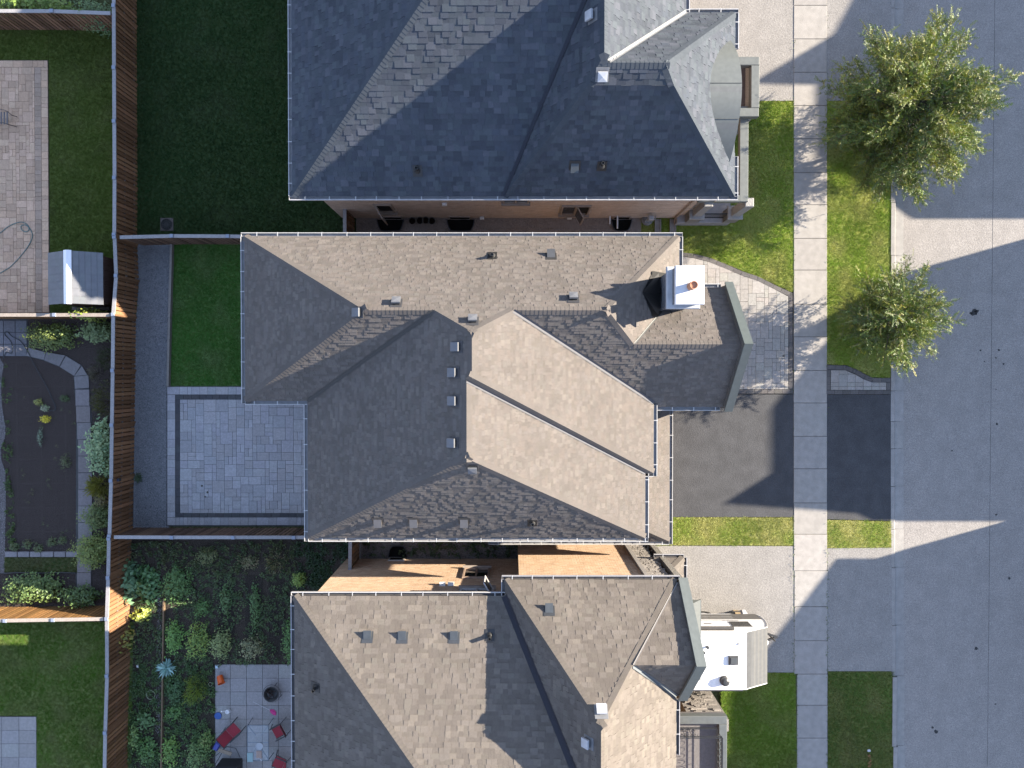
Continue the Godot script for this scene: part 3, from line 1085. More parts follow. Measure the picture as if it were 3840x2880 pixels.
# ---------------------------------------------------------------- the brown-roofed house in the middle
func house_brown() -> void:
	rng.seed = 100
	var o := Vector3(-1.5, 0, 0.5)
	var hs := thing("house", "brown-shingled brick house in the middle with white-capped chimney and front court", "house", o)
	var e := 6.2
	var nw := Vector3(-9.93, e, -5.08)
	var ne := Vector3(6.2, e, -5.08)
	var rw := Vector3(-4.88, 9.2, -2.08)
	var re := Vector3(3.16, 9.2, -2.08)
	var v1 := Vector3(-2.555, 9.2, -2.08)
	var v2 := Vector3(0.04, 9.2, -2.08)
	var tn := Vector3(-1.28, 9.957, -1.323)
	var ta := Vector3(-1.28, 9.957, 0.13)
	var vb := Vector3(-1.46, 9.85, 0.234)
	var tb := Vector3(-1.46, 9.85, 2.735)
	var sww := Vector3(-9.93, e, 1.02)
	var j := Vector3(-7.61, e, 1.02)
	var sw := Vector3(-7.61, e, 6.14)
	var se := Vector3(4.96, e, 6.14)
	var eb := Vector3(4.96, e, 3.71)
	var ea := Vector3(5.27, e, 3.71)
	var ve := Vector3(5.27, e, 1.08)
	var g0 := Vector3(4.2, 8.174, -1.0)
	var g1 := Vector3(7.98, 8.174, -1.0)
	var gn := Vector3(6.2, e, -3.08)
	var fn := [[nw, ne, re, v2, tn, v1, rw], nw, ne]
	var fw1 := [[nw, rw, sww], sww, nw]
	var fs1 := [[sww, rw, v1, j], sww, j]
	var fw2 := [[j, v1, tn, ta, vb, tb, sw], sw, j]
	var fs2 := [[sw, tb, se], sw, se]
	var feb := [[se, tb, vb, eb], eb, se]
	var fas := [[ta, vb, eb, ea], eb, ea]
	var fea := [[tn, ta, ea, ve, v2], ve, ea]
	var fs3 := [[v2, re, g0, g1, Vector3(7.98, 6.036, 1.25), Vector3(5.3, 6.036, 1.25), ve], Vector3(5.3, 6.036, 1.25), Vector3(7.98, 6.036, 1.25)]
	var fgn := [[g0, g1, Vector3(7.98, 6.09, -3.2), Vector3(6.22, 6.09, -3.2), gn], Vector3(6.22, 6.09, -3.2), Vector3(7.98, 6.09, -3.2)]
	var fe := [[ne, re, g0, gn], ne, gn]
	# the lower roof over the garage
	var k0 := Vector3(4.62, 3.99, 1.28)
	var k1 := Vector3(4.62, 3.99, 6.02)
	var k2 := Vector3(6.59, 2.9, 7.04)
	var k3 := Vector3(6.59, 2.9, 1.28)
	var k4 := Vector3(-1.0, 2.9, 7.04)
	var k5 := Vector3(-1.0, 3.99, 6.02)
	var fk := [[k0, k3, k2, k1], k3, k2]
	var fks := [[k1, k2, k4, k5], k4, k2]
	var faces := [fn, fw1, fs1, fw2, fs2, feb, fas, fea, fs3, fgn, fe, fk, fks]
	var roof := roof_node(hs, o, faces, Color(0.1, 0.09, 0.08))
	var tones := [Color(0.195, 0.174, 0.157), Color(0.191, 0.170, 0.152), Color(0.202, 0.180, 0.161), Color(0.186, 0.167, 0.150), Color(0.194, 0.173, 0.157), Color(0.213, 0.188, 0.167)]
	lay_shingles(roof, o, faces, tones, 101, 0.116, 0.1, 0.25)
	var nm := func(f): return face_normal(f[0])
	ridge_caps(roof, o, [[tn, ta, nm.call(fw2), nm.call(fea)], [vb, tb, nm.call(fw2), nm.call(feb)], [v1, tn, nm.call(fw2), nm.call(fn)], [v2, tn, nm.call(fea), nm.call(fn)],
		[sw, tb, nm.call(fw2), nm.call(fs2)], [se, tb, nm.call(feb), nm.call(fs2)], [ea, ta, nm.call(fea), nm.call(fas)], [v2, re, nm.call(fn), nm.call(fs3)], [rw, v1, nm.call(fn), nm.call(fs1)],
		[nw, rw, nm.call(fn), nm.call(fw1)], [sww, rw, nm.call(fw1), nm.call(fs1)], [ne, re, nm.call(fn), nm.call(fe)], [g0, re, nm.call(fs3), nm.call(fe)], [g0, g1, nm.call(fgn), nm.call(fs3)], [k2, k1, nm.call(fk), nm.call(fks)]], tones, 0.17)
	var dk := Color(0.07, 0.07, 0.075)
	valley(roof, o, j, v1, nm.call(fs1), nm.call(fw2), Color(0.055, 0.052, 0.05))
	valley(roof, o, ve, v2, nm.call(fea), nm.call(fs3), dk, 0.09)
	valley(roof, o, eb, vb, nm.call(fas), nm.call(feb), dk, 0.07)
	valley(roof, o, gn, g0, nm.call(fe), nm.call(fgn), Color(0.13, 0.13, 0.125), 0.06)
	var gi := Color(0.2, 0.2, 0.21)
	var gl := Color(0.38, 0.37, 0.36)
	var L := Vector3.LEFT
	var R := Vector3.RIGHT
	var N := Vector3.FORWARD
	var S := Vector3.BACK
	gutter(hs, o, nw + L * 0.13, ne + R * 0.13, N, gi, gl)
	gutter(hs, o, nw, sww + S * 0.1, L, gi, gl)
	gutter(hs, o, sww, j, S, gi, gl)
	gutter(hs, o, j + S * 0.13, sw + S * 0.13, L, gi, gl)
	gutter(hs, o, sw, se + R * 0.13, S, gi, gl)
	gutter(hs, o, se, eb, R, gi, gl)
	gutter(hs, o, ea + S * 0.13, ve + Vector3(0, 0, 0.1), R, gi, gl)
	gutter(hs, o, eb, ea, S, gi, gl)
	gutter(hs, o, ne, gn + N * 0.2, R, gi, gl)
	gutter(hs, o, Vector3(5.45, 6.036, 1.25), Vector3(7.8, 6.036, 1.25), S, gi, gl)
	gutter(hs, o, Vector3(6.4, 6.09, -3.2), Vector3(7.8, 6.09, -3.2), N, gi, gl)
	gutter(hs, o, k3, k2 + S * 0.13, R, gi, gl)
	gutter(hs, o, k4, k2, S, gi, gl)
	var br := Color(0.3, 0.22, 0.17)
	plain_walls(hs, o, [Vector3(-9.5, 0, -4.65), Vector3(5.75, 0, -4.65), Vector3(5.75, 0, 0.8), Vector3(4.6, 0, 0.8), Vector3(4.6, 0, 5.75), Vector3(-7.2, 0, 5.75), Vector3(-7.2, 0, 0.6), Vector3(-9.5, 0, 0.6)], e - 0.14, br, M.brick)
	plain_walls(hs, o, [Vector3(4.61, 0, 1.3), Vector3(6.2, 0, 1.3), Vector3(6.2, 0, 6.7), Vector3(-0.8, 0, 6.7), Vector3(-0.8, 0, 5.76), Vector3(4.61, 0, 5.76)], 2.78, br, M.brick)
	var gw := MB.new(o)
	for f in [[Vector3(7.9, 0, -3.27), Vector3(7.9, 6.3, -3.27), Vector3(7.9, 8.5, -1.0), Vector3(7.9, 6.3, 1.3), Vector3(7.9, 0, 1.3)]]:
		var other := []
		for p in f:
			other.append(p + Vector3(0.22, 0, 0))
		gw.poly(f, L, Color(0.3, 0.29, 0.27))
		gw.poly(other, R, Color(0.3, 0.29, 0.27))
		for i in 5:
			var q := (i + 1) % 5
			gw.poly([f[i], f[q], other[q], other[i]], ((f[i] + f[q]) / 2 - Vector3(7.9, 4, -1)), Color(0.3, 0.29, 0.27))
	obj("gable_wall", gw, M.stone, hs)
	var cp := MB.new(o)
	var cc := Color(0.085, 0.1, 0.095)
	cp.bar(Vector3(8.02, 6.3, -3.36), Vector3(8.02, 8.6, -0.98), 0.3, 0.07, cc)
	cp.bar(Vector3(8.02, 8.6, -1.02), Vector3(8.02, 6.3, 1.4), 0.3, 0.07, tone(cc, 0.97))
	obj("gable_coping", cp, M.satin, hs)
	# chimney
	var ch := MB.new(o)
	ch.prism([Vector3(5.33, 0, -3.46), Vector3(6.15, 0, -3.46), Vector3(6.15, 0, -2.28), Vector3(5.33, 0, -2.28)], 5.5, 9.5, Color(0.42, 0.43, 0.45))
	var chn := obj("chimney", ch, M.stone, hs)
	var cr := MB.new(o)
	cr.cbox(Vector3(5.7, 8.95, -2.85), Vector3(1.12, 0.14, 1.4), 0.03, Color(0.55, 0.56, 0.58))
	obj("collar", cr, M.concrete, chn)
	var cap := MB.new(o)
	cap.cbox(Vector3(5.76, 9.57, -2.86), Vector3(0.945, 0.15, 1.26), 0.02, Color(0.72, 0.72, 0.74))
	obj("cap", cap, M.concrete, chn)
	var fl := MB.new(o)
	fl.lathe(Vector3(5.78, 9.64, -2.81), [Vector2(0.1, 0.0), Vector2(0.13, 0.03), Vector2(0.13, 0.46), Vector2(0.11, 0.46), Vector2(0.1, 0.4), Vector2(0.0, 0.4)], 16, Color(0.55, 0.29, 0.18))
	obj("flue_pot", fl, M.concrete, chn)
	var nn: Vector3 = nm.call(fe)
	var fb := MB.new(o)
	var zf := [-3.62, -2.02]
	for s in 2:
		# dark step flashing on both sides and a peaked saddle behind the stack
		var za: float = zf[s]
		var zb := -3.4 if s == 0 else -2.24
		fb.poly([Vector3(4.95, 7.5 + 0.02, za), Vector3(6.2, 6.26, za), Vector3(6.2, 6.26, zb), Vector3(4.95, 7.5, zb)], nn, g(0.02))
		fb.poly([Vector3(5.25, 7.5, -2.82), Vector3(4.55, 7.9, -2.82), Vector3(5.0, 7.44, za), Vector3(5.25, 7.2, za)], Vector3(-1, 2, -1 if s == 0 else 1), g(0.022))
	obj("flashing", fb, M.metal, chn)
	# vents
	var on := func(f, px, py):
		# the place on a roof slope under a measured point
		var n: Vector3 = face_normal(f[0])
		var q0: Vector3 = f[0][0]
		var p0 := P(px, py, 0.0)
		var eye := Vector3(0, ALTITUDE, 0)
		var d := (p0 - eye).normalized()
		return eye + d * ((q0 - eye).dot(n) / d.dot(n))
	var al := Color(0.13, 0.135, 0.147)
	for k in [[fn, 1487, 1137], [fn, 2150, 1120], [fn, 1773, 1204], [fw1, 1345, 1172], [fw2, 1714, 1301], [fw2, 1702, 1397], [fw2, 1702, 1503], [fw2, 1700, 1660]]:
		box_vent(hs, o, on.call(k[0], k[1], k[2]), nm.call(k[0]), al, 0.29, 0.17)
	box_vent(hs, o, on.call(fs2, 1772, 1752), nm.call(fs2), al, 0.29, 0.17)
	for k in [[fs2, 1417, 1954], [fs2, 1551, 1954], [fs2, 1740, 1954]]:
		small_hood(hs, o, on.call(k[0], k[1], k[2]), nm.call(k[0]), Color(0.13, 0.125, 0.12))
	small_hood(hs, o, on.call(fn, 2066, 959), nm.call(fn), Color(0.1, 0.1, 0.1))
	pipe_vent(hs, o, on.call(fn, 1846, 960), nm.call(fn))
	pipe_vent(hs, o, on.call(fs2, 1996, 1960), nm.call(fs2))

# ---------------------------------------------------------------- the blue-grey roofed house at the top
func raised(x: float, y: float, z: float) -> Vector3:
	var k := (ALTITUDE - y - 0.4) / (ALTITUDE - y)
	return Vector3(x * k, y + 0.4, z * k)

func house_blue() -> void:
	rng.seed = 200
	var o := Vector3(0, 0, -12)
	var hs := thing("house", "blue-grey shingled house at the top with a curved metal dormer over its front", "house", o)
	var e := 6.0
	var sw := raised(-8.2, e, -6.62)
	var top := raised(-0.32, 11.516, -14.5)
	var vbt := raised(-0.3, e, -6.62)
	var vt := raised(2.87, 10.47, -13.006)
	var tr := raised(2.87, 11.516, -14.5)
	var nwc := raised(-8.2, e, -22.38)
	var wr := raised(2.87, 10.47, -9.94)
	var se := raised(8.3, e, -6.62)
	var ap := raised(4.81, 10.3, -9.72)
	var crw := raised(3.0, 10.3, -9.72)
	var brw := raised(2.45, 9.88, -9.2)
	var bre := raised(5.15, 9.88, -9.2)
	var nec := raised(8.3, e, -13.42)
	var nei := raised(6.47, e, -13.42)
	var ms := [[sw, vbt, vt, tr, top], sw, vbt]
	var mw := [[nwc, sw, top], nwc, sw]
	var mn := [[nwc, top, tr, raised(2.87, e, -22.38)], nwc, raised(2.87, e, -22.38)]
	var ww := [[vbt, brw, wr, vt], vbt, raised(-0.3, e, -10)]
	var ws := [[vbt, se, bre, brw], vbt, se]
	var wsu := [[brw, bre, ap, crw, wr], brw, bre]
	var wn := [[crw, nei, nec, ap], nei, nec]
	var we := [[ap, bre, se, nec], se, nec]
	var me := [[wr, crw, nei, raised(6.47, e, -20), raised(2.87, 10.47, -20)], nei, raised(6.47, e, -20)]
	var faces := [ms, mw, ww, ws, wsu, wn, we, me]
	var roof := roof_node(hs, o, faces + [mn], Color(0.06, 0.065, 0.07))
	var tones := [Color(0.099, 0.114, 0.135), Color(0.093, 0.107, 0.129), Color(0.107, 0.122, 0.142), Color(0.087, 0.099, 0.120), Color(0.102, 0.117, 0.138), Color(0.115, 0.128, 0.150)]
	lay_shingles(roof, o, faces, tones, 201, 0.185, 0.16, 0.32)
	var nm := func(f): return face_normal(f[0])
	ridge_caps(roof, o, [[crw, ap, nm.call(wsu), nm.call(wn)], [wr, raised(2.87, 10.47, -13.3), nm.call(ww), nm.call(me)], [crw, wr, nm.call(wsu), nm.call(me)], [vbt, brw, nm.call(ww), nm.call(ws)], [brw, wr, nm.call(ww), nm.call(wsu)], [se, bre, nm.call(ws), nm.call(we)], [bre, ap, nm.call(wsu), nm.call(we)], [nec, ap, nm.call(wn), nm.call(we)], [sw, top, nm.call(ms), nm.call(mw)]], tones, 0.17)
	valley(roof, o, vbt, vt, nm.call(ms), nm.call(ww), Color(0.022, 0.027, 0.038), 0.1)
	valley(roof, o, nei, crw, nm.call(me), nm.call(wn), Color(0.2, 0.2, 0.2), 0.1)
	var gi := Color(0.2, 0.2, 0.21)
	var gl := Color(0.38, 0.38, 0.39)
	gutter(hs, o, sw + Vector3.LEFT * 0.13, se + Vector3.RIGHT * 0.13, Vector3.BACK, gi, gl)
	gutter(hs, o, sw, nwc, Vector3.LEFT, gi, gl)
	gutter(hs, o, nei + Vector3(0.1, 0, 0), nec + Vector3.RIGHT * 0.13, Vector3.FORWARD, gi, gl)
	gutter(hs, o, nec, raised(8.3, e, -12.1), Vector3.RIGHT, gi, gl)
	gutter(hs, o, raised(8.3, e, -8.1), se, Vector3.RIGHT, gi, gl)
	gutter(hs, o, raised(6.47, e, -20), nei, Vector3.RIGHT, gi, gl)
	# south wall
	var zw := -7.1
	var x := func(px, h): return (px - 1920.0) * (ALTITUDE - h) / LENS
	var tonesb := [Color(0.8, 0.63, 0.5), Color(0.76, 0.59, 0.47), Color(0.83, 0.66, 0.53), Color(0.72, 0.57, 0.46), Color(0.8, 0.65, 0.52)]
	var x0 := -7.75
	var x1: float = x.call(2570, 1.0)
	var wl: float = x.call(2104, 1.9)
	var holes := [[x.call(1413, 2) - x0, x.call(1478, 2) - x0, 1.35, 2.75], [x.call(1884, 4) - x0, x.call(1985, 4) - x0, 3.1, 4.6], [wl - x0, wl + 1.24, 0.9, 2.5]]
	holes[2] = [wl - x0, wl - x0 + 1.24, 0.9, 2.5]
	brick_wall(hs, o, Vector3(x0, 0, zw), Vector3(x1, 0, zw), 5.75, Vector3.BACK, holes, tonesb, Color(0.7, 0.6, 0.5), "south_wall")
	var fr := Color(0.33, 0.27, 0.22)
	window(hs, o, Vector3(x0 + holes[0][0], 1.35, zw), Vector3.RIGHT, Vector3.BACK, holes[0][1] - holes[0][0], 1.4, 1, fr, 0)
	window(hs, o, Vector3(x0 + holes[1][0], 3.1, zw), Vector3.RIGHT, Vector3.BACK, holes[1][1] - holes[1][0], 1.5, 2, fr)
	window(hs, o, Vector3(x0 + holes[2][0], 0.9, zw), Vector3.RIGHT, Vector3.BACK, 1.24, 1.6, 2, fr, 1)
	for k in [[1668, 762, 2.9], [1808, 818, 0.25], [2135, 817, 0.3]]:
		var vb := MB.new(o)
		vb.cbox(Vector3(x.call(k[0], k[2]), k[2], zw + 0.06), Vector3(0.2, 0.18, 0.12), 0.02, g(0.6))
		obj("wall_vent", vb, M.plastic, hs)
	var bk := Color(0.3, 0.23, 0.19)
	plain_walls(hs, o, [Vector3(x0, 0, zw - 0.24), Vector3(x0, 0, -22), Vector3(6.0, 0, -22), Vector3(6.0, 0, -13.0), Vector3(7.8, 0, -13.0), Vector3(7.8, 0, zw - 0.24)], e - 0.14, bk, M.brick)
	# basement windows above their wells
	for k in [[1470, 1.0], [1725, 1.0], [2330, 0.8]]:
		var q := MB.new(o)
		q.box(Vector3(x.call(k[0], 0.2), 0.2, zw + 0.03), Vector3(k[1], 0.4, 0.05), Color(0.35, 0.28, 0.23))
		var bw := obj("basement_window", q, M.satin, hs)
		var qq := MB.new(o)
		qq.box(Vector3(x.call(k[0], 0.2), 0.22, zw + 0.06), Vector3(k[1] - 0.12, 0.28, 0.02), g(1))
		obj("pane", qq, M.pane, bw)
	# stucco corner bay, porch and its metal roof edges
	var white := Color(0.62, 0.6, 0.57)
	var st := MB.new(o)
	var xa: float = x.call(2566, 1.0)
	st.prism([Vector3(xa + 0.01, 0, zw), Vector3(xa + 0.42, 0, zw), Vector3(xa + 0.42, 0, zw - 0.4), Vector3(xa + 0.01, 0, zw - 0.4)], 0.0, 5.7, white)
	obj("corner_pier", st, M.stone, hs)
	var ds := MB.new(o)
	ds.tube([Vector3(xa - 0.25, 5.6, zw + 0.07), Vector3(xa - 0.25, 0.2, zw + 0.07), Vector3(xa - 0.25, 0.1, zw + 0.3)], 0.04, 8, Color(0.36, 0.28, 0.22))
	obj("downspout", ds, M.satin, hs)
	var dp := MB.new(o)
	dp.tube([Vector3(xa + 0.6, 5.4, zw + 0.07), Vector3(xa + 0.6, 0.3, zw + 0.07), Vector3(xa + 0.6, 0.15, zw + 0.35)], 0.045, 8, Color(0.36, 0.28, 0.22))
	obj("downspout", dp, M.satin, hs)
	var pr := MB.new(o)
	pr.cbox(Vector3(8.6, 0.3, -7.5), Vector3(2.4, 0.6, 1.5), 0.02, Color(0.36, 0.34, 0.33))
	obj("porch_floor", pr, M.concrete, hs)
	for px in [8.05, 9.72]:
		var c := MB.new(o)
		c.cbox(Vector3(px, 1.05, -7.0), Vector3(0.55, 0.9, 0.5), 0.03, Color(0.45, 0.42, 0.39))
		c.cbox(Vector3(px, 1.54, -7.0), Vector3(0.66, 0.09, 0.6), 0.02, white)
		c.cbox(Vector3(px, 2.5, -7.0), Vector3(0.36, 1.9, 0.36), 0.03, white)
		obj("porch_column", c, M.stone, hs)
	var rl := MB.new(o)
	rl.bar(Vector3(8.3, 1.5, -6.95), Vector3(9.45, 1.5, -6.95), 0.05, 0.05, g(0.015))
	rl.bar(Vector3(8.3, 0.75, -6.95), Vector3(9.45, 0.75, -6.95), 0.04, 0.04, g(0.015))
	for i in 11:
		rl.bar(Vector3(8.36 + i * 0.105, 0.75, -6.95), Vector3(8.36 + i * 0.105, 1.5, -6.95), 0.02, 0.02, g(0.015), Vector3.RIGHT)
	obj("porch_railing", rl, M.satin, hs)
	# metal-edged flat roof over the porch and the balcony well beside it
	var mg := Color(0.115, 0.122, 0.115)
	var ro := MB.new(o)
	var hp := 3.6
	for q in [[2775, 398, 2806, 756], [2619, 731, 2775, 756]]:
		var a := P(q[0], q[1], hp)
		var c := P(q[2], q[3], hp)
		ro.cbox(Vector3((a.x + c.x) / 2, hp - 0.12, (a.z + c.z) / 2), Vector3(c.x - a.x, 0.24, c.z - a.z), 0.02, mg)
	obj("porch_roof_edge", ro, M.satin, hs)
	var bl := MB.new(o)
	for q in [[2766, 212, 2848, 244], [2817, 244, 2848, 404], [2766, 404, 2846, 437]]:
		var a := P(q[0], q[1], 3.9)
		var c := P(q[2], q[3], 3.9)
		bl.cbox(Vector3((a.x + c.x) / 2, 3.75, (a.z + c.z) / 2), Vector3(c.x - a.x - 0.004, 0.3, c.z - a.z - 0.004), 0.02, mg)
	obj("balcony_coping", bl, M.satin, hs)
	var bf := MB.new(o)
	var pa := P(2740, 236, 3.0)
	var pc := P(2822, 410, 3.0)
	bf.prism([Vector3(pa.x, 0, pc.z), Vector3(pc.x, 0, pc.z), Vector3(pc.x, 0, pa.z), Vector3(pa.x, 0, pa.z)], 0.0, 3.1, Color(0.15, 0.125, 0.11))
	obj("balcony_floor", bf, M.paver, hs)
	var bs := MB.new(o)
	var wa := P(2848, 212, 3.6)
	var wc := P(2846, 437, 3.6)
	bs.box(Vector3(wc.x - 0.25, 1.8, (wa.z + wc.z) / 2), Vector3(0.3, 3.55, wc.z - wa.z - 0.2), white)
	obj("front_wall", bs, M.stone, hs)
	# curved dormer: a barrel of sheet metal set into the front slope
	var dm := MB.new(o)
	var zc := -9.86
	var hw := 2.25
	var seg := 24
	for i in seg:
		var s0 := lerpf(-1.0, 1.0, float(i) / seg)
		var s1 := lerpf(-1.0, 1.0, float(i + 1) / seg)
		var h0 := 6.7 + 1.42 * (1.0 - s0 * s0)
		var h1 := 6.7 + 1.42 * (1.0 - s1 * s1)
		var bx := func(h): return 8.18 - (h - 6.4) / 1.24 - 0.12
		var col := mg if i != 12 and i != 18 else tone(mg, 0.96)
		var a := Vector3(bx.call(h0), h0, zc + s0 * hw)
		var b := Vector3(7.9, h0, zc + s0 * hw)
		var c := Vector3(7.9, h1, zc + s1 * hw)
		var d := Vector3(bx.call(h1), h1, zc + s1 * hw)
		var n0 := Vector3(0, 1, 1.26 * s0).normalized()
		var n1 := Vector3(0, 1, 1.26 * s1).normalized()
		dm.quad_n(a, d, c, b, n0, n1, col)
		dm.quad(Vector3(7.9, h0 - 0.12, zc + s0 * hw), Vector3(7.9, h1 - 0.12, zc + s1 * hw), Vector3(7.9, h1, zc + s1 * hw), Vector3(7.9, h0, zc + s0 * hw), mg)
		dm.quad(Vector3(7.84, 6.3, zc + s1 * hw), Vector3(7.84, h1 - 0.05, zc + s1 * hw), Vector3(7.84, h0 - 0.05, zc + s0 * hw), Vector3(7.84, 6.3, zc + s0 * hw), tone(mg, 0.8))
	var dn := obj("dormer", dm, M.satin, hs)
	for s in [-0.05, 0.45]:
		var sm := MB.new(o)
		var h: float = 6.7 + 1.42 * (1.0 - s * s)
		sm.bar(Vector3(8.06 - (h - 6.4) / 1.24, h + 0.008, zc + s * hw), Vector3(7.9, h + 0.008, zc + s * hw), 0.02, 0.016, tone(mg, 0.6))
		obj("standing_seam", sm, M.satin, dn)
	var on := func(f, px, py):
		var n: Vector3 = face_normal(f[0])
		var q0: Vector3 = f[0][0]
		var eye := Vector3(0, ALTITUDE, 0)
		var d := (P(px, py, 0.0) - eye).normalized()
		return eye + d * ((q0 - eye).dot(n) / d.dot(n))
	box_vent(hs, o, on.call(ww, 2222, 62), nm.call(ww), Color(0.42, 0.43, 0.45), 0.3, 0.18)
	box_vent(hs, o, on.call(wsu, 2258, 282), nm.call(wsu), Color(0.42, 0.43, 0.45), 0.3, 0.18)
	small_hood(hs, o, on.call(ws, 2155, 623), nm.call(ws), Color(0.07, 0.075, 0.08))
	pipe_vent(hs, o, on.call(ws, 2257, 622), nm.call(ws))
	pipe_vent(hs, o, on.call(ms, 1566, 640), nm.call(ms))

# ---------------------------------------------------------------- the grey-brown roofed house at the bottom
func house_south() -> void:
	rng.seed = 300
	var o := Vector3(0, 0, 13)
	var hs := thing("house", "grey-brown shingled house at the bottom with sunlit orange brick side wall", "house", o)
	var e := 6.4
	var nw := Vector3(-8.07, e, 8.26)
	var top := Vector3(-1.07, 10.6, 15.26)
	var vbt := Vector3(-0.25, e, 8.26)
	var vt := Vector3(2.83, 10.28, 14.73)
	var trr := Vector3(2.83, 10.6, 15.26)
	var sw := Vector3(-8.07, e, 22.3)
	var wnw := Vector3(-0.25, e, 7.65)
	var wne := Vector3(6.1, e, 7.65)
	var ap := Vector3(2.83, 10.28, 11.18)
	var back := Vector3(2.83, 10.28, 20)
	var mn := [[nw, top, trr, vt, vbt], nw, vbt]
	var mw := [[nw, top, sw], sw, nw]
	var wn := [[wnw, wne, ap], wnw, wne]
	var ww := [[wnw, ap, vt, vbt], vbt, wnw]
	var we := [[wne, ap, back, Vector3(6.1, e, 20)], wne, Vector3(6.1, e, 20)]
	var g0 := Vector3(4.08, 8.8, 9.85)
	var g1 := Vector3(6.3, 8.8, 9.85)
	var gnn := Vector3(6.1, e, 7.75)
	var gss := Vector3(6.1, e, 11.95)
	var gn := [[g0, gnn, Vector3(6.3, e, 7.75), g1], gnn, Vector3(6.3, e, 7.75)]
	var gs := [[g0, g1, Vector3(6.3, e, 11.95), gss], gss, Vector3(6.3, e, 11.95)]
	for f in [gn, gs]:
		for i in f[0].size():
			f[0][i] += Vector3(0, 0.03, 0)
		f[1] += Vector3(0, 0.03, 0)
		f[2] += Vector3(0, 0.03, 0)
	var faces := [mn, mw, wn, ww, we, gn, gs]
	# small skirt roof at the garage corner
	var s0 := P(2476, 2098, 3.6)
	var s1 := P(2571, 2092, 3.0)
	var c0 := Vector3(4.95, 3.75, 8.2)
	var c1 := Vector3(7.19, 2.95, 7.72)
	var c2 := Vector3(6.2, 3.75, 8.2)
	var kn := [[Vector3(5.95, 2.95, 7.72), c1, Vector3(6.3, 3.7, 8.25), Vector3(5.95, 3.7, 8.25)], Vector3(5.95, 2.95, 7.72), c1]
	var ke := [[c1, Vector3(7.19, 2.95, 11.6), Vector3(6.3, 3.7, 11.6), Vector3(6.3, 3.7, 8.25)], c1, Vector3(7.19, 2.95, 11.6)]
	faces.append(kn)
	faces.append(ke)
	var roof := roof_node(hs, o, faces + [[[top, trr, Vector3(2.83, e, 22.3), sw], sw, Vector3(2.83, e, 22.3)]], Color(0.09, 0.085, 0.08))
	var tones := [Color(0.201, 0.177, 0.155), Color(0.196, 0.172, 0.151), Color(0.207, 0.182, 0.160), Color(0.192, 0.168, 0.148), Color(0.200, 0.176, 0.154), Color(0.223, 0.196, 0.170)]
	lay_shingles(roof, o, faces, tones, 301, 0.168, 0.14, 0.29)
	var nm := func(f): return face_normal(f[0])
	ridge_caps(roof, o, [[wnw, ap, nm.call(ww), nm.call(wn)], [wne, ap, nm.call(wn), nm.call(we)], [nw, top, nm.call(mn), nm.call(mw)], [ap, Vector3(2.83, 10.28, 14.2), nm.call(ww), nm.call(we)], [g0, g1, nm.call(gn), nm.call(gs)], [c1, Vector3(6.3, 3.7, 8.25), nm.call(kn), nm.call(ke)]], tones, 0.17)
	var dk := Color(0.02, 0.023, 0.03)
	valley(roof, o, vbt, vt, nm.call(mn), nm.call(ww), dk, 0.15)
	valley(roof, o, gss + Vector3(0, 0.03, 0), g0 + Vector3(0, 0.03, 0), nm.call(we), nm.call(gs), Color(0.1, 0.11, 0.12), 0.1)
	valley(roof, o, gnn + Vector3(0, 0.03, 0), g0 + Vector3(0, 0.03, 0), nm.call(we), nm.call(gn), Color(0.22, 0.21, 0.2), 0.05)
	var gi := Color(0.07, 0.065, 0.065)
	var gl := Color(0.34, 0.33, 0.34)
	gutter(hs, o, nw + Vector3.LEFT * 0.13, vbt + Vector3.LEFT * 0.02, Vector3.FORWARD, gi, Color(0.4, 0.39, 0.38))
	gutter(hs, o, nw, sw, Vector3.LEFT, gi, gl)
	gutter(hs, o, wnw + Vector3.LEFT * 0.13, wne + Vector3.RIGHT * 0.13, Vector3.FORWARD, gi, gl)
	gutter(hs, o, wnw, vbt, Vector3.LEFT, gi, gl)
	gutter(hs, o, gss + Vector3(0, 0, 0.2), Vector3(6.1, e, 14.2), Vector3.RIGHT, gi, gl)
	gutter(hs, o, Vector3(5.95, 2.95, 7.72), c1, Vector3.FORWARD, gi, gl)
	gutter(hs, o, c1, Vector3(7.19, 2.95, 9.0), Vector3.RIGHT, gi, gl)
	# north walls
	var zm := 8.53
	var zg := 7.87
	var x := func(px, h): return (px - 1920.0) * (ALTITUDE - h) / LENS
	var or_ := [Color(0.76, 0.54, 0.36), Color(0.72, 0.5, 0.33), Color(0.8, 0.58, 0.4), Color(0.68, 0.47, 0.31), Color(0.76, 0.56, 0.39)]
	var mort := Color(0.5, 0.38, 0.27)
	var xl := -7.6
	var xr := 0.27
	var a1: float = x.call(1736, 2.5)
	var a2: float = x.call(1835, 2.5)
	var b1: float = x.call(1722, 5.1)
	var b2: float = x.call(1852, 5.1)
	brick_wall(hs, o, Vector3(xr, 0, zm), Vector3(xl, 0, zm), 6.1, Vector3.FORWARD, [[xr - a2, xr - a1, 1.8, 3.2], [xr - b2, xr - b1, 4.75, 5.9]], or_, mort, "north_wall")
	var fr := Color(0.34, 0.25, 0.19)
	window(hs, o, Vector3(a2, 1.8, zm), Vector3.LEFT, Vector3.FORWARD, a2 - a1, 1.4, 2, fr)
	window(hs, o, Vector3(b2, 4.75, zm), Vector3.LEFT, Vector3.FORWARD, b2 - b1, 1.15, 2, Color(0.5, 0.48, 0.47), 0)
	var xs: float = x.call(2345, 0.0)
	brick_wall(hs, o, Vector3(xs, 0, zg), Vector3(xr, 0, zg), 6.1, Vector3.FORWARD, [], or_, mort, "front_wing_wall")
	var bk := Color(0.36, 0.23, 0.15)
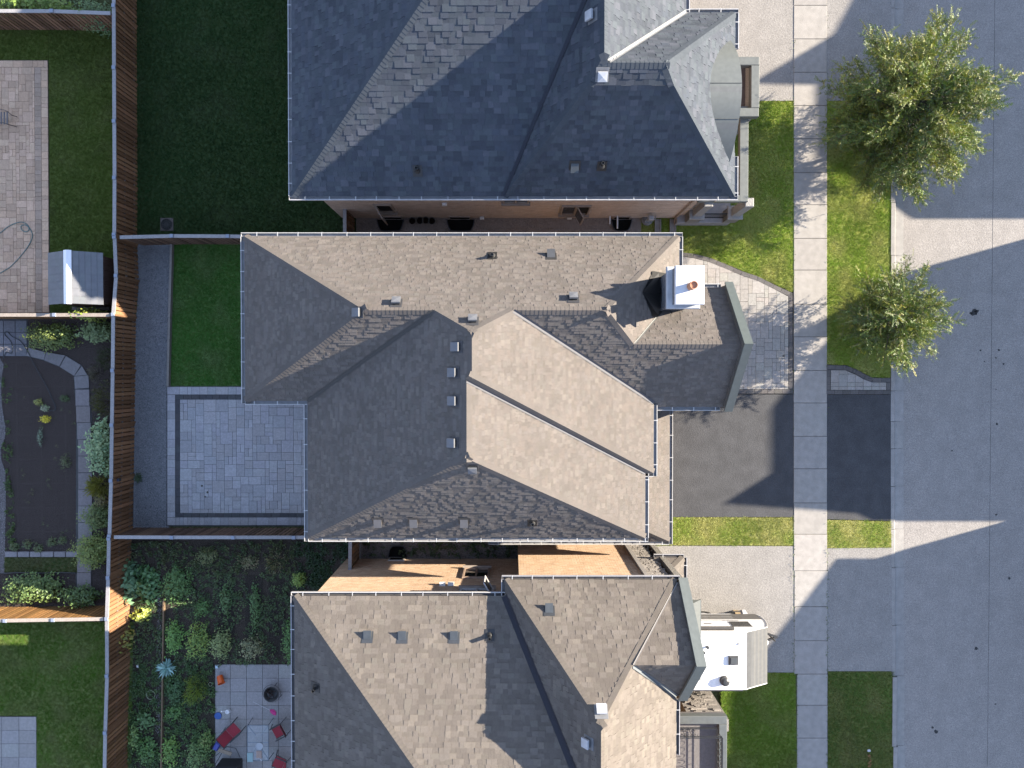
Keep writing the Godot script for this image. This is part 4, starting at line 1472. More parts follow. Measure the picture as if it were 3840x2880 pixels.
	plain_walls(hs, o, [Vector3(xl, 0, zm + 0.24), Vector3(xr - 0.01, 0, zm + 0.24), Vector3(xr - 0.01, 0, 21), Vector3(xl, 0, 21)], e - 0.14, bk, M.brick)
	plain_walls(hs, o, [Vector3(xr, 0, zg + 0.24), Vector3(5.7, 0, zg + 0.24), Vector3(5.7, 0, 21), Vector3(xr, 0, 21)], e - 0.14, bk, M.brick)
	# stone cladding at the garage end of the side wall
	var sb := MB.new(o)
	sb.bar(Vector3(xs, 3.05, zg + 0.06), Vector3(6.0, 3.05, zg + 0.06), 0.2, 6.1, Color(0.5, 0.45, 0.4))
	var clad := obj("stone_cladding", sb, M.stone, hs)
	var bits := MB.new(o)
	var y := 0.0
	while y < 6.0:
		var hh := rng.randf_range(0.1, 0.24)
		var px := xs
		while px < 5.95:
			var l := rng.randf_range(0.16, 0.45)
			var k := rng.randf_range(0.75, 1.12)
			bits.cbox(Vector3(px + l / 2, y + hh / 2, zg - 0.05), Vector3(minf(l, 6.0 - px) - 0.02, 0.05 + rng.randf() * 0.03, hh - 0.02), 0.012, Color(0.56 * k, 0.51 * k, 0.46 * k), Basis(Vector3.RIGHT, Vector3.FORWARD, Vector3.UP))
			px += l
		y += hh
	stuff("rubble_stone", bits, M.stone, clad)
	var tq := MB.new(o)
	tq.bar(Vector3(xs - 0.02, 3.0, zg - 0.08), Vector3(xs - 0.02, 6.1, zg - 0.08), 0.1, 0.16, Color(0.3, 0.28, 0.26), Vector3.RIGHT)
	tq.bar(Vector3(xs - 0.02, 0.0, zg - 0.08), Vector3(xs - 0.02, 2.997, zg - 0.08), 0.1, 0.16, Color(0.3, 0.28, 0.26), Vector3.RIGHT)
	obj("corner_trim", tq, M.satin, hs)
	for k in [[1658, 2196, 4.2], [1690, 2196, 4.2]]:
		var vb := MB.new(o)
		vb.cbox(Vector3(x.call(k[0], k[2]), k[2], zm - 0.07), Vector3(0.24, 0.16, 0.14), 0.02, g(0.7))
		obj("wall_vent", vb, M.plastic, hs)
	var q := MB.new(o)
	q.box(Vector3(x.call(1485, 0.3), 0.22, zm - 0.03), Vector3(0.75, 0.4, 0.05), Color(0.5, 0.45, 0.4))
	var bw := obj("basement_window", q, M.satin, hs)
	var qq := MB.new(o)
	qq.box(Vector3(x.call(1485, 0.3), 0.24, zm - 0.06), Vector3(0.6, 0.28, 0.02), g(1))
	obj("pane", qq, M.pane, bw)
	# gable wall in front with its metal coping
	var gw := MB.new(o)
	var gf := [Vector3(6.2, 0, 7.7), Vector3(6.2, 6.45, 7.7), Vector3(6.2, 9.0, 9.8), Vector3(6.2, 6.45, 12.0), Vector3(6.2, 0, 12.0)]
	var go := []
	for p in gf:
		go.append(p + Vector3(0.24, 0, 0))
	gw.poly(gf, Vector3.LEFT, Color(0.45, 0.42, 0.38))
	gw.poly(go, Vector3.RIGHT, Color(0.45, 0.42, 0.38))
	for i in 5:
		var w := (i + 1) % 5
		gw.poly([gf[i], gf[w], go[w], go[i]], (gf[i] + gf[w]) / 2 - Vector3(6.2, 4, 9.8), Color(0.45, 0.42, 0.38))
	obj("gable_wall", gw, M.stone, hs)
	var cc := Color(0.125, 0.14, 0.135)
	var cp := MB.new(o)
	cp.bar(Vector3(6.33, 6.45, 7.58), Vector3(6.33, 9.1, 9.8), 0.34, 0.07, cc)
	cp.bar(Vector3(6.33, 9.1, 9.76), Vector3(6.33, 6.45, 12.13), 0.34, 0.07, cc)
	obj("gable_coping", cp, M.satin, hs)
	# metal canopy over the garage door
	var mt := MB.new(o)
	var ca := P(2594, 2252, 3.2)
	var cb := P(2628, 2555, 3.2)
	var mg := Color(0.095, 0.104, 0.1)
	mt.poly([Vector3(6.45, 4.0, ca.z + 0.3), Vector3(cb.x, 3.1, ca.z), Vector3(cb.x, 3.1, cb.z), Vector3(6.45, 4.0, cb.z - 0.3)], Vector3(0.5, 1, 0), mg)
	mt.poly([Vector3(6.45, 4.0, ca.z + 0.3), Vector3(cb.x, 3.1, ca.z), Vector3(6.45, 3.1, ca.z)], Vector3(0, 0.3, -1), mg)
	mt.poly([Vector3(6.45, 4.0, cb.z - 0.3), Vector3(cb.x, 3.1, cb.z), Vector3(6.45, 3.1, cb.z)], Vector3(0, 0.3, 1), mg)
	mt.bar(Vector3(cb.x, 3.04, ca.z), Vector3(cb.x, 3.04, cb.z), 0.05, 0.12, tone(mg, 1.3))
	obj("door_canopy", mt, M.satin, hs)
	# balcony with wrought-iron railing, stone piers below it
	var bh := 3.4
	var pa := P(2544, 2686, bh)
	var pb := P(2727, 2686, bh)
	var pf := MB.new(o)
	pf.prism([Vector3(5.7, 0, 19), Vector3(pb.x - 0.05, 0, 19), Vector3(pb.x - 0.05, 0, pa.z + 0.05), Vector3(5.7, 0, pa.z + 0.05)], 2.9, bh - 0.3, Color(0.2, 0.19, 0.185))
	obj("balcony_floor", pf, M.paver, hs)
	var rg := MB.new(o)
	rg.cbox(Vector3((5.7 + pb.x) / 2, bh - 0.14, pa.z + 0.17), Vector3(pb.x - 5.7, 0.28, 0.34), 0.02, mg)
	rg.cbox(Vector3(pb.x - 0.17, bh - 0.14, (pa.z + 0.345 + 18) / 2), Vector3(0.34, 0.28, 18 - pa.z - 0.345), 0.02, mg)
	rg.bar(Vector3(6.55, bh + 1.6, pa.z + 1.9), Vector3(6.75, bh + 1.4, 18), 0.2, 0.2, mg)
	obj("balcony_coping", rg, M.satin, hs)
	var ir := MB.new(o)
	var iron := g(0.018)
	var zr := pa.z + 0.45
	var xr2 := pb.x - 0.45
	for yy in [0.06, 0.16, 0.78, 0.9]:
		ir.bar(Vector3(5.85, bh + yy, zr), Vector3(xr2, bh + yy, zr), 0.03, 0.025, iron)
		ir.bar(Vector3(xr2, bh + yy, zr), Vector3(xr2, bh + yy, 18), 0.03, 0.025, iron)
	var scroll := func(c: Vector3, d: Vector3, r: float):
		for s in [-1.0, 1.0]:
			var pts := []
			for i in 16:
				var t := i * 0.52
				var rr := r * (1.0 - i / 20.0)
				pts.append(c + Vector3.UP * (s * 0.16 + s * rr * sin(t)) + d * (s * rr * cos(t)))
			ir.tube(pts, 0.011, 4, iron)
	for i in 6:
		scroll.call(Vector3(6.05 + i * 0.27, bh + 0.47, zr), Vector3.RIGHT, 0.13)
		ir.bar(Vector3(5.92 + i * 0.27, bh + 0.06, zr), Vector3(5.92 + i * 0.27, bh + 0.9, zr), 0.016, 0.016, iron, Vector3.RIGHT)
	for i in 9:
		scroll.call(Vector3(xr2, bh + 0.47, zr + 0.2 + i * 0.27), Vector3.BACK, 0.13)
		ir.bar(Vector3(xr2, bh + 0.06, zr + 0.07 + i * 0.27), Vector3(xr2, bh + 0.9, zr + 0.07 + i * 0.27), 0.016, 0.016, iron, Vector3.RIGHT)
	obj("balcony_railing", ir, M.satin, hs)
	var pier := MB.new(o)
	var q0 := P(2580, 2650, 2.6)
	var q1 := P(2722, 2690, 2.6)
	pier.prism([Vector3(q0.x, 0, q1.z + 0.4), Vector3(q1.x, 0, q1.z + 0.4), Vector3(q1.x, 0, q1.z - 0.1), Vector3(q0.x, 0, q1.z - 0.1)], 0.0, 3.0, Color(0.5, 0.46, 0.42))
	obj("porch_pier", pier, M.stone, hs)
	var pb2 := MB.new(o)
	for i in 60:
		var l := rng.randf_range(0.15, 0.4)
		var k := rng.randf_range(0.8, 1.15)
		pb2.cbox(Vector3(rng.randf_range(q0.x + 0.2, q1.x - 0.2), rng.randf_range(0.1, 2.8), q1.z - 0.12), Vector3(l, rng.randf_range(0.04, 0.08), rng.randf_range(0.1, 0.2)), 0.015, Color(0.56 * k, 0.51 * k, 0.46 * k), Basis(Vector3.RIGHT, Vector3.FORWARD, Vector3.UP))
	stuff("rubble_stone", pb2, M.stone, hs)
	var gt := MB.new(o)
	var ga := P(2590, 2602, 1.2)
	for i in 6:
		gt.bar(ga + Vector3(0.1 * i, 0.0, 0.02 * i), ga + Vector3(0.1 * i, -1.1, 0.02 * i), 0.02, 0.02, iron, Vector3.RIGHT)
		gt.bar(ga + Vector3(0.0, -0.2 * i, 0), ga + Vector3(0.5, -0.2 * i, 0.1), 0.03, 0.025, iron)
	obj("porch_gate", gt, M.satin, hs)
	var on := func(f, px, py):
		var n: Vector3 = face_normal(f[0])
		var p0: Vector3 = f[0][0]
		var eye := Vector3(0, ALTITUDE, 0)
		var d := (P(px, py, 0.0) - eye).normalized()
		return eye + d * ((p0 - eye).dot(n) / d.dot(n))
	for k in [[mn, 1379, 2384], [mn, 1509, 2386], [mn, 1703, 2386], [wn, 2059, 2286]]:
		small_hood(hs, o, on.call(k[0], k[1], k[2]), nm.call(k[0]), Color(0.09, 0.095, 0.1))
	pipe_vent(hs, o, on.call(mn, 1837, 2382), nm.call(mn), 0.4)
	pipe_vent(hs, o, on.call(mw, 1184, 2575), nm.call(mw), 0.4)
	box_vent(hs, o, on.call(wn, 2254, 2666), nm.call(wn), Color(0.42, 0.43, 0.45), 0.32, 0.2)
	box_vent(hs, o, on.call(ww, 2207, 2782), nm.call(ww), Color(0.42, 0.43, 0.45), 0.3, 0.18)

# ---------------------------------------------------------------- houses on the far side of the road, outside the frame; their shadows fall across it
func hip_house(label: String, x0: float, x1: float, z0: float, z1: float, ra: Vector3, rb: Vector3, gables: Array, e := 6.0) -> void:
	var o := Vector3((x0 + x1) / 2, 0, (z0 + z1) / 2)
	var hs := thing("house", label, "house", o, "houses across the road")
	plain_walls(hs, o, [Vector3(x0 + 0.4, 0, z1 - 0.4), Vector3(x1 - 0.4, 0, z1 - 0.4), Vector3(x1 - 0.4, 0, z0 + 0.4), Vector3(x0 + 0.4, 0, z0 + 0.4)], e - 0.05, Color(0.32, 0.23, 0.18), M.brick)
	var b := MB.new(o)
	var col := Color(0.17, 0.16, 0.15)
	var nw := Vector3(x0, e, z0)
	var ne := Vector3(x1, e, z0)
	var sw := Vector3(x0, e, z1)
	var se := Vector3(x1, e, z1)
	for t in [[nw, ra, rb], [nw, rb, sw], [sw, rb, se], [se, rb, ra], [se, ra, ne], [ne, ra, nw]]:
		if (t[1] - t[0]).cross(t[2] - t[0]).y > 0.0:
			b.tri(t[0], t[1], t[2], col)
		else:
			b.tri(t[0], t[2], t[1], col)
	for k in gables:
		# [front x, ridge z, half width, ridge height]
		var p := Vector3(k[0], k[3], k[1])
		var q := Vector3(k[0] + 4.5, k[3], k[1])
		var l := Vector3(k[0], e - 0.02, k[1] - k[2])
		var r := Vector3(k[0], e - 0.02, k[1] + k[2])
		b.poly([p, q, q + (l - p), l], Vector3.UP, col)
		b.poly([p, q, q + (r - p), r], Vector3.UP, col)
		b.poly([p, l, Vector3(k[0], 0, l.z), Vector3(k[0], 0, r.z), r], Vector3.LEFT, Color(0.32, 0.23, 0.18))
		b.poly([l, Vector3(k[0], 0, l.z), Vector3(k[0] + 4.5, 0, l.z), Vector3(k[0] + 4.5, e, l.z)], Vector3.FORWARD, Color(0.32, 0.23, 0.18))
		b.poly([r, Vector3(k[0], 0, r.z), Vector3(k[0] + 4.5, 0, r.z), Vector3(k[0] + 4.5, e, r.z)], Vector3.BACK, Color(0.32, 0.23, 0.18))
	obj("roof", b, M.shingle, hs)

func houses_over_the_road() -> void:
	hip_house("brick house across the road opposite the blue-grey roofed house", 33.4, 45, -27, -11.3, Vector3(37.4, 9.6, -20.5), Vector3(37.4, 9.6, -16.5), [[34.0, -19.7, 2.6, 9.4]])
	hip_house("brick house across the road opposite the brown-roofed house", 31.3, 44, -8.4, 2.6, Vector3(36.5, 10.0, -5.3), Vector3(36.5, 10.0, -2.2), [[32.6, -0.45, 2.9, 9.3], [32.5, -7.2, 1.5, 8.0]])
	hip_house("brick house across the road opposite the orange brick house", 29.7, 43, 4.35, 19.5, Vector3(34.6, 10.0, 8.0), Vector3(34.6, 10.0, 15), [[30.9, 12.5, 3.0, 9.4]])

# ---------------------------------------------------------------- fences
var board_meshes := {}

func unit_box(col: Color) -> ArrayMesh:
	var key := col.to_html()
	if not board_meshes.has(key):
		var b := MB.new()
		b.box(Vector3.ZERO, Vector3.ONE, col)
		board_meshes[key] = b.done()
	return board_meshes[key]

func fence(label: String, tops: Array, high: float, wood: Color, cap: Color, first_post := true, last_post := true, called := "fence", group := "") -> void:
	# board-on-board fence under a flat cap rail; tops: measured places of its posts
	var at := PP(tops, high)
	for i in at.size():
		at[i] = Vector3(at[i].x, 0, at[i].z)
	var o: Vector3 = at[0]
	var f := thing(called, label, "fence", o, group)
	var woods := shades(wood, 9, 0.34)
	for i in at.size():
		if (i == 0 and not first_post) or (i == at.size() - 1 and not last_post):
			continue
		var p: Vector3 = at[i] - o
		var pn := put("post", unit_box(tone(wood, 0.9)), M.wood, f, Transform3D(Basis.from_scale(Vector3(0.1, high + 0.02, 0.1)), p + Vector3(0, (high + 0.02) / 2, 0)))
		var c := MB.new()
		c.cbox(p + Vector3(0, high + 0.05, 0), Vector3(0.155, 0.05, 0.155), 0.012, Color(0.2, 0.23, 0.29))
		var cn := put("post_cap", c.done(), M.satin, f)
		cn.set_meta("_x", 1)
	for i in at.size() - 1:
		var a: Vector3 = at[i] - o
		var b: Vector3 = at[i + 1] - o
		var d := (b - a).normalized()
		var s := d.cross(Vector3.UP)
		var long := a.distance_to(b)
		var bas := Basis(d, Vector3.UP, s)
		put("cap_rail", unit_box(tone(cap, rng.randf_range(0.9, 1.08))), M.wood, f, Transform3D(bas * Basis.from_scale(Vector3(long - 0.09, 0.04, 0.15)), (a + b) / 2 + Vector3(0, high, 0)))
		for y in [0.25, high * 0.56, high - 0.1]:
			put("rail", unit_box(tone(Color(0.27, 0.22, 0.185), rng.randf_range(0.85, 1.1))), M.wood, f, Transform3D(bas * Basis.from_scale(Vector3(long - 0.1, 0.09, 0.042)), (a + b) / 2 + Vector3(0, y, 0)))
		var n := int(long / 0.098)
		for k in n:
			var x := 0.06 + (long - 0.12) * (k + 0.5) / n
			var side := 0.033 if k % 2 else -0.033
			var tilt := Basis(s, rng.randf_range(-0.012, 0.012))
			put("board", unit_box(woods[rng.randi() % 9]), M.wood, f, Transform3D(tilt * bas * Basis.from_scale(Vector3(0.138, high - 0.1, 0.019)), a + d * x + s * side + Vector3(0, (high - 0.1) / 2 + 0.06, 0)))

func fences() -> void:
	rng.seed = 41
	var wood := Color(0.32, 0.17, 0.088)
	var cap := Color(0.4, 0.385, 0.385)
	var cedar := Color(0.31, 0.165, 0.075)
	fence("long brown board fence behind the dark lawn of the blue-grey roofed house", [427, -205, 427, 22, 428, 254, 429, 455, 430, 667, 429, 880], 1.86, wood, cap)
	fence("long brown board fence beside the dark gravel strip and slabbed garden path", [430, 889, 436, 1034, 425, 1180, 423, 1389, 420, 1594, 417, 1802, 411, 2010], 1.86, wood, cap)
	fence("long brown board fence along the vegetable garden and the corner lawn", [409, 2019, 406, 2166, 401, 2320, 402, 2534, 395, 2747, 391, 2960], 1.86, wood, cap)
	fence("short board fence between the dark back lawn and the gravel strip's end", [446, 890, 645, 885, 855, 886, 1010, 889], 1.82, Color(0.19, 0.12, 0.085), cap, false)
	fence("short board fence between the grey paver terrace and the vegetable garden", [424, 2014, 645, 2015, 875, 2015, 1103, 2015, 1215, 2016], 1.82, Color(0.18, 0.115, 0.08), cap, false)
	fence("wooden side gate beside the passage with the window wells", [1293, 770, 1293, 905], 1.8, Color(0.24, 0.135, 0.08), cap, true, true, "side_gate")
	fence("wooden side gate beside the orange brick wall", [1314, 2010, 1312, 2140], 1.8, Color(0.3, 0.19, 0.11), cap, true, true, "side_gate")
	fence("red-brown board fence under climbing leaves in the top left corner", [-120, 41, 195, 42, 419, 50], 1.68, Color(0.27, 0.15, 0.09), cap, true, false)
	fence("board fence running between the shed and the yellow-green bushes", [-120, 1181, 205, 1181, 416, 1181], 1.8, cedar, Color(0.4, 0.34, 0.29), true, false)
	fence("orange cedar fence behind the corner lawn with its sunny patch", [-120, 2327, 20, 2327, 200, 2324, 392, 2321], 1.8, Color(0.36, 0.19, 0.07), Color(0.46, 0.4, 0.34), true, false)

# ---------------------------------------------------------------- plants
func leaf(b: MB, p: Vector3, d: Vector3, up: Vector3, long: float, wide: float, col: Color) -> void:
	var s := d.cross(up)
	if s.length_squared() < 1e-6:
		return
	s = s.normalized() * wide * 0.5
	var tip := p + d * long
	var m := p + d * long * 0.45
	var fold := up * wide * 0.12
	b.tri(p, m - s + fold, tip, col)
	b.tri(p, tip, m + s + fold, col)

func ball() -> Vector3:
	while true:
		var v := Vector3(rng.randf_range(-1, 1), rng.randf_range(-1, 1), rng.randf_range(-1, 1))
		var l := v.length_squared()
		if l < 1.0 and l > 0.01:
			return v.normalized()
	return Vector3.UP

func tree(label: String, base: Vector3, mid: Vector3, rad: Vector3, sd: int, n_limbs: int, per: int) -> void:
	rng.seed = sd
	var t := thing("tree", label, "tree", base, "street trees on the verge")
	var bark := Color(0.13, 0.11, 0.095)
	var tr := MB.new(base)
	var fork := base + Vector3(0.05, 1.5, 0.03)
	tr.tube([base + Vector3(0, -0.1, 0), base + Vector3(0.02, 0.7, 0.0), fork, lerp(fork, mid, 0.6), mid + Vector3(0, rad.y * 0.5, 0)], 0.11, 9, bark, 0.025)
	obj("trunk", tr, M.wood, t)
	var crown := MB.new(base)
	var greens := [Color(0.105, 0.16, 0.03), Color(0.08, 0.13, 0.028), Color(0.14, 0.185, 0.036), Color(0.17, 0.195, 0.045), Color(0.06, 0.1, 0.026), Color(0.25, 0.23, 0.03)]
	for i in n_limbs:
		var az := TAU * (i * 0.381966 + rng.randf_range(-0.04, 0.04))
		var el := asin(lerpf(-0.8, 0.93, (i + 0.5) / n_limbs))
		var dir := Vector3(cos(az) * cos(el), sin(el), sin(az) * cos(el))
		var reach := rng.randf_range(0.72, 1.12)
		var tip := mid + Vector3(dir.x * rad.x, dir.y * rad.y, dir.z * rad.z) * reach
		var root := fork.lerp(mid + Vector3(0, rad.y * 0.35, 0), clampf(0.15 + 0.75 * (dir.y + 0.3), 0.0, 0.95))
		var knee := root.lerp(tip, 0.45) + Vector3(0, 0.16 * root.distance_to(tip), 0)
		var pts := []
		for k in 7:
			var q := k / 6.0
			pts.append(root.lerp(knee, q).lerp(knee.lerp(tip, q), q))
		var lm := MB.new(base)
		lm.tube(pts, 0.035, 5, bark, 0.007)
		obj("limb", lm, M.wood, t)
		var main: Color = greens[rng.randi() % 5]
		for k in per:
			var q := 1.0 if k == 0 else pow(rng.randf(), 0.7) * 0.85 + 0.17
			q = minf(q, 1.0)
			var p := root.lerp(knee, q).lerp(knee.lerp(tip, q), q) + ball() * rng.randf() * 0.4 * minf(1.0, k / 12.0)
			var tan := (knee.lerp(tip, q) - root.lerp(knee, q)).normalized()
			var out := (p - mid).normalized()
			var d := (tan * 0.7 + ball() * 1.25 + out * 0.3 + Vector3(0, 0.16, 0)).normalized()
			var long := rng.randf_range(0.2, 0.5) * (1.2 - 0.35 * q)
			if k < 3:
				d = (tan + ball() * 0.25 + out * 0.2).normalized()
				long = rng.randf_range(0.35, 0.75)
			var col: Color = main.lerp(greens[rng.randi() % 6], 0.5) * rng.randf_range(0.8, 1.15)
			if rng.randf() < 0.05:
				col = greens[5]
			var side := d.cross(ball()).normalized()
			var n := int(long / 0.032)
			var pos := p
			var tw := [p]
			for j in n:
				var f := float(j) / n
				d = (d + Vector3(0, -0.012, 0) + ball() * 0.03).normalized()
				pos += d * 0.032
				if j % 6 == 5:
					tw.append(pos)
				if f < 0.12:
					continue
				var s := side * (1.0 if j % 2 else -1.0)
				var ld := (s + d * 0.75 + ball() * 0.3).normalized()
				var upv := (d.cross(s) + Vector3(0, 0.6, 0) + ball() * 0.4).normalized()
				leaf(crown, pos, ld, upv, rng.randf_range(0.055, 0.095) * (1.1 - 0.35 * f), rng.randf_range(0.03, 0.048), col * rng.randf_range(0.85, 1.15))
			if tw.size() > 1 and k % 3 == 0:
				for j in tw.size() - 1:
					crown.bar(tw[j], tw[j + 1], 0.008, 0.008, Color(0.16, 0.12, 0.08))
	obj("crown", crown, M.leaf, t)

func trees() -> void:
	tree("larger street tree on the verge at the top beside the blue-grey roofed house", P(3225, 560), Vector3(16.3, 3.35, -10.75), Vector3(3.35, 2.7, 3.3), 501, 90, 205)
	tree("smaller street tree on the verge beside the curved front court", P(3222, 1210), Vector3(16.15, 2.5, -2.45), Vector3(2.1, 1.8, 2.1), 502, 52, 108)

func shrub(called: String, label: String, category: String, px: float, py: float, rx: float, ry: float, high: float, size: float, count: int, a: Color, b: Color, group := "", style := 0) -> void:
	# rx, ry: half sizes in pixels of the photograph; style 0 leafy dome, 1 upright spray, 2 rosette of long leaves
	rng.seed = int(px * 7 + py * 13)
	var k := (ALTITUDE - high * 0.6) / LENS
	var at := P(px, py, high * 0.6)
	at.y = 0.0
	var rad := Vector3(rx * k, high, ry * k)
	var m := MB.new(at)
	var f := FastNoiseLite.new()
	f.seed = int(px + py)
	f.frequency = 1.6
	var stem := MB.new(at)
	for i in 5:
		var t := TAU * i / 5.0 + rng.randf()
		var e := at + Vector3(cos(t) * rad.x * 0.5, high * 0.75, sin(t) * rad.z * 0.5)
		stem.tube([at + Vector3(cos(t), 0, sin(t)) * 0.03, at.lerp(e, 0.5) + Vector3(0, 0.06, 0), e], 0.012, 5, Color(0.12, 0.09, 0.05), 0.004)
	for i in count:
		var n := ball()
		n.y = absf(n.y)
		var bump := 1.0 + 0.75 * f.get_noise_3dv(n * 1.1 + at) + 0.2 * f.get_noise_3dv(n * 3.2 + at)
		var r := (rng.randf_range(0.62, 1.0) if rng.randf() < 0.75 else rng.randf_range(0.25, 0.7)) * bump
		var p := at + Vector3(n.x * rad.x * r, 0.03 + n.y * rad.y * r, n.z * rad.z * r)
		var col := a.lerp(b, clampf(0.5 + f.get_noise_3dv(p * 2.0) * 0.9 + rng.randf_range(-0.3, 0.3), 0, 1)) * rng.randf_range(0.75, 1.2)
		var l := size * rng.randf_range(0.7, 1.25)
		if style == 0:
			var d := (ball() + n * 0.5 + Vector3(0, -0.1, 0)).normalized()
			var up := (n + Vector3.UP * 0.8 + ball() * 0.7).normalized()
			leaf(m, p, (d - up * d.dot(up)).normalized(), up, l, l * 0.62, col)
		elif style == 1:
			var d := (n * 0.7 + Vector3.UP * 0.7 + ball() * 0.5).normalized()
			leaf(m, p, d, ball(), l * 1.5, l * 0.22, col)
		else:
			var d := (Vector3(n.x, 0.35, n.z).normalized() + ball() * 0.25).normalized()
			leaf(m, at + Vector3(0, rng.randf() * high * 0.6, 0), d, Vector3.UP, rad.x * rng.randf_range(0.6, 1.05), l, col)
	var o := thing(called, label, category, at, group)
	obj("foliage", m, M.leaf, o)
	obj("stem", stem, M.wood, o)

func cover(flat: Array, per: float, size: float, a: Color, b: Color, sd: int) -> void:
	# low weeds and sprouts nobody could count
	var pts := PP(flat, 0.0)
	var poly := PackedVector2Array()
	var lo := Vector2(1e9, 1e9)
	var hi := -lo
	for p in pts:
		poly.append(Vector2(p.x, p.z))
		lo = lo.min(Vector2(p.x, p.z))
		hi = hi.max(Vector2(p.x, p.z))
	rng.seed = sd
	var m := MB.new()
	for i in 14:
		var d := (ball() + Vector3(0, 0.5, 0)).normalized()
		leaf(m, Vector3(rng.randf_range(-0.06, 0.06), rng.randf_range(0, 0.1), rng.randf_range(-0.06, 0.06)), d, (Vector3.UP + ball() * 0.5).normalized(), size * rng.randf_range(0.6, 1.2), size * 0.5, g(rng.randf_range(0.75, 1.15)))
	var f := FastNoiseLite.new()
	f.seed = sd
	f.frequency = 0.5
	var where := []
	var tints := []
	for i in int((hi.x - lo.x) * (hi.y - lo.y) * per):
		var q := Vector2(rng.randf_range(lo.x, hi.x), rng.randf_range(lo.y, hi.y))
		if not Geometry2D.is_point_in_polygon(q, poly) or f.get_noise_2d(q.x, q.y) < rng.randf_range(-0.5, 0.3):
			continue
		where.append(Transform3D(Basis(Vector3.UP, rng.randf() * TAU).scaled(Vector3.ONE * rng.randf_range(0.5, 1.5)), Vector3(q.x, -0.01, q.y)))
		tints.append(a.lerp(b, rng.randf()) * rng.randf_range(0.7, 1.2))
	var mm := MultiMesh.new()
	mm.transform_format = MultiMesh.TRANSFORM_3D
	mm.use_colors = true
	mm.mesh = m.done()
	mm.instance_count = where.size()
	for i in where.size():
		mm.set_instance_transform(i, where[i])
		mm.set_instance_color(i, tints[i])
	var o := MultiMeshInstance3D.new()
	o.name = numbered("ground_cover")
	o.multimesh = mm
	o.material_override = M.leaf
	add_child(o, true)
	o.set_meta("kind", "stuff")

func pebbles(flat: Array, per: float, size: float, tints_: Array, sd: int) -> void:
	var pts := PP(flat, 0.0)
	var poly := PackedVector2Array()
	var lo := Vector2(1e9, 1e9)
	var hi := -lo
	for p in pts:
		poly.append(Vector2(p.x, p.z))
		lo = lo.min(Vector2(p.x, p.z))
		hi = hi.max(Vector2(p.x, p.z))
	rng.seed = sd
	var m := MB.new()
	var top := Vector3(0, 0.55, 0)
	for k in 6:
		var t := TAU * k / 6.0
		var s := TAU * (k + 1) / 6.0
		var p := Vector3(cos(t), 0.1, -sin(t)) * (0.8 + 0.3 * sin(k * 2.3))
		var q := Vector3(cos(s), 0.1, -sin(s)) * (0.8 + 0.3 * sin((k + 1) % 6 * 2.3))
		m.tri(p, q, top, g(1))
		m.quad(p - Vector3(0, 0.3, 0), q - Vector3(0, 0.3, 0), q, p, g(0.9))
	var mm := MultiMesh.new()
	mm.transform_format = MultiMesh.TRANSFORM_3D
	mm.use_colors = true
	mm.mesh = m.done()
	var where := []
	for i in int((hi.x - lo.x) * (hi.y - lo.y) * per):
		var q := Vector2(rng.randf_range(lo.x, hi.x), rng.randf_range(lo.y, hi.y))
		if Geometry2D.is_point_in_polygon(q, poly):
			where.append(Transform3D(Basis.from_euler(Vector3(rng.randf_range(-0.4, 0.4), rng.randf() * TAU, rng.randf_range(-0.4, 0.4))).scaled(Vector3.ONE * size * rng.randf_range(0.5, 1.4)), Vector3(q.x, -0.008, q.y)))
	mm.instance_count = where.size()
	for i in where.size():
		mm.set_instance_transform(i, where[i])
		mm.set_instance_color(i, tints_[rng.randi() % tints_.size()] * rng.randf_range(0.7, 1.25))
	var o := MultiMeshInstance3D.new()
	o.name = numbered("gravel")
	o.multimesh = mm
	o.material_override = M.stone
	add_child(o, true)
	o.set_meta("kind", "stuff")

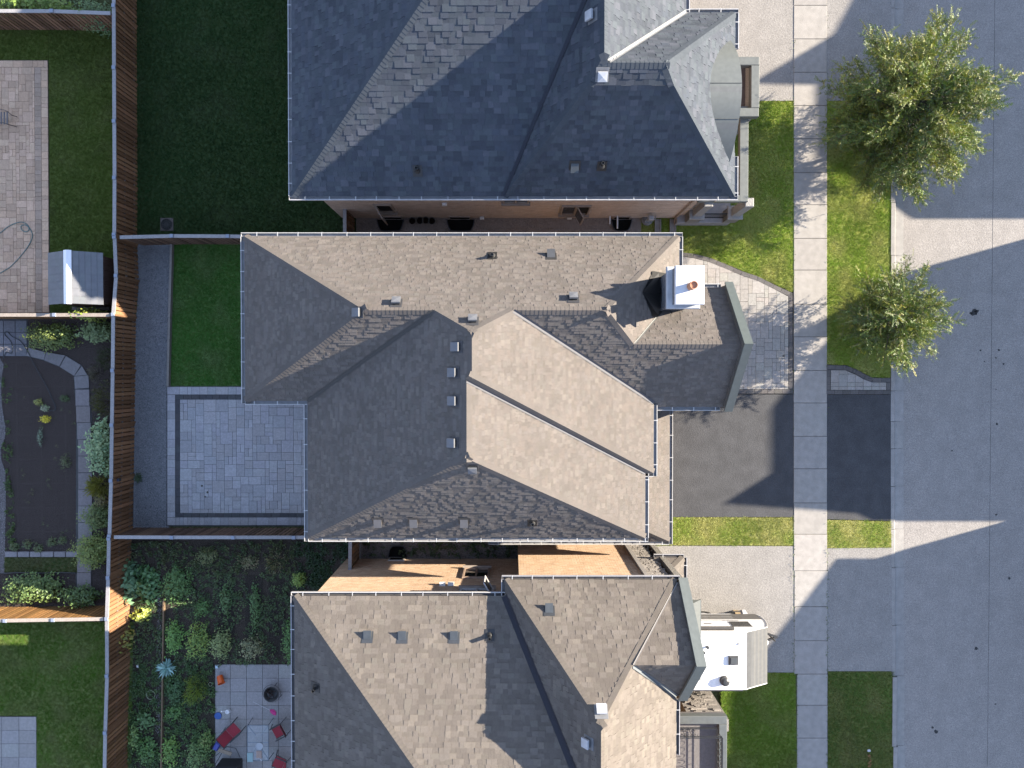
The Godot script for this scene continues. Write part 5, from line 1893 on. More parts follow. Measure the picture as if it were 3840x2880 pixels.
# ---------------------------------------------------------------- the garden at the left edge
func left_garden() -> void:
	pebbles([512, 908, 640, 908, 632, 1990, 503, 1990], 900, 0.017, [Color(0.36, 0.37, 0.38), Color(0.26, 0.27, 0.29), Color(0.5, 0.5, 0.5), Color(0.18, 0.19, 0.21)], 61)
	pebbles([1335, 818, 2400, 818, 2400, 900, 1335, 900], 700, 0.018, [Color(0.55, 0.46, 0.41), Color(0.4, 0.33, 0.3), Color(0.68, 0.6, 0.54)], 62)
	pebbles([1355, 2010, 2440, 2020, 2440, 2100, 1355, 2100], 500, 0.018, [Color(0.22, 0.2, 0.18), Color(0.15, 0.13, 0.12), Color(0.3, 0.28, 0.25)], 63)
	var rim := [-60, 1330, 0, 1345, 14, 1365, 6, 1420, 4, 1470, 8, 1530, 20, 1600, 18, 1640, 4, 1680, 4, 1720, 20, 1770, 22, 1850, 20, 1950, 18, 2060, 18, 2150, -60, 2150]
	pebbles(rim, 900, 0.022, [Color(0.42, 0.38, 0.37), Color(0.52, 0.48, 0.46), Color(0.3, 0.27, 0.27)], 64)
	sheet("pebble_border", rim, -0.004, Color(0.22, 0.2, 0.2), M.gravel)
	cover([10, 1350, 40, 1350, 28, 1420, 46, 1460, 52, 1520, 40, 1580, 52, 1650, 50, 1720, 40, 1800, 60, 1900, 55, 2060, 20, 2060, 22, 1770, 6, 1700, 20, 1600, 6, 1500], 60, 0.07, Color(0.05, 0.1, 0.02), Color(0.09, 0.13, 0.03), 65)
	cover([60, 1400, 280, 1500, 285, 2060, 60, 2060], 3, 0.05, Color(0.07, 0.1, 0.03), Color(0.13, 0.12, 0.06), 66)
	cover([345, 1400, 420, 1300, 425, 2150, 345, 2150], 14, 0.07, Color(0.05, 0.07, 0.02), Color(0.1, 0.08, 0.04), 67)
	# curved walk of cut slabs
	var w := bed_under("garden_walk", [-100, 1196, 104, 1196, 110, 1310, 180, 1322, 250, 1334, 305, 1368, 330, 1405, 334, 1460, 344, 1560, 344, 2200, 284, 2200, 286, 1560, 276, 1410, 222, 1376, 160, 1351, 96, 1336, -100, 1336], -0.006)
	for q in [[106, 1304, 171, 1321, 165, 1349, 99, 1334], [174, 1321, 244, 1333, 222, 1373, 166, 1351], [247, 1335, 303, 1369, 278, 1409, 225, 1376], [307, 1373, 327, 1405, 279, 1410], [278, 1412, 329, 1407, 332, 1409, 334, 1454, 282, 1458]]:
		var b := MB.new()
		var foot := PP(q, 0.03)
		foot.reverse()
		b.prism(foot, -0.04, 0.035 + rng.randf_range(-0.004, 0.004), Color(0.23, 0.215, 0.215) * rng.randf_range(0.9, 1.08))
		obj("slab", b, M.paver, w)
	for i in 12:
		var y := 1460.0 + i * 62.5
		var x := 283.0 + (6.0 if i > 1 else i * 3.0) + (4.0 if i > 2 and i < 9 else 0.0)
		var a := P(x, y + 1, 0.03)
		var c := P(x + 52, y + 61.5, 0.03)
		put("slab", stone_mesh(shades(Color(0.25, 0.225, 0.22), 6, 0.1)[rng.randi() % 6]), M.paver, w, Transform3D(Basis(Vector3.UP, rng.randf_range(-0.02, 0.02)) * Basis.from_scale(Vector3(c.x - a.x, 0.07, c.z - a.z)), Vector3((a.x + c.x) / 2, 0.0, (a.z + c.z) / 2)))
	for i in 3:
		for j in 3:
			var a := P(-30 + i * 44, 1202 + j * 45, 0.03)
			var c := P(12 + i * 44, 1245 + j * 45, 0.03)
			put("slab", stone_mesh(shades(Color(0.19, 0.185, 0.2), 6, 0.08)[rng.randi() % 6]), M.paver, w, Transform3D(Basis.from_scale(Vector3(c.x - a.x, 0.07, c.z - a.z)), Vector3((a.x + c.x) / 2, 0.0, (a.z + c.z) / 2)))
	# low row of edging blocks
	var o := P(140, 2078)
	var eb := thing("edging_blocks", "row of pale edging blocks across the dark garden bed", "edging", o)
	for x in [[18, 63], [66, 109], [112, 152], [154, 199], [202, 244], [247, 290]]:
		var b := MB.new(o)
		var p := P(x[0], 2069, 0.08)
		var q := P(x[1], 2089, 0.08)
		b.cbox(Vector3((p.x + q.x) / 2, 0.04, (p.z + q.z) / 2), Vector3(q.x - p.x, 0.1, q.z - p.z), 0.015, Color(0.3, 0.28, 0.285) * rng.randf_range(0.88, 1.06))
		obj("block", b, M.paver, eb)
	var bo := P(150, 2148)
	var bt := MB.new(bo)
	bt.tube([P(14, 2150, 0.05), P(60, 2147, 0.06), P(160, 2149, 0.05), P(240, 2147, 0.06), P(284, 2149, 0.05)], 0.03, 6, g(0.02))
	single("edging_strip", bt, M.plastic, "black plastic edging strip above the wide hedge", "edging")
	var gr := Color(0.085, 0.125, 0.03)
	var gy := Color(0.15, 0.18, 0.035)
	shrub("bush", "rounded bush beside the dark paved corner with its left side sunlit yellow", "bush", 172, 1262, 98, 54, 1.0, 0.1, 1900, gr, gy)
	shrub("vine", "bright yellow-green climbing leaves hanging over the cap rail near the shed", "vine", 318, 1178, 46, 24, 1.9, 0.12, 520, Color(0.182, 0.247, 0.039), Color(0.286, 0.312, 0.052))
	shrub("bush", "broad grey-green bush beneath the yellow-green climbing leaves", "bush", 352, 1244, 66, 38, 1.1, 0.12, 1100, Color(0.117, 0.169, 0.065), Color(0.169, 0.221, 0.091))
	shrub("bush", "dark feathery bush against the fence above the dry twiggy shrub", "bush", 392, 1345, 36, 50, 0.9, 0.07, 1100, Color(0.046, 0.065, 0.026), Color(0.078, 0.104, 0.039), "", 1)
	shrub("bush", "dry twiggy grey shrub beside the curved slabs", "bush", 352, 1400, 24, 34, 0.5, 0.08, 420, Color(0.169, 0.143, 0.117), Color(0.130, 0.130, 0.091), "", 1)
	shrub("bush", "olive feathery evergreen between fence and slab path", "bush", 378, 1510, 40, 66, 1.1, 0.08, 1500, Color(0.078, 0.091, 0.026), Color(0.130, 0.130, 0.039), "", 1)
	shrub("hydrangea", "large pale green hydrangea against the fence", "bush", 366, 1684, 50, 106, 1.2, 0.15, 1700, Color(0.143, 0.247, 0.124), Color(0.325, 0.403, 0.195))
	shrub("ornamental_grass", "golden green tuft of grass just below the pale hydrangea", "plant", 366, 1826, 44, 34, 0.8, 0.16, 900, Color(0.182, 0.195, 0.039), Color(0.260, 0.234, 0.065), "", 1)
	shrub("bush", "small brownish bush between golden grass tuft and leafy shrub", "bush", 378, 1880, 28, 24, 0.6, 0.08, 420, Color(0.182, 0.130, 0.052), Color(0.130, 0.130, 0.039))
	shrub("bush", "leafy shrub spreading over the lower end of the slab path", "bush", 354, 1944, 56, 52, 0.95, 0.1, 1100, Color(0.078, 0.124, 0.033), Color(0.156, 0.182, 0.052))
	shrub("hedge", "clipped green hedge bush at the fence corner with yellowing leaves", "hedge", 334, 2074, 70, 66, 1.2, 0.1, 2100, Color(0.117, 0.176, 0.039), Color(0.208, 0.234, 0.052))
	shrub("hedge", "wide dark green hedge bush at the left edge above the cedar fence", "hedge", 105, 2216, 118, 56, 1.2, 0.12, 2200, Color(0.078, 0.137, 0.039), Color(0.169, 0.221, 0.065))
	shrub("hedge", "low green bush right of the wide hedge above the cedar fence", "hedge", 290, 2244, 76, 38, 1.0, 0.11, 1000, Color(0.065, 0.117, 0.039), Color(0.104, 0.156, 0.039))
	shrub("vine", "mass of broad green leaves over the fence in the top left corner", "vine", 95, 6, 150, 40, 1.9, 0.17, 1500, Color(0.130, 0.208, 0.039), Color(0.208, 0.273, 0.058))
	shrub("vine", "small-leaved dark creeper in the corner of the two fences", "vine", 345, 40, 70, 52, 1.9, 0.09, 1600, Color(0.091, 0.156, 0.065), Color(0.130, 0.195, 0.065))
	shrub("flower", "yellow flowering plant in the dark bed", "flower", 166, 1572, 18, 14, 0.3, 0.06, 220, Color(0.585, 0.468, 0.026), Color(0.650, 0.546, 0.039))
	shrub("flower", "white flowering plant above the yellow one in the dark bed", "flower", 164, 1531, 14, 14, 0.3, 0.06, 160, Color(0.390, 0.403, 0.286), Color(0.130, 0.182, 0.065))
	shrub("flower", "pale yellow blooms of the topmost plant in the dark bed", "flower", 140, 1508, 16, 14, 0.3, 0.06, 160, Color(0.364, 0.338, 0.078), Color(0.130, 0.169, 0.052))
	shrub("seedling", "thin row of grey-green seedlings in the dark bed", "plant", 147, 1640, 7, 34, 0.25, 0.07, 150, Color(0.208, 0.260, 0.182), Color(0.130, 0.169, 0.104))
	shrub("seedling", "round dark green clump in the dark bed near the slab path", "plant", 240, 1494, 18, 14, 0.2, 0.05, 200, Color(0.052, 0.091, 0.026), Color(0.078, 0.117, 0.039))
	shrub("seedling", "sparse olive plant low in the dark bed near the slab path", "plant", 240, 1735, 22, 30, 0.25, 0.06, 200, Color(0.130, 0.143, 0.065), Color(0.091, 0.104, 0.039))
	for k in [[50, 2054, "first"], [100, 2044, "second"], [140, 2058, "third"], [190, 2036, "fourth"], [228, 2028, "fifth"]]:
		shrub("seedling", "%s green tuft from the left above the edging blocks" % k[2], "plant", k[0], k[1], 18, 16, 0.28, 0.07, 150, Color(0.065, 0.104, 0.039), Color(0.130, 0.143, 0.052), "tufts above the edging blocks")
	# garden hoses
	var ho := P(80, 900)
	var h := MB.new(ho)
	var pts := PP([-40, 890, 0, 874, 30, 850, 62, 836, 85, 833, 104, 845, 108, 862, 98, 869, 84, 864, 78, 850, 90, 843, 106, 850, 118, 868, 121, 888, 112, 912, 90, 945, 55, 985, 25, 1010, -40, 1046], 0.07)
	h.tube(smooth(pts, 5), 0.018, 6, Color(0.06, 0.13, 0.125))
	single("garden_hose", h, M.plastic, "teal garden hose looping over the neighbour's tan terrace", "hose")
	var h2 := MB.new(P(110, 1380))
	h2.tube(smooth(PP([12, 1344, 24, 1320, 40, 1326, 47, 1310, 40, 1280, 20, 1258, 18, 1246, 30, 1246, 45, 1262, 75, 1278, 100, 1312, 130, 1370, 152, 1410, 175, 1450, 198, 1500, 209, 1530, 200, 1540, 185, 1538], 0.06), 5), 0.017, 6, Color(0.022, 0.026, 0.03))
	single("garden_hose", h2, M.plastic, "black hose winding from the paved corner into the dark bed", "hose")
	# lounge chair at the edge of the picture
	var lo := P(-10, 445)
	var lc := thing("lounge_chair", "dark metal lounge chair standing on the tan terrace at the left edge", "chair", lo)
	var fm := MB.new(lo)
	for s in [[412, 438, 480], [460, 476, 478]]:
		fm.tube([P(-60, s[0] - 2, 0.4), P(14, s[0], 0.62), P(28, s[0] + 6, 0.62), P(44, s[1] - 6, 0.35), P(64, s[1], 0.05)], 0.016, 6, g(0.03))
	obj("frame", fm, M.satin, lc)
	for i in 8:
		var sb := MB.new(lo)
		sb.bar(P(-50 + i * 11, 420, 0.42), P(-50 + i * 11, 466, 0.42), 0.06, 0.02, Color(0.11, 0.1, 0.1))
		obj("slat", sb, M.satin, lc)

func smooth(pts: Array, n: int) -> Array:
	var c := Curve3D.new()
	for i in pts.size():
		var t: Vector3 = (pts[mini(i + 1, pts.size() - 1)] - pts[maxi(i - 1, 0)]) / 6.0
		c.add_point(pts[i], -t, t)
	var out := []
	for i in (pts.size() - 1) * n + 1:
		out.append(c.samplef(float(i) / n))
	return out

# ---------------------------------------------------------------- the neighbours' vegetable garden
func vegetable_garden() -> void:
	cover([495, 2030, 1110, 2030, 1110, 2150, 495, 2150], 70, 0.08, Color(0.061, 0.108, 0.041), Color(0.135, 0.149, 0.061), 71)
	cover([495, 2150, 1100, 2150, 1100, 2490, 500, 2490], 60, 0.07, Color(0.061, 0.115, 0.041), Color(0.108, 0.149, 0.054), 72)
	cover([488, 2490, 806, 2490, 806, 2900, 486, 2900], 90, 0.08, Color(0.054, 0.115, 0.041), Color(0.101, 0.162, 0.047), 73)
	cover([1110, 2028, 1310, 2028, 1310, 2180, 1110, 2240], 110, 0.09, Color(0.027, 0.061, 0.024), Color(0.054, 0.095, 0.034), 74)
	cover([1355, 2020, 1980, 2020, 1980, 2085, 1355, 2085], 60, 0.09, Color(0.041, 0.074, 0.027), Color(0.081, 0.108, 0.041), 75)
	pebbles([588, 2220, 609, 2225, 607, 2400, 604, 2760, 583, 2750, 586, 2500], 420, 0.02, [Color(0.405, 0.392, 0.378), Color(0.270, 0.257, 0.243), Color(0.540, 0.513, 0.486)], 68)
	for q in [[818, 2160, 880, 2380], [920, 2160, 985, 2400], [1008, 2170, 1068, 2455]]:
		sheet("planting_row", [q[0], q[1], q[2], q[1], q[2], q[3], q[0], q[3]], 0.006, Color(0.149, 0.135, 0.121), M.soil)
	var o := P(610, 2500)
	var b := MB.new(o)
	b.bar(P(616, 2244, 0.08), P(606, 2900, 0.08), 0.06, 0.16, Color(0.270, 0.189, 0.121))
	single("edging_board", b, M.wood, "long thin wooden board edging the vegetable beds", "board")
	var dk := Color(0.078, 0.166, 0.049)
	var md := Color(0.127, 0.244, 0.058)
	var yl := Color(0.274, 0.332, 0.058)
	var bl := Color(0.097, 0.196, 0.097)
	for k in [
		["squash_plant", "broad-leaved squash plant climbing the fence at the garden's top", 468, 2190, 38, 86, 1.0, 0.24, 330, bl, Color(0.157, 0.274, 0.138), 0],
		["squash_plant", "sprawling squash plant right of the one on the fence", 545, 2200, 48, 84, 0.55, 0.2, 360, dk, Color(0.117, 0.235, 0.097), 0],
		["squash_plant", "sunlit yellow-green squash leaves below the fence corner", 522, 2312, 30, 22, 0.7, 0.16, 130, yl, Color(0.470, 0.489, 0.097), 0],
		["squash_plant", "yellowing squash vine hanging low on the fence", 456, 2406, 20, 52, 1.1, 0.16, 130, Color(0.196, 0.235, 0.058), Color(0.392, 0.293, 0.058), 0],
		["pepper_bush", "dense dark green bush at the top of the planked bed", 655, 2195, 54, 74, 0.9, 0.09, 1500, dk, Color(0.138, 0.235, 0.069), 0],
		["basil_bush", "dense bright green row of basil below the dark green bush", 648, 2396, 33, 62, 0.6, 0.11, 620, md, Color(0.177, 0.332, 0.078), 0],
		["cabbage", "blue-grey kale rosette below the basil row", 622, 2508, 42, 42, 0.5, 0.1, 90, Color(0.235, 0.392, 0.371), Color(0.313, 0.489, 0.451), 2],
		["tomato_plant", "small green tomato plant on the bare soil", 755, 2282, 29, 30, 0.5, 0.08, 330, dk, md, 0],
		["tomato_plant", "tall yellow-green tomato plant in the middle of the garden", 735, 2412, 46, 66, 0.9, 0.09, 900, md, yl, 0],
		["tomato_plant", "olive tomato plant leaning towards the slab terrace", 822, 2422, 38, 54, 0.9, 0.09, 700, Color(0.196, 0.255, 0.097), Color(0.274, 0.313, 0.117), 0],
		["asparagus", "feathery yellow-green clump above the orange bucket's left", 728, 2588, 40, 56, 0.8, 0.1, 900, Color(0.177, 0.255, 0.039), Color(0.255, 0.313, 0.058), 1],
		["bean_row", "short row of beans in the left planting row", 845, 2255, 20, 84, 0.35, 0.09, 420, dk, Color(0.138, 0.196, 0.078), 0],
		["bean_row", "longer row of beans in the middle planting row", 954, 2275, 20, 100, 0.35, 0.09, 480, dk, Color(0.138, 0.216, 0.078), 0],
		["tomato_plant", "greyish withered tomato plant above the slab terrace", 938, 2436, 46, 42, 0.7, 0.09, 520, Color(0.117, 0.147, 0.078), Color(0.332, 0.313, 0.157), 0],
		["tomato_plant", "light green round bush near the wooden side gate", 1116, 2178, 25, 28, 0.8, 0.08, 420, Color(0.196, 0.313, 0.069), yl, 0],
		["tomato_plant", "dark leafy plant against the house gutter beside the slab terrace", 1088, 2410, 34, 80, 0.7, 0.1, 560, dk, md, 0],
		["pepper_bush", "dark pepper plant below the blue-grey kale", 652, 2598, 30, 56, 0.5, 0.1, 480, Color(0.058, 0.117, 0.049), dk, 0],
		["pepper_bush", "green pepper plant half-way down the planked bed", 648, 2676, 30, 26, 0.45, 0.1, 260, md, dk, 0],
		["pepper_bush", "bright pepper plant at the bottom of the planked bed", 634, 2820, 30, 62, 0.5, 0.11, 480, md, Color(0.196, 0.313, 0.058), 0],
		["squash_plant", "low squash plant by the fence near the bottom edge", 536, 2706, 36, 30, 0.4, 0.15, 160, dk, Color(0.138, 0.235, 0.097), 0],
		["squash_plant", "trailing light squash leaves left of the low squash plant", 500, 2772, 16, 50, 0.4, 0.13, 150, Color(0.138, 0.255, 0.078), Color(0.235, 0.332, 0.097), 0],
		["squash_plant", "bushy squash plant at the bottom edge beside the fence", 545, 2815, 38, 56, 0.45, 0.13, 330, dk, md, 0],
		["tomato_plant", "green tomato plant beside the covered grill", 738, 2832, 48, 60, 0.8, 0.09, 800, dk, Color(0.177, 0.255, 0.078), 0],
		["tomato_plant", "thin plant with yellow leaves left of the blue tote", 770, 2780, 26, 32, 0.6, 0.09, 260, Color(0.235, 0.274, 0.078), md, 0],
		["raspberry_cane", "dry straw-coloured canes in the weedy top bed", 1030, 2110, 40, 44, 0.7, 0.13, 220, Color(0.392, 0.332, 0.196), Color(0.196, 0.196, 0.097), 1],
		["pepper_bush", "olive weedy bush under the board fence", 770, 2090, 46, 30, 0.5, 0.08, 420, Color(0.196, 0.196, 0.078), Color(0.117, 0.157, 0.058), 0],
		["pepper_bush", "brownish weedy bush at the middle of the weedy top bed", 930, 2110, 40, 30, 0.4, 0.08, 320, Color(0.235, 0.177, 0.097), Color(0.117, 0.157, 0.058), 0]]:
		shrub(k[0], k[1], "plant", k[2], k[3], k[4], k[5], k[6], k[7], k[8], k[9], k[10], "", k[11])

# ---------------------------------------------------------------- garden shed
func shed() -> void:
	var o := Vector3(-18.85, 0, -4.4)
	var sh := thing("shed", "small brown garden shed with half its roof in blue shade", "shed", o)
	var z0 := P(0, 943, 2.2).z
	var z1 := P(0, 1140, 2.2).z
	var xw := P(181, 1000, 1.85).x
	var xe := P(387, 1000, 1.85).x
	var xr := -18.82
	var brown := Color(0.09, 0.055, 0.05)
	var b := MB.new(o)
	b.prism([Vector3(xw + 0.12, 0, z1 - 0.1), Vector3(xe - 0.12, 0, z1 - 0.1), Vector3(xe - 0.12, 0, z0 + 0.1), Vector3(xw + 0.12, 0, z0 + 0.1)], 0.0, 1.86, brown)
	obj("wall", b, M.satin, sh)
	for i in 9:
		var s := MB.new(o)
		var z := lerpf(z0 + 0.2, z1 - 0.2, i / 8.0)
		s.bar(Vector3(xe - 0.11, 0.05, z), Vector3(xe - 0.11, 1.82, z), 0.03, 0.04, tone(brown, 0.85), Vector3.RIGHT)
		obj("batten", s, M.satin, sh)
	var r := MB.new(o)
	var hr := 2.5
	var rows := 4
	var col := [Color(0.125, 0.13, 0.14), Color(0.132, 0.137, 0.146), Color(0.118, 0.123, 0.134)]
	r.poly([Vector3(xw, 1.85, z0), Vector3(xw, 1.85, z1), Vector3(xr, hr, z1), Vector3(xr, hr, z0)], Vector3.UP, Color(0.15, 0.15, 0.15))
	r.poly([Vector3(xe, 1.85, z0), Vector3(xe, 1.85, z1), Vector3(xr, hr, z1), Vector3(xr, hr, z0)], Vector3.UP, Color(0.15, 0.15, 0.15))
	var roof := obj("roof", r, M.satin, sh)
	rng.seed = 81
	for s in [[xw, 5], [xe, 6]]:
		for i in s[1]:
			for k in 7:
				var t0: float = float(i) / s[1]
				var t1: float = float(i + 1) / s[1]
				var a := Vector3(lerpf(s[0], xr, t0), lerpf(1.85, hr, t0) + 0.022, 0)
				var c := Vector3(lerpf(s[0], xr, t1), lerpf(1.85, hr, t1) + 0.008, 0)
				var za := lerpf(z0, z1, k / 7.0) + 0.004
				var zb := lerpf(z0, z1, (k + 1) / 7.0) - 0.004
				var m := MB.new(o)
				var cc: Color = col[rng.randi() % 3]
				m.poly([a + Vector3(0, 0, za), a + Vector3(0, 0, zb), c + Vector3(0, 0, zb), c + Vector3(0, 0, za)], Vector3.UP, cc)
				m.poly([a + Vector3(0, 0, za), a + Vector3(0, 0, zb), a + Vector3(0, -0.03, zb), a + Vector3(0, -0.03, za)], Vector3(signf(s[0] - xr), 0, 0), cc)
				obj("roof_panel", m, M.satin, roof)
	var rc := MB.new(o)
	rc.poly([Vector3(xr - 0.17, hr - 0.05, z0 - 0.02), Vector3(xr - 0.17, hr - 0.05, z1 + 0.02), Vector3(xr, hr + 0.035, z1 + 0.02), Vector3(xr, hr + 0.035, z0 - 0.02)], Vector3.UP, Color(0.72, 0.72, 0.74))
	rc.poly([Vector3(xr + 0.17, hr - 0.05, z0 - 0.02), Vector3(xr + 0.17, hr - 0.05, z1 + 0.02), Vector3(xr, hr + 0.035, z1 + 0.02), Vector3(xr, hr + 0.035, z0 - 0.02)], Vector3.UP, Color(0.72, 0.72, 0.74))
	obj("ridge_cover", rc, M.gloss, sh)
	var d := MB.new(o)
	d.box(Vector3((xw + xe) / 2, 0.9, z1 - 0.08), Vector3(1.3, 1.7, 0.05), tone(brown, 1.2))
	obj("door", d, M.satin, sh)
	var bo := P(345, 1158, 0.2)
	var pl := MB.new(bo)
	pl.cbox(P(345, 1158, 0.1), Vector3(1.7, 0.25, 0.16), 0.02, Color(0.22, 0.19, 0.17))
	single("planter_beam", pl, M.wood, "weathered timber beam lying between the shed and the board fence", "beam")

# ---------------------------------------------------------------- travel trailer
func trailer() -> void:
	var z0 := P(0, 2371, 2.9).z
	var z1 := P(0, 2584, 2.9).z
	var xf := P(2802, 2480, 2.9).x
	var o := Vector3(8.2, 0, (z0 + z1) / 2)
	var t := thing("travel_trailer", "white travel trailer parked on the worn grey driveway", "trailer", o)
	var x0 := 6.95
	var xn := P(2866, 2500, 1.4).x
	var white := Color(0.62, 0.61, 0.6)
	# body side profile, nose towards the street
	var prof := [Vector2(x0, 0.55), Vector2(xf - 0.1, 0.55), Vector2(xn - 0.1, 0.75), Vector2(xn, 1.1), Vector2(xn, 1.5), Vector2(xn - 0.06, 1.9), Vector2(xn - 0.2, 2.3), Vector2(xf + 0.25, 2.72), Vector2(xf, 2.86), Vector2(x0, 2.88)]
	var side := func(z):
		var out := []
		for p in prof:
			out.append(Vector3(p.x, p.y, z))
		return out
	var b := MB.new(o)
	b.poly(side.call(z0), Vector3.FORWARD, white)
	b.poly(side.call(z1), Vector3.BACK, white)
	b.quad(Vector3(x0, 0.55, z0), Vector3(x0, 0.55, z1), Vector3(x0, 2.88, z1), Vector3(x0, 2.88, z0), white)
	b.quad(Vector3(x0, 0.55, z0), Vector3(xf, 0.55, z0), Vector3(xf, 0.55, z1), Vector3(x0, 0.55, z1), g(0.1))
	obj("body", b, M.satin, t)
	for i in 9:
		var rb := MB.new(o)
		var y := 0.7 + i * 0.23
		rb.bar(Vector3(x0 + 0.02, y, z0 - 0.004), Vector3(xf - 0.05, y, z0 - 0.004), 0.012, 0.016, Color(0.5, 0.5, 0.5))
		obj("side_rib", rb, M.satin, t)
	var rf := MB.new(o)
	rf.quad(Vector3(x0, 2.9, z1 - 0.03), Vector3(xf - 0.02, 2.89, z1 - 0.03), Vector3(xf - 0.02, 2.89, z0 + 0.03), Vector3(x0, 2.9, z0 + 0.03), Color(0.76, 0.75, 0.74))
	obj("roof", rf, M.satin, t)
	# corrugated front cap
	var fc := MB.new(o)
	var gr := Color(0.095, 0.097, 0.094)
	var chain := []
	for i in range(2, 9):
		chain.append(prof[i])
	for i in chain.size() - 1:
		var p: Vector2 = chain[i]
		var q: Vector2 = chain[i + 1]
		var n := Vector2(q.y - p.y, p.x - q.x).normalized()
		for k in 4:
			var a := p.lerp(q, k / 4.0)
			var c := p.lerp(q, (k + 0.5) / 4.0) + n * 0.014
			var e := p.lerp(q, (k + 1) / 4.0)
			fc.quad(Vector3(a.x, a.y, z1), Vector3(a.x, a.y, z0), Vector3(c.x, c.y, z0), Vector3(c.x, c.y, z1), gr)
			fc.quad(Vector3(c.x, c.y, z1), Vector3(c.x, c.y, z0), Vector3(e.x, e.y, z0), Vector3(e.x, e.y, z1), gr)
	obj("front_cap", fc, M.satin, t)
	var ed := MB.new(o)
	for z in [z0 - 0.01, z1 + 0.01]:
		ed.bar(Vector3(x0, 2.885, z), Vector3(xf, 2.87, z), 0.05, 0.05, Color(0.6, 0.6, 0.6))
		for i in chain.size() - 1:
			ed.bar(Vector3(chain[i].x, chain[i].y, z), Vector3(chain[i + 1].x, chain[i + 1].y, z), 0.03, 0.035, Color(0.5, 0.49, 0.48), Vector3.BACK)
	obj("corner_moulding", ed, M.satin, t)
	var aw := MB.new(o)
	aw.tube([Vector3(x0 + 0.05, 2.66, z0 - 0.09), Vector3(xf - 0.5, 2.66, z0 - 0.09)], 0.08, 8, Color(0.06, 0.056, 0.052))
	aw.bar(Vector3(x0 + 0.1, 2.66, z0 - 0.07), Vector3(x0 + 0.1, 1.2, z0 - 0.05), 0.05, 0.04, g(0.3), Vector3.RIGHT)
	obj("awning", aw, M.satin, t)
	var aw2 := MB.new(o)
	aw2.tube([Vector3(x0 + 0.05, 2.8, z1 + 0.07), Vector3(xf - 0.15, 2.8, z1 + 0.07)], 0.06, 8, Color(0.06, 0.055, 0.065))
	obj("awning", aw2, M.satin, t)
	var band := MB.new(o)
	band.quad(Vector3(xn - 0.16, 0.62, z0 - 0.008), Vector3(x0, 0.62, z0 - 0.008), Vector3(x0, 1.3, z0 - 0.008), Vector3(xn - 0.05, 1.3, z0 - 0.008), Color(0.085, 0.08, 0.076))
	obj("side_band", band, M.satin, t)
	var wn := MB.new(o)
	var w0 := P(2740, 2345, 1.9).x
	var w1 := P(2812, 2345, 1.9).x
	wn.cbox(Vector3((w0 + w1) / 2, 1.95, z0 - 0.012), Vector3(w1 - w0, 0.03, 0.62), 0.01, Color(0.09, 0.09, 0.09), Basis(Vector3.RIGHT, Vector3.FORWARD, Vector3.UP))
	var wnn := obj("window", wn, M.satin, t)
	var wp := MB.new(o)
	wp.quad(Vector3(w1 - 0.04, 1.68, z0 - 0.03), Vector3(w0 + 0.04, 1.68, z0 - 0.03), Vector3(w0 + 0.04, 2.22, z0 - 0.03), Vector3(w1 - 0.04, 2.22, z0 - 0.03), g(1))
	obj("pane", wp, M.pane, wnn)
	# dark sweeps and small lettering-like decals along the side
	for k in [[7.1, 7.9, 1.75, 0.06], [7.25, 7.75, 1.9, 0.08], [8.3, 8.65, 1.82, 0.09], [9.2, 9.9, 1.5, 0.04], [7.0, 10.0, 1.42, 0.03], [8.4, 8.9, 2.5, 0.09]]:
		var dc := MB.new(o)
		dc.quad(Vector3(k[1], k[2], z0 - 0.01), Vector3(k[0], k[2], z0 - 0.01), Vector3(k[0] + 0.1, k[2] + k[3], z0 - 0.01), Vector3(k[1] + 0.04, k[2] + k[3], z0 - 0.01), Color(0.16, 0.16, 0.17))
		obj("decal", dc, M.satin, t)
	var roof_at := func(px, py): return P(px, py, 2.95)
	var sk: Vector3 = roof_at.call(2751, 2477)
	var s := MB.new(o)
	s.cbox(Vector3(sk.x, 2.94, sk.z), Vector3(0.4, 0.1, 0.38), 0.03, g(0.05))
	var skn := obj("roof_hatch", s, M.plastic, t)
	var sl := MB.new(o)
	sl.cbox(Vector3(sk.x, 3.0, sk.z), Vector3(0.27, 0.03, 0.25), 0.01, Color(0.06, 0.065, 0.065))
	obj("lid", sl, M.gloss, skn)
	var dm: Vector3 = roof_at.call(2717, 2553)
	var dd := MB.new(o)
	dd.lathe(Vector3(dm.x, 2.89, dm.z), [Vector2(0.2, 0.0), Vector2(0.205, 0.06), Vector2(0.16, 0.09), Vector2(0.19, 0.12), Vector2(0.18, 0.2), Vector2(0.1, 0.25), Vector2(0.0, 0.26)], 20, g(0.035))
	obj("round_vent", dd, M.plastic, t)
	for k in [[2653, 2427, 0.055], [2640, 2447, 0.045]]:
		var v: Vector3 = roof_at.call(k[0], k[1])
		var vv := MB.new(o)
		vv.lathe(Vector3(v.x, 2.89, v.z), [Vector2(k[2], 0.0), Vector2(k[2], 0.09), Vector2(k[2] * 1.3, 0.1), Vector2(k[2] * 1.2, 0.13), Vector2(0.0, 0.14)], 12, g(0.04))
		obj("vent_stack", vv, M.plastic, t)
	var an: Vector3 = roof_at.call(2771, 2416)
	var a2 := MB.new(o)
	a2.cbox(Vector3(an.x, 2.91, an.z), Vector3(0.07, 0.05, 0.07), 0.01, g(0.2))
	obj("antenna_base", a2, M.plastic, t)
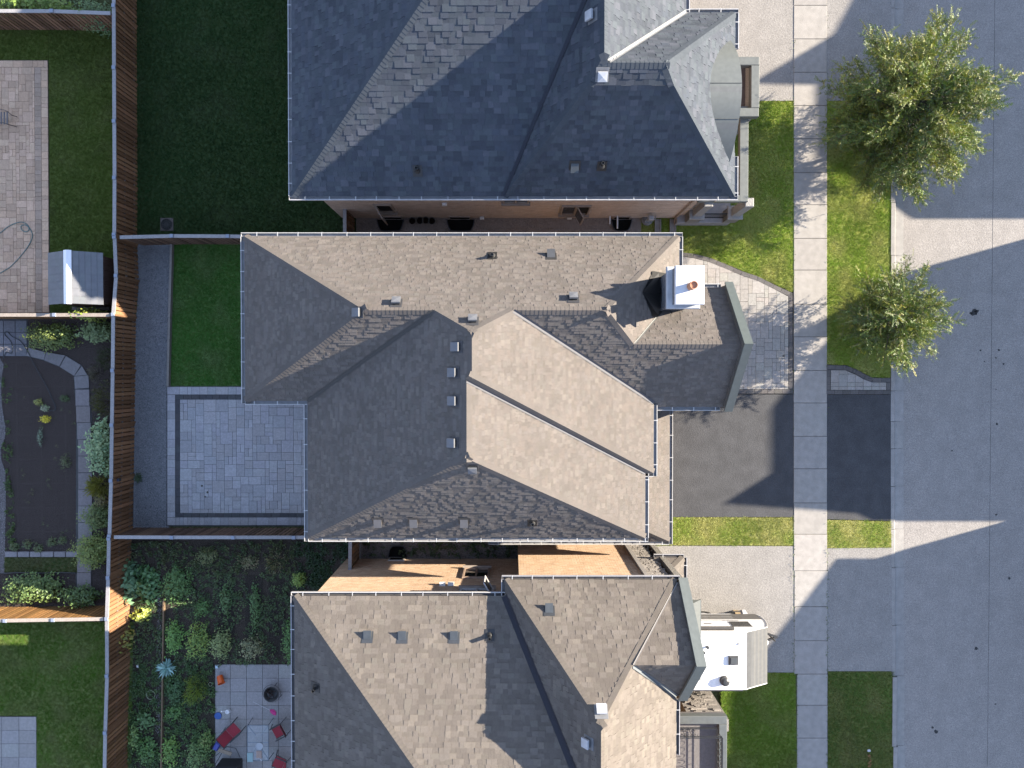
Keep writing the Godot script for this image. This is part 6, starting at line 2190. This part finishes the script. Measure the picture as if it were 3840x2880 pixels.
	for z in [z0 + 0.16, z1 - 0.16]:
		for x in [8.0, 8.75]:
			var w := MB.new()
			w.lathe(Vector3(0, -0.1, 0), [Vector2(0.2, 0.0), Vector2(0.33, 0.0), Vector2(0.36, 0.03), Vector2(0.36, 0.17), Vector2(0.33, 0.2), Vector2(0.2, 0.2)], 20, g(0.02))
			var wo := put("wheel", w.done(), M.plastic, t, Transform3D(Basis(Vector3.RIGHT, PI / 2), Vector3(x, 0.36, z) - o))
			var rm := MB.new()
			rm.lathe(Vector3(0, -0.08, 0), [Vector2(0.0, 0.0), Vector2(0.2, 0.0), Vector2(0.2, 0.16), Vector2(0.06, 0.13), Vector2(0.0, 0.16)], 16, g(0.5))
			obj("rim", rm, M.metal, wo)
	# coupling with gas bottle and jack
	var tn := MB.new(o)
	var zc := P(0, 2395, 0.7).z
	tn.bar(Vector3(xn - 0.3, 0.5, zc - 0.4), Vector3(xn + 0.9, 0.48, zc), 0.08, 0.1, g(0.03))
	tn.bar(Vector3(xn - 0.3, 0.5, zc + 0.4), Vector3(xn + 0.9, 0.48, zc), 0.08, 0.1, g(0.03))
	tn.tube([Vector3(xn + 0.62, 0.05, zc), Vector3(xn + 0.62, 1.0, zc)], 0.035, 8, g(0.04))
	obj("drawbar", tn, M.satin, t)
	var gb := MB.new(o)
	gb.lathe(Vector3(xn + 0.2, 0.52, zc + 0.1), [Vector2(0.15, 0.0), Vector2(0.155, 0.4), Vector2(0.1, 0.5), Vector2(0.05, 0.52), Vector2(0.06, 0.6), Vector2(0.0, 0.6)], 14, Color(0.5, 0.52, 0.56))
	obj("gas_bottle", gb, M.satin, t)
	var mk := MB.new(o)
	for z in [z0 + 0.35, z1 - 0.35]:
		mk.cbox(Vector3(xn - 0.03, 1.75, z), Vector3(0.05, 0.05, 0.1), 0.005, Color(0.6, 0.2, 0.02))
	obj("marker_light", mk, M.gloss, t)
	# bits leaning beside it
	var so := P(2762, 2300, 0.2)
	var st := MB.new(so)
	st.bar(P(2690, 2318, 0.25), P(2745, 2298, 0.25), 0.12, 0.06, g(0.03))
	st.bar(P(2745, 2299, 0.25), P(2775, 2297, 0.25), 0.14, 0.08, g(0.05))
	single("trailer_jack", st, M.satin, "dark folded jack stand on the ground along the trailer's side", "jack")
	var bx := MB.new(P(2762, 2301, 0.0))
	bx.cbox(P(2762, 2302, 0.18), Vector3(0.24, 0.36, 0.24), 0.01, Color(0.45, 0.34, 0.2))
	single("wooden_block", bx, M.wood, "pale wooden block standing beside the trailer's window", "block")
	var rg := MB.new(P(2798, 2296, 0.0))
	rg.poly(PP([2783, 2287, 2794, 2286, 2808, 2308, 2800, 2309, 2787, 2303], 0.05), Vector3.UP, g(0.6))
	rg.poly(PP([2783, 2287, 2787, 2303, 2800, 2309, 2795, 2311, 2780, 2303], 0.02), Vector3.UP, g(0.5))
	single("rag", rg, M.fabric, "crumpled white rag on the grey driveway near the trailer's nose", "rag")

# ---------------------------------------------------------------- things on the slab terrace
func sling_chair(label: String, at: Vector3, turn: float, recline: float) -> void:
	var c := thing("patio_chair", label, "chair", at, "red patio chairs")
	c.rotation.y = turn
	var red := Color(0.33, 0.035, 0.05)
	var s := MB.new()
	s.quad(Vector3(-0.25, 0.42, 0.25), Vector3(0.25, 0.42, 0.25), Vector3(0.25, 0.44, -0.22), Vector3(-0.25, 0.44, -0.22), red)
	obj("seat", s, M.fabric, c)
	var b := MB.new()
	var e := Vector3(0, 0.55 * cos(recline), -0.55 * sin(recline))
	b.quad(Vector3(-0.25, 0.44, -0.23), Vector3(0.25, 0.44, -0.23), Vector3(0.25, 0.44, -0.23) + e, Vector3(-0.25, 0.44, -0.23) + e, red)
	obj("backrest", b, M.fabric, c)
	var blk := g(0.02)
	for x in [-0.27, 0.27]:
		var f := MB.new()
		f.tube([Vector3(x, 0.44, -0.23) + e, Vector3(x, 0.44, -0.23), Vector3(x, 0.42, 0.26), Vector3(x * 1.05, 0.02, 0.34)], 0.014, 6, blk)
		obj("frame", f, M.satin, c)
		var a := MB.new()
		a.bar(Vector3(x * 1.08, 0.64, -0.36), Vector3(x * 1.08, 0.63, 0.24), 0.05, 0.02, blk)
		obj("armrest", a, M.satin, c)
		var l := MB.new()
		l.tube([Vector3(x * 1.08, 0.62, 0.2), Vector3(x * 1.08, 0.02, 0.3)], 0.012, 6, blk)
		obj("leg", l, M.satin, c)
		var r := MB.new()
		r.tube([Vector3(x * 1.08, 0.63, -0.3), Vector3(x * 1.08, 0.02, -0.42)], 0.012, 6, blk)
		obj("leg", r, M.satin, c)
	var h := MB.new()
	h.tube([Vector3(-0.27, 0.44, -0.23) + e, Vector3(0.27, 0.44, -0.23) + e], 0.014, 6, blk)
	obj("top_rail", h, M.satin, c)

func terrace_things() -> void:
	sling_chair("reclined red patio chair beside the white watering can", P(888, 2722), deg_to_rad(132), 0.75)
	sling_chair("red patio chair right of the glass table, nearer the fire bowl", P(1056, 2724), deg_to_rad(-62), 0.35)
	sling_chair("red patio chair right of the glass table, at the bottom edge", P(1058, 2842), deg_to_rad(-112), 0.35)
	# glass table
	var a := P(927, 2720, 0.72)
	var c := P(1007, 2852, 0.72)
	var mid := (a + c) / 2
	var o := Vector3(mid.x, 0, mid.z)
	var t := thing("glass_table", "rectangular glass patio table with a dark metal frame", "table", o)
	var w := c.x - a.x
	var d := c.z - a.z
	var f := MB.new(o)
	var y := 0.71
	var rim := Color(0.12, 0.14, 0.16)
	for s in [-1, 1]:
		f.bar(mid + Vector3(s * w / 2, 0, -d / 2 + 0.03) + Vector3(0, y - mid.y, 0), mid + Vector3(s * w / 2, y - mid.y, d / 2 - 0.03), 0.03, 0.03, rim)
		f.bar(mid + Vector3(-w / 2, y - mid.y, s * d / 2), mid + Vector3(w / 2, y - mid.y, s * d / 2), 0.03, 0.03, rim)
		for s2 in [-1, 1]:
			f.bar(mid + Vector3(s * w / 2, y - 0.03 - mid.y, s2 * d / 2), mid + Vector3(s * 0.12, y - 0.07 - mid.y, s2 * 0.3), 0.025, 0.025, rim)
	f.bar(mid + Vector3(-w / 2, y - 0.02 - mid.y, 0), mid + Vector3(w / 2, y - 0.02 - mid.y, 0), 0.025, 0.025, rim)
	obj("frame", f, M.satin, t)
	var gl := MB.new(o)
	gl.quad(Vector3(o.x - w / 2, 0.716, o.z + d / 2), Vector3(o.x + w / 2, 0.716, o.z + d / 2), Vector3(o.x + w / 2, 0.716, o.z - d / 2), Vector3(o.x - w / 2, 0.716, o.z - d / 2), Color(1, 1, 1))
	obj("tabletop", gl, M.glass, t)
	for s in [[-1, -1], [-1, 1], [1, -1], [1, 1]]:
		var l := MB.new(o)
		l.tube([Vector3(o.x + s[0] * (w / 2 - 0.02), 0.7, o.z + s[1] * (d / 2 - 0.02)), Vector3(o.x + s[0] * (w / 2 + 0.01), 0.02, o.z + s[1] * (d / 2 + 0.01))], 0.016, 6, rim)
		obj("leg", l, M.satin, t)
	var tr := MB.new(P(938, 2840, 0.73))
	tr.cbox(P(938, 2840, 0.745), Vector3(0.26, 0.03, 0.42), 0.01, Color(0.2, 0.3, 0.3))
	single("tray", tr, M.plastic, "pale green tray lying on the glass table", "tray")
	var bk := MB.new(P(971, 2830, 0.73))
	bk.cbox(P(971, 2830, 0.74), Vector3(0.24, 0.025, 0.32), 0.006, Color(0.42, 0.31, 0.26))
	single("folded_cloth", bk, M.fabric, "folded beige patterned cloth lying on the glass table", "cloth")
	var cup := MB.new(P(982, 2846, 0.72))
	cup.lathe(P(982, 2846, 0.72), [Vector2(0.035, 0.0), Vector2(0.045, 0.1), Vector2(0.04, 0.1), Vector2(0.032, 0.02), Vector2(0.0, 0.02)], 12, g(0.7))
	single("cup", cup, M.gloss, "white cup near the lower right corner of the glass table", "cup")
	var pl := MB.new(P(973, 2798, 0.72))
	pl.lathe(P(973, 2798, 0.722), [Vector2(0.13, 0.0), Vector2(0.17, 0.02), Vector2(0.165, 0.026), Vector2(0.12, 0.01), Vector2(0.0, 0.008)], 24, Color(0.3, 0.32, 0.34))
	single("plate", pl, M.gloss, "pale round plate at the middle of the glass table", "plate")
	# fire bowl in its ring stand
	var fo := P(1027, 2590)
	var fb := thing("fire_bowl", "black round fire bowl in a wire ring stand by the house", "fire bowl", fo)
	var bw := MB.new(fo)
	bw.lathe(fo, [Vector2(0.1, 0.16), Vector2(0.24, 0.24), Vector2(0.33, 0.38), Vector2(0.345, 0.38), Vector2(0.31, 0.36), Vector2(0.22, 0.27), Vector2(0.0, 0.24)], 24, g(0.02))
	obj("bowl", bw, M.satin, fb)
	var rg := MB.new(fo)
	var ring := []
	for i in 33:
		ring.append(fo + Vector3(cos(TAU * i / 32) * 0.4, 0.3, sin(TAU * i / 32) * 0.4))
	rg.tube(ring, 0.01, 5, g(0.06))
	obj("ring", rg, M.satin, fb)
	for i in 4:
		var lg := MB.new(fo)
		var dd := Vector3(cos(TAU * i / 4 + 0.4), 0, sin(TAU * i / 4 + 0.4))
		lg.tube([fo + dd * 0.4 + Vector3(0, 0.34, 0), fo + dd * 0.42, fo + dd * 0.44], 0.012, 5, g(0.04))
		obj("leg", lg, M.satin, fb)
	var lg2 := MB.new(fo)
	rng.seed = 90
	for i in 6:
		var p := fo + Vector3(rng.randf_range(-0.14, 0.14), 0.31 + i * 0.012, rng.randf_range(-0.14, 0.14))
		var dd := Vector3(rng.randf_range(-1, 1), 0, rng.randf_range(-1, 1)).normalized()
		lg2.tube([p - dd * 0.16, p + dd * 0.16], 0.025, 6, Color(0.05, 0.035, 0.028), 0.018)
	obj("charred_wood", lg2, M.wood, fb)
	# orange bucket lying on its side
	var ob := P(836, 2540)
	var bu := thing("bucket", "orange bucket lying on its side on the slab terrace", "bucket", ob)
	bu.position.y = 0.18
	bu.rotation = Vector3(0, deg_to_rad(28), 0)
	var q := MB.new()
	q.lathe(Vector3.ZERO, [Vector2(0.0, 0.0), Vector2(0.13, 0.0), Vector2(0.155, 0.36), Vector2(0.165, 0.36), Vector2(0.165, 0.33), Vector2(0.15, 0.33)], 22, Color(0.62, 0.1, 0.015))
	q.lathe(Vector3.ZERO, [Vector2(0.148, 0.36), Vector2(0.124, 0.01), Vector2(0.0, 0.01)], 22, Color(0.5, 0.08, 0.012))
	put("shell", q.done(), M.plastic, bu, Transform3D(Basis(Vector3.RIGHT, deg_to_rad(62)), Vector3(0, 0, -0.16)))
	var hd := MB.new()
	var arc := []
	for i in 9:
		arc.append(Vector3(cos(PI * i / 8) * 0.16, 0.0, -0.1 - sin(PI * i / 8) * 0.13))
	hd.tube(arc, 0.005, 5, g(0.3))
	obj("handle", hd, M.metal, bu)
	# flat blue disc
	var bd := MB.new(P(818, 2684))
	bd.lathe(P(818, 2684, 0.04), [Vector2(0.16, 0.0), Vector2(0.168, 0.012), Vector2(0.16, 0.03), Vector2(0.13, 0.022), Vector2(0.0, 0.022)], 26, Color(0.015, 0.07, 0.26))
	single("lid", bd, M.plastic, "round bright blue lid lying on the slab terrace's edge", "lid")
	# watering can
	var wo := P(858, 2663)
	var wc := thing("watering_can", "small white watering can on the slab terrace", "watering can", wo)
	var wb := MB.new(wo)
	wb.lathe(wo + Vector3(0, 0.03, 0), [Vector2(0.09, 0.0), Vector2(0.095, 0.17), Vector2(0.07, 0.19), Vector2(0.06, 0.19), Vector2(0.08, 0.16), Vector2(0.0, 0.14)], 18, g(0.7))
	obj("tank", wb, M.plastic, wc)
	var ws := MB.new(wo)
	ws.tube([wo + Vector3(-0.08, 0.08, 0), wo + Vector3(-0.22, 0.24, -0.06)], 0.02, 7, g(0.7), 0.014)
	ws.lathe(wo + Vector3(-0.23, 0.24, -0.065), [Vector2(0.014, 0.0), Vector2(0.034, 0.03), Vector2(0.0, 0.03)], 10, g(0.66))
	obj("spout", ws, M.plastic, wc)
	var wh := MB.new(wo)
	var ar := []
	for i in 9:
		ar.append(wo + Vector3(0.08 + sin(PI * i / 8) * 0.08, 0.06 + 0.14 * i / 8.0, 0.01))
	wh.tube(ar, 0.012, 6, g(0.68))
	obj("handle", wh, M.plastic, wc)
	# butterfly net
	var no := P(1022, 2672)
	var nt := thing("toy_net", "pink toy net with a thin white pole on the slabs", "toy net", no)
	var np := MB.new(no)
	np.tube([P(949, 2632, 0.05), P(1012, 2663, 0.05)], 0.008, 6, g(0.6))
	obj("pole", np, M.plastic, nt)
	var nn := MB.new(no)
	nn.poly(PP([1011, 2661, 1026, 2660, 1036, 2670, 1035, 2683, 1024, 2681, 1014, 2672], 0.06), Vector3.UP, Color(0.62, 0.05, 0.22))
	nn.poly(PP([1014, 2664, 1034, 2674, 1033, 2684, 1016, 2672], 0.075), Vector3.UP, Color(0.7, 0.07, 0.28))
	obj("net", nn, M.fabric, nt)
	# grill under a grey cover, its cart frame showing
	var go := P(868, 2858)
	var gp := thing("covered_grill", "barbecue grill half hidden by its grey cover at the bottom edge", "grill", go)
	var gb := MB.new(go)
	gb.cbox(go + Vector3(0.05, 0.45, 0.1), Vector3(0.95, 0.9, 0.6), 0.05, g(0.02))
	obj("body", gb, M.satin, gp)
	var gc := MB.new(go)
	var dark := Color(0.035, 0.04, 0.05)
	for i in 12:
		var t0 := -1.0 + i / 6.0
		var t1 := -1.0 + (i + 1) / 6.0
		var h0 := 0.93 + 0.26 * sqrt(maxf(0.0, 1 - t0 * t0))
		var h1 := 0.93 + 0.26 * sqrt(maxf(0.0, 1 - t1 * t1))
		gc.quad(go + Vector3(0.62, h0 - 0.05 * sin(i * 2.0), 0.1 + t0 * 0.36), go + Vector3(-0.5, h0 + 0.03 * sin(i * 1.3), 0.1 + t0 * 0.36), go + Vector3(-0.5, h1 + 0.03 * sin((i + 1) * 1.3), 0.1 + t1 * 0.36), go + Vector3(0.62, h1 - 0.05 * sin((i + 1) * 2.0), 0.1 + t1 * 0.36), dark if i % 3 else tone(dark, 1.6))
	gc.quad(go + Vector3(-0.44, 1.2, 0.35), go + Vector3(0.1, 1.23, 0.4), go + Vector3(0.2, 1.23, -0.06), go + Vector3(-0.3, 1.22, -0.12), Color(0.28, 0.32, 0.4))
	obj("cover", gc, M.fabric, gp)
	var gf := MB.new(go)
	for k in [[[800, 2842], [850, 2800]], [[805, 2870], [842, 2806]], [[850, 2800], [884, 2806]], [[800, 2842], [810, 2876]], [[884, 2806], [900, 2840]]]:
		gf.tube([P(k[0][0], k[0][1], 0.75), P(k[1][0], k[1][1], 0.75)], 0.015, 6, g(0.025))
	obj("cart_frame", gf, M.satin, gp)
	var gs := MB.new(go)
	gs.bar(P(820, 2812, 0.85), P(868, 2828, 0.85), 0.16, 0.03, Color(0.33, 0.27, 0.2))
	obj("side_shelf", gs, M.wood, gp)
	var to := MB.new(P(815, 2795))
	to.cbox(P(815, 2796, 0.14), Vector3(0.24, 0.28, 0.36), 0.04, Color(0.05, 0.06, 0.28), Basis(Vector3.UP, -0.5))
	single("tote_box", to, M.plastic, "small violet-blue plastic tote beside the covered grill", "box")
	var pc := MB.new(P(813, 2501))
	pc.cbox(P(813, 2501, 0.06), Vector3(0.14, 0.06, 0.12), 0.01, Color(0.4, 0.5, 0.55))
	single("plastic_case", pc, M.plastic, "pale blue plastic case at the slab terrace's corner", "box")
	for k in [[789, 2566, 0.085, "thin green hose ring lying beside the slab terrace"], [565, 2606, 0.2, "faint loop of garden wire in the weeds by the fence"]]:
		var at := P(k[0], k[1], 0.06)
		var hr := MB.new(P(k[0], k[1]))
		var pts := []
		for i in 25:
			pts.append(at + Vector3(cos(TAU * i / 24) * k[2], 0.01 * sin(i), sin(TAU * i / 24) * k[2]))
		hr.tube(pts, 0.011, 5, Color(0.3, 0.34, 0.22))
		single("hose_ring", hr, M.plastic, k[3], "hose")

# ---------------------------------------------------------------- small things round the houses
func well(label: String, px0: float, px1: float, zw: float, out: float) -> void:
	var x0 := (px0 - 1920.0) * ALTITUDE / LENS
	var x1 := (px1 - 1920.0) * ALTITUDE / LENS
	var o := Vector3((x0 + x1) / 2, 0, zw)
	var t := thing("window_well", label, "window well", o, "window wells along the side walls")
	var rim := MB.new(o)
	var pts := []
	var deep := 0.52
	for k in [[x0, 0.0], [x0 + 0.06, 0.55], [x0 + 0.14, 0.86], [x0 + 0.26, 1.0], [x1 - 0.26, 1.0], [x1 - 0.14, 0.86], [x1 - 0.06, 0.55], [x1, 0.0]]:
		pts.append(Vector3(k[0], 0.1, zw + out * (0.06 + deep * k[1])))
	var s := smooth(pts, 3)
	var black := g(0.02)
	for i in s.size() - 1:
		var a: Vector3 = s[i]
		var b: Vector3 = s[i + 1]
		rim.quad(a - Vector3(0, 0.105, 0), b - Vector3(0, 0.105, 0), b, a, black)
	rim.tube(s, 0.022, 6, Color(0.07, 0.07, 0.075))
	obj("liner", rim, M.metal, t)
	var fl := MB.new(o)
	var foot := []
	for p in s:
		foot.append(Vector3(p.x, 0.004, p.z))
	fl.poly(foot, Vector3.UP, g(0.018))
	obj("well_floor", fl, M.gravel, t)

func small_things() -> void:
	well("window well below the open casement near the wooden side gate", 1417, 1516, -7.08, 1.0)
	well("window well right of the row of round pots", 1677, 1780, -7.08, 1.0)
	well("shallow window well under the white pipes of the pinkish brick wall", 2290, 2366, -7.08, 1.0)
	well("window well by the orange brick wall", 1455, 1528, 8.5, -1.0)
	# pots along the wall
	for k in [[1549, 833, "first round dark pot in the row, nearest the open casement"], [1577, 832, "second round dark pot in the row along the brick wall"], [1599, 831, "third round dark pot in the row, filled with brown soil"], [1622, 833, "last round dark pot in the row, nearest the middle window well"]]:
		var o := P(k[0], k[1])
		var b := MB.new(o)
		b.lathe(o, [Vector2(0.1, 0.0), Vector2(0.15, 0.26), Vector2(0.168, 0.26), Vector2(0.168, 0.3), Vector2(0.148, 0.3), Vector2(0.14, 0.24)], 20, Color(0.1, 0.095, 0.09))
		var t := thing("plant_pot", k[2], "pot", o, "pots along the brick wall")
		obj("pot", b, M.plastic, t)
		var s := MB.new(o)
		s.lathe(o, [Vector2(0.145, 0.235), Vector2(0.06, 0.25), Vector2(0.0, 0.25)], 16, Color(0.05, 0.035, 0.03))
		obj("soil", s, M.soil, t)
	# storm drain
	var o := P(626, 842)
	var d := thing("storm_drain", "round iron storm drain grate in the dark lawn", "drain", o)
	var c := MB.new(o)
	c.cbox(o + Vector3(0, 0.0, 0), Vector3(0.6, 0.06, 0.6), 0.02, Color(0.16, 0.13, 0.12))
	obj("frame", c, M.concrete, d)
	var pit := MB.new(o)
	pit.lathe(o + Vector3(0, 0.032, 0), [Vector2(0.25, 0.0), Vector2(0.0, 0.001)], 28, g(0.004))
	obj("pit", pit, M.plain, d)
	var gr := MB.new(o)
	for r in [0.245, 0.17, 0.09]:
		var ring := []
		for i in 29:
			ring.append(o + Vector3(cos(TAU * i / 28) * r, 0.045, sin(TAU * i / 28) * r))
		gr.tube(ring, 0.014, 5, Color(0.045, 0.04, 0.036))
	for i in 6:
		var v := Vector3(cos(PI * i / 6), 0, sin(PI * i / 6)) * 0.24
		gr.bar(o + Vector3(0, 0.045, 0) - v, o + Vector3(0, 0.045, 0) + v, 0.02, 0.02, Color(0.045, 0.04, 0.036))
	obj("grate", gr, M.metal, d)
	# splash troughs across the passage
	for k in [[2466, "left one of two long concrete splash troughs under the downspouts"], [2522, "right one of two long concrete splash troughs under the downspouts"]]:
		var p := P(k[0], 860)
		var t := thing("splash_trough", k[1], "trough", p, "splash troughs across the passage")
		var b := MB.new(p)
		var z0 := P(0, 822).z
		var z1 := P(0, 905).z
		b.cbox(Vector3(p.x, 0.03, (z0 + z1) / 2), Vector3(0.28, 0.06, z1 - z0), 0.01, Color(0.3, 0.275, 0.25))
		obj("base", b, M.concrete, t)
		for s in [-0.12, 0.12]:
			var e := MB.new(p)
			e.cbox(Vector3(p.x + s, 0.085, (z0 + z1) / 2), Vector3(0.05, 0.05, z1 - z0), 0.01, Color(0.34, 0.31, 0.28))
			obj("rim", e, M.concrete, t)
	# white pipes by the third well
	for k in [[2282, 822, 0.5, "white intake pipe on the brick wall, left of the pair"], [2310, 826, 0.9, "white exhaust pipe bending away from the brick wall"]]:
		var p := P(k[0], 818)
		var b := MB.new(Vector3(p.x, 0, -7.08))
		b.tube([Vector3(p.x, 0.45, -7.12), Vector3(p.x, 0.45, -6.98), Vector3(p.x, 0.42, -6.98 + k[2] * 0.5)], 0.035, 10, g(0.66))
		single("exhaust_pipe", b, M.plastic, k[3], "pipe")
	# meters at the corner
	var mo := Vector3(6.0, 0, -7.05)
	var gm := thing("gas_meter", "grey gas meter with pipes at the corner of the brick wall", "meter", mo)
	var b1 := MB.new(mo)
	b1.cbox(mo + Vector3(0.15, 1.0, 0.18), Vector3(0.26, 0.3, 0.2), 0.04, Color(0.33, 0.34, 0.35))
	obj("body", b1, M.satin, gm)
	var b2 := MB.new(mo)
	b2.tube([mo + Vector3(0.05, 0.0, 0.15), mo + Vector3(0.05, 0.9, 0.15)], 0.025, 8, Color(0.3, 0.3, 0.3))
	b2.tube([mo + Vector3(0.25, 0.9, 0.15), mo + Vector3(0.25, 0.5, 0.15), mo + Vector3(0.45, 0.5, 0.1), mo + Vector3(0.45, 0.5, -0.1)], 0.025, 8, Color(0.3, 0.3, 0.3))
	obj("pipework", b2, M.satin, gm)
	var bo := P(2425, 826)
	var bag := MB.new(bo)
	rng.seed = 93
	bag.lathe(bo, [Vector2(0.24, 0.0), Vector2(0.27, 0.1), Vector2(0.2, 0.2), Vector2(0.05, 0.24), Vector2(0.0, 0.22)], 9, Color(0.22, 0.22, 0.22))
	single("tarp_bundle", bag, M.fabric, "crumpled grey tarp bundle beside the passage's right end", "bundle")
	# things on and by the long fence
	var so := P(446, 1799, 1.5)
	var sl := thing("fence_lamp", "small black box lamp fixed to the board fence over the gravel", "lamp", Vector3(so.x, 1.4, so.z))
	var s1 := MB.new(sl.position)
	s1.cbox(so, Vector3(0.1, 0.2, 0.13), 0.015, g(0.02))
	obj("housing", s1, M.plastic, sl)
	var s2 := MB.new(sl.position)
	s2.cbox(so + Vector3(0, 0.11, 0), Vector3(0.08, 0.012, 0.11), 0.004, Color(0.03, 0.035, 0.06))
	obj("solar_cell", s2, M.gloss, sl)
	shrub("weed", "dark green weed growing from the gravel at the fence foot", "plant", 514, 1795, 12, 20, 0.35, 0.06, 240, Color(0.03, 0.06, 0.02), Color(0.05, 0.08, 0.03))
	var vc := MB.new(P(2939, 1335))
	vc.lathe(P(2939, 1335, 0.035), [Vector2(0.055, 0.0), Vector2(0.05, 0.02), Vector2(0.0, 0.022)], 14, Color(0.07, 0.06, 0.05))
	single("valve_cover", vc, M.plastic, "small round dark valve cover in the front court's pavers", "cover")
	var pp := MB.new(P(3259, 2816))
	pp.poly(PP([3253, 2811, 3263, 2810, 3266, 2818, 3257, 2820], 0.07), Vector3.UP, g(0.6))
	pp.poly(PP([3253, 2811, 3257, 2820, 3252, 2818], 0.04), Vector3.UP, g(0.5))
	single("paper_scrap", pp, M.fabric, "scrap of white paper on the shaded bottom verge", "litter")
	var db := MB.new(P(3260, 2850))
	rng.seed = 94
	for i in 26:
		var p := P(3260 + rng.randf_range(-6, 6), 2852 + rng.randf_range(-24, 24), 0.06)
		db.box(p, Vector3(rng.randf_range(0.02, 0.06), 0.01, rng.randf_range(0.02, 0.08)), Color(0.26, 0.13, 0.05), Basis(Vector3.UP, rng.randf() * 6.0))
	single("leaf_litter", db, M.fabric, "streak of dry brown leaves below the white paper scrap", "litter")
	var rb := MB.new(P(3140, 1040))
	# blades that have crept over the slab edges, and crumbs in the joints
	rng.seed = 95
	for i in 260:
		var side := 2977.0 if rng.randf() < 0.5 else 3103.0
		var y := rng.randf_range(2040, 2880) if rng.randf() < 0.75 else rng.randf_range(0, 2040)
		var p := P(side + (8.0 if side < 3000 and y > 2520 else 0.0) + rng.randf_range(-3, 3), y, 0.04)
		leaf(rb, p, Vector3(rng.randf_range(-1, 1), 0.35, rng.randf_range(-1, 1)).normalized(), Vector3.UP, rng.randf_range(0.05, 0.12), 0.03, Color(0.06, 0.1, 0.025))
	var cr := put("edge_weeds", rb.done(), M.leaf, self, Transform3D(Basis.IDENTITY, rb.o))
	cr.set_meta("kind", "stuff")
	var so2 := P(540, 2500)
	var bx := MB.new(so2)
	bx.cbox(P(516, 2498, 0.06), Vector3(0.09, 0.05, 0.12), 0.01, g(0.65))
	single("plastic_scrap", bx, M.plastic, "small white plastic scrap in the weeds beside the long fence", "litter")
	var st := MB.new(P(1076, 1465))
	var dk := MB.new(P(760, 1852))
	for k in [[757, 1822, 3], [778, 1846, 3], [769, 1863, 2.4]]:
		dk.lathe(P(k[0], k[1], 0.04), [Vector2(k[2] / 60.0, 0.0), Vector2(k[2] / 90.0, 0.015), Vector2(0.0, 0.018)], 8, Color(0.09, 0.08, 0.07))
	single("dead_leaves", dk, M.fabric, "few dark dead leaves on the grey paver terrace", "litter")
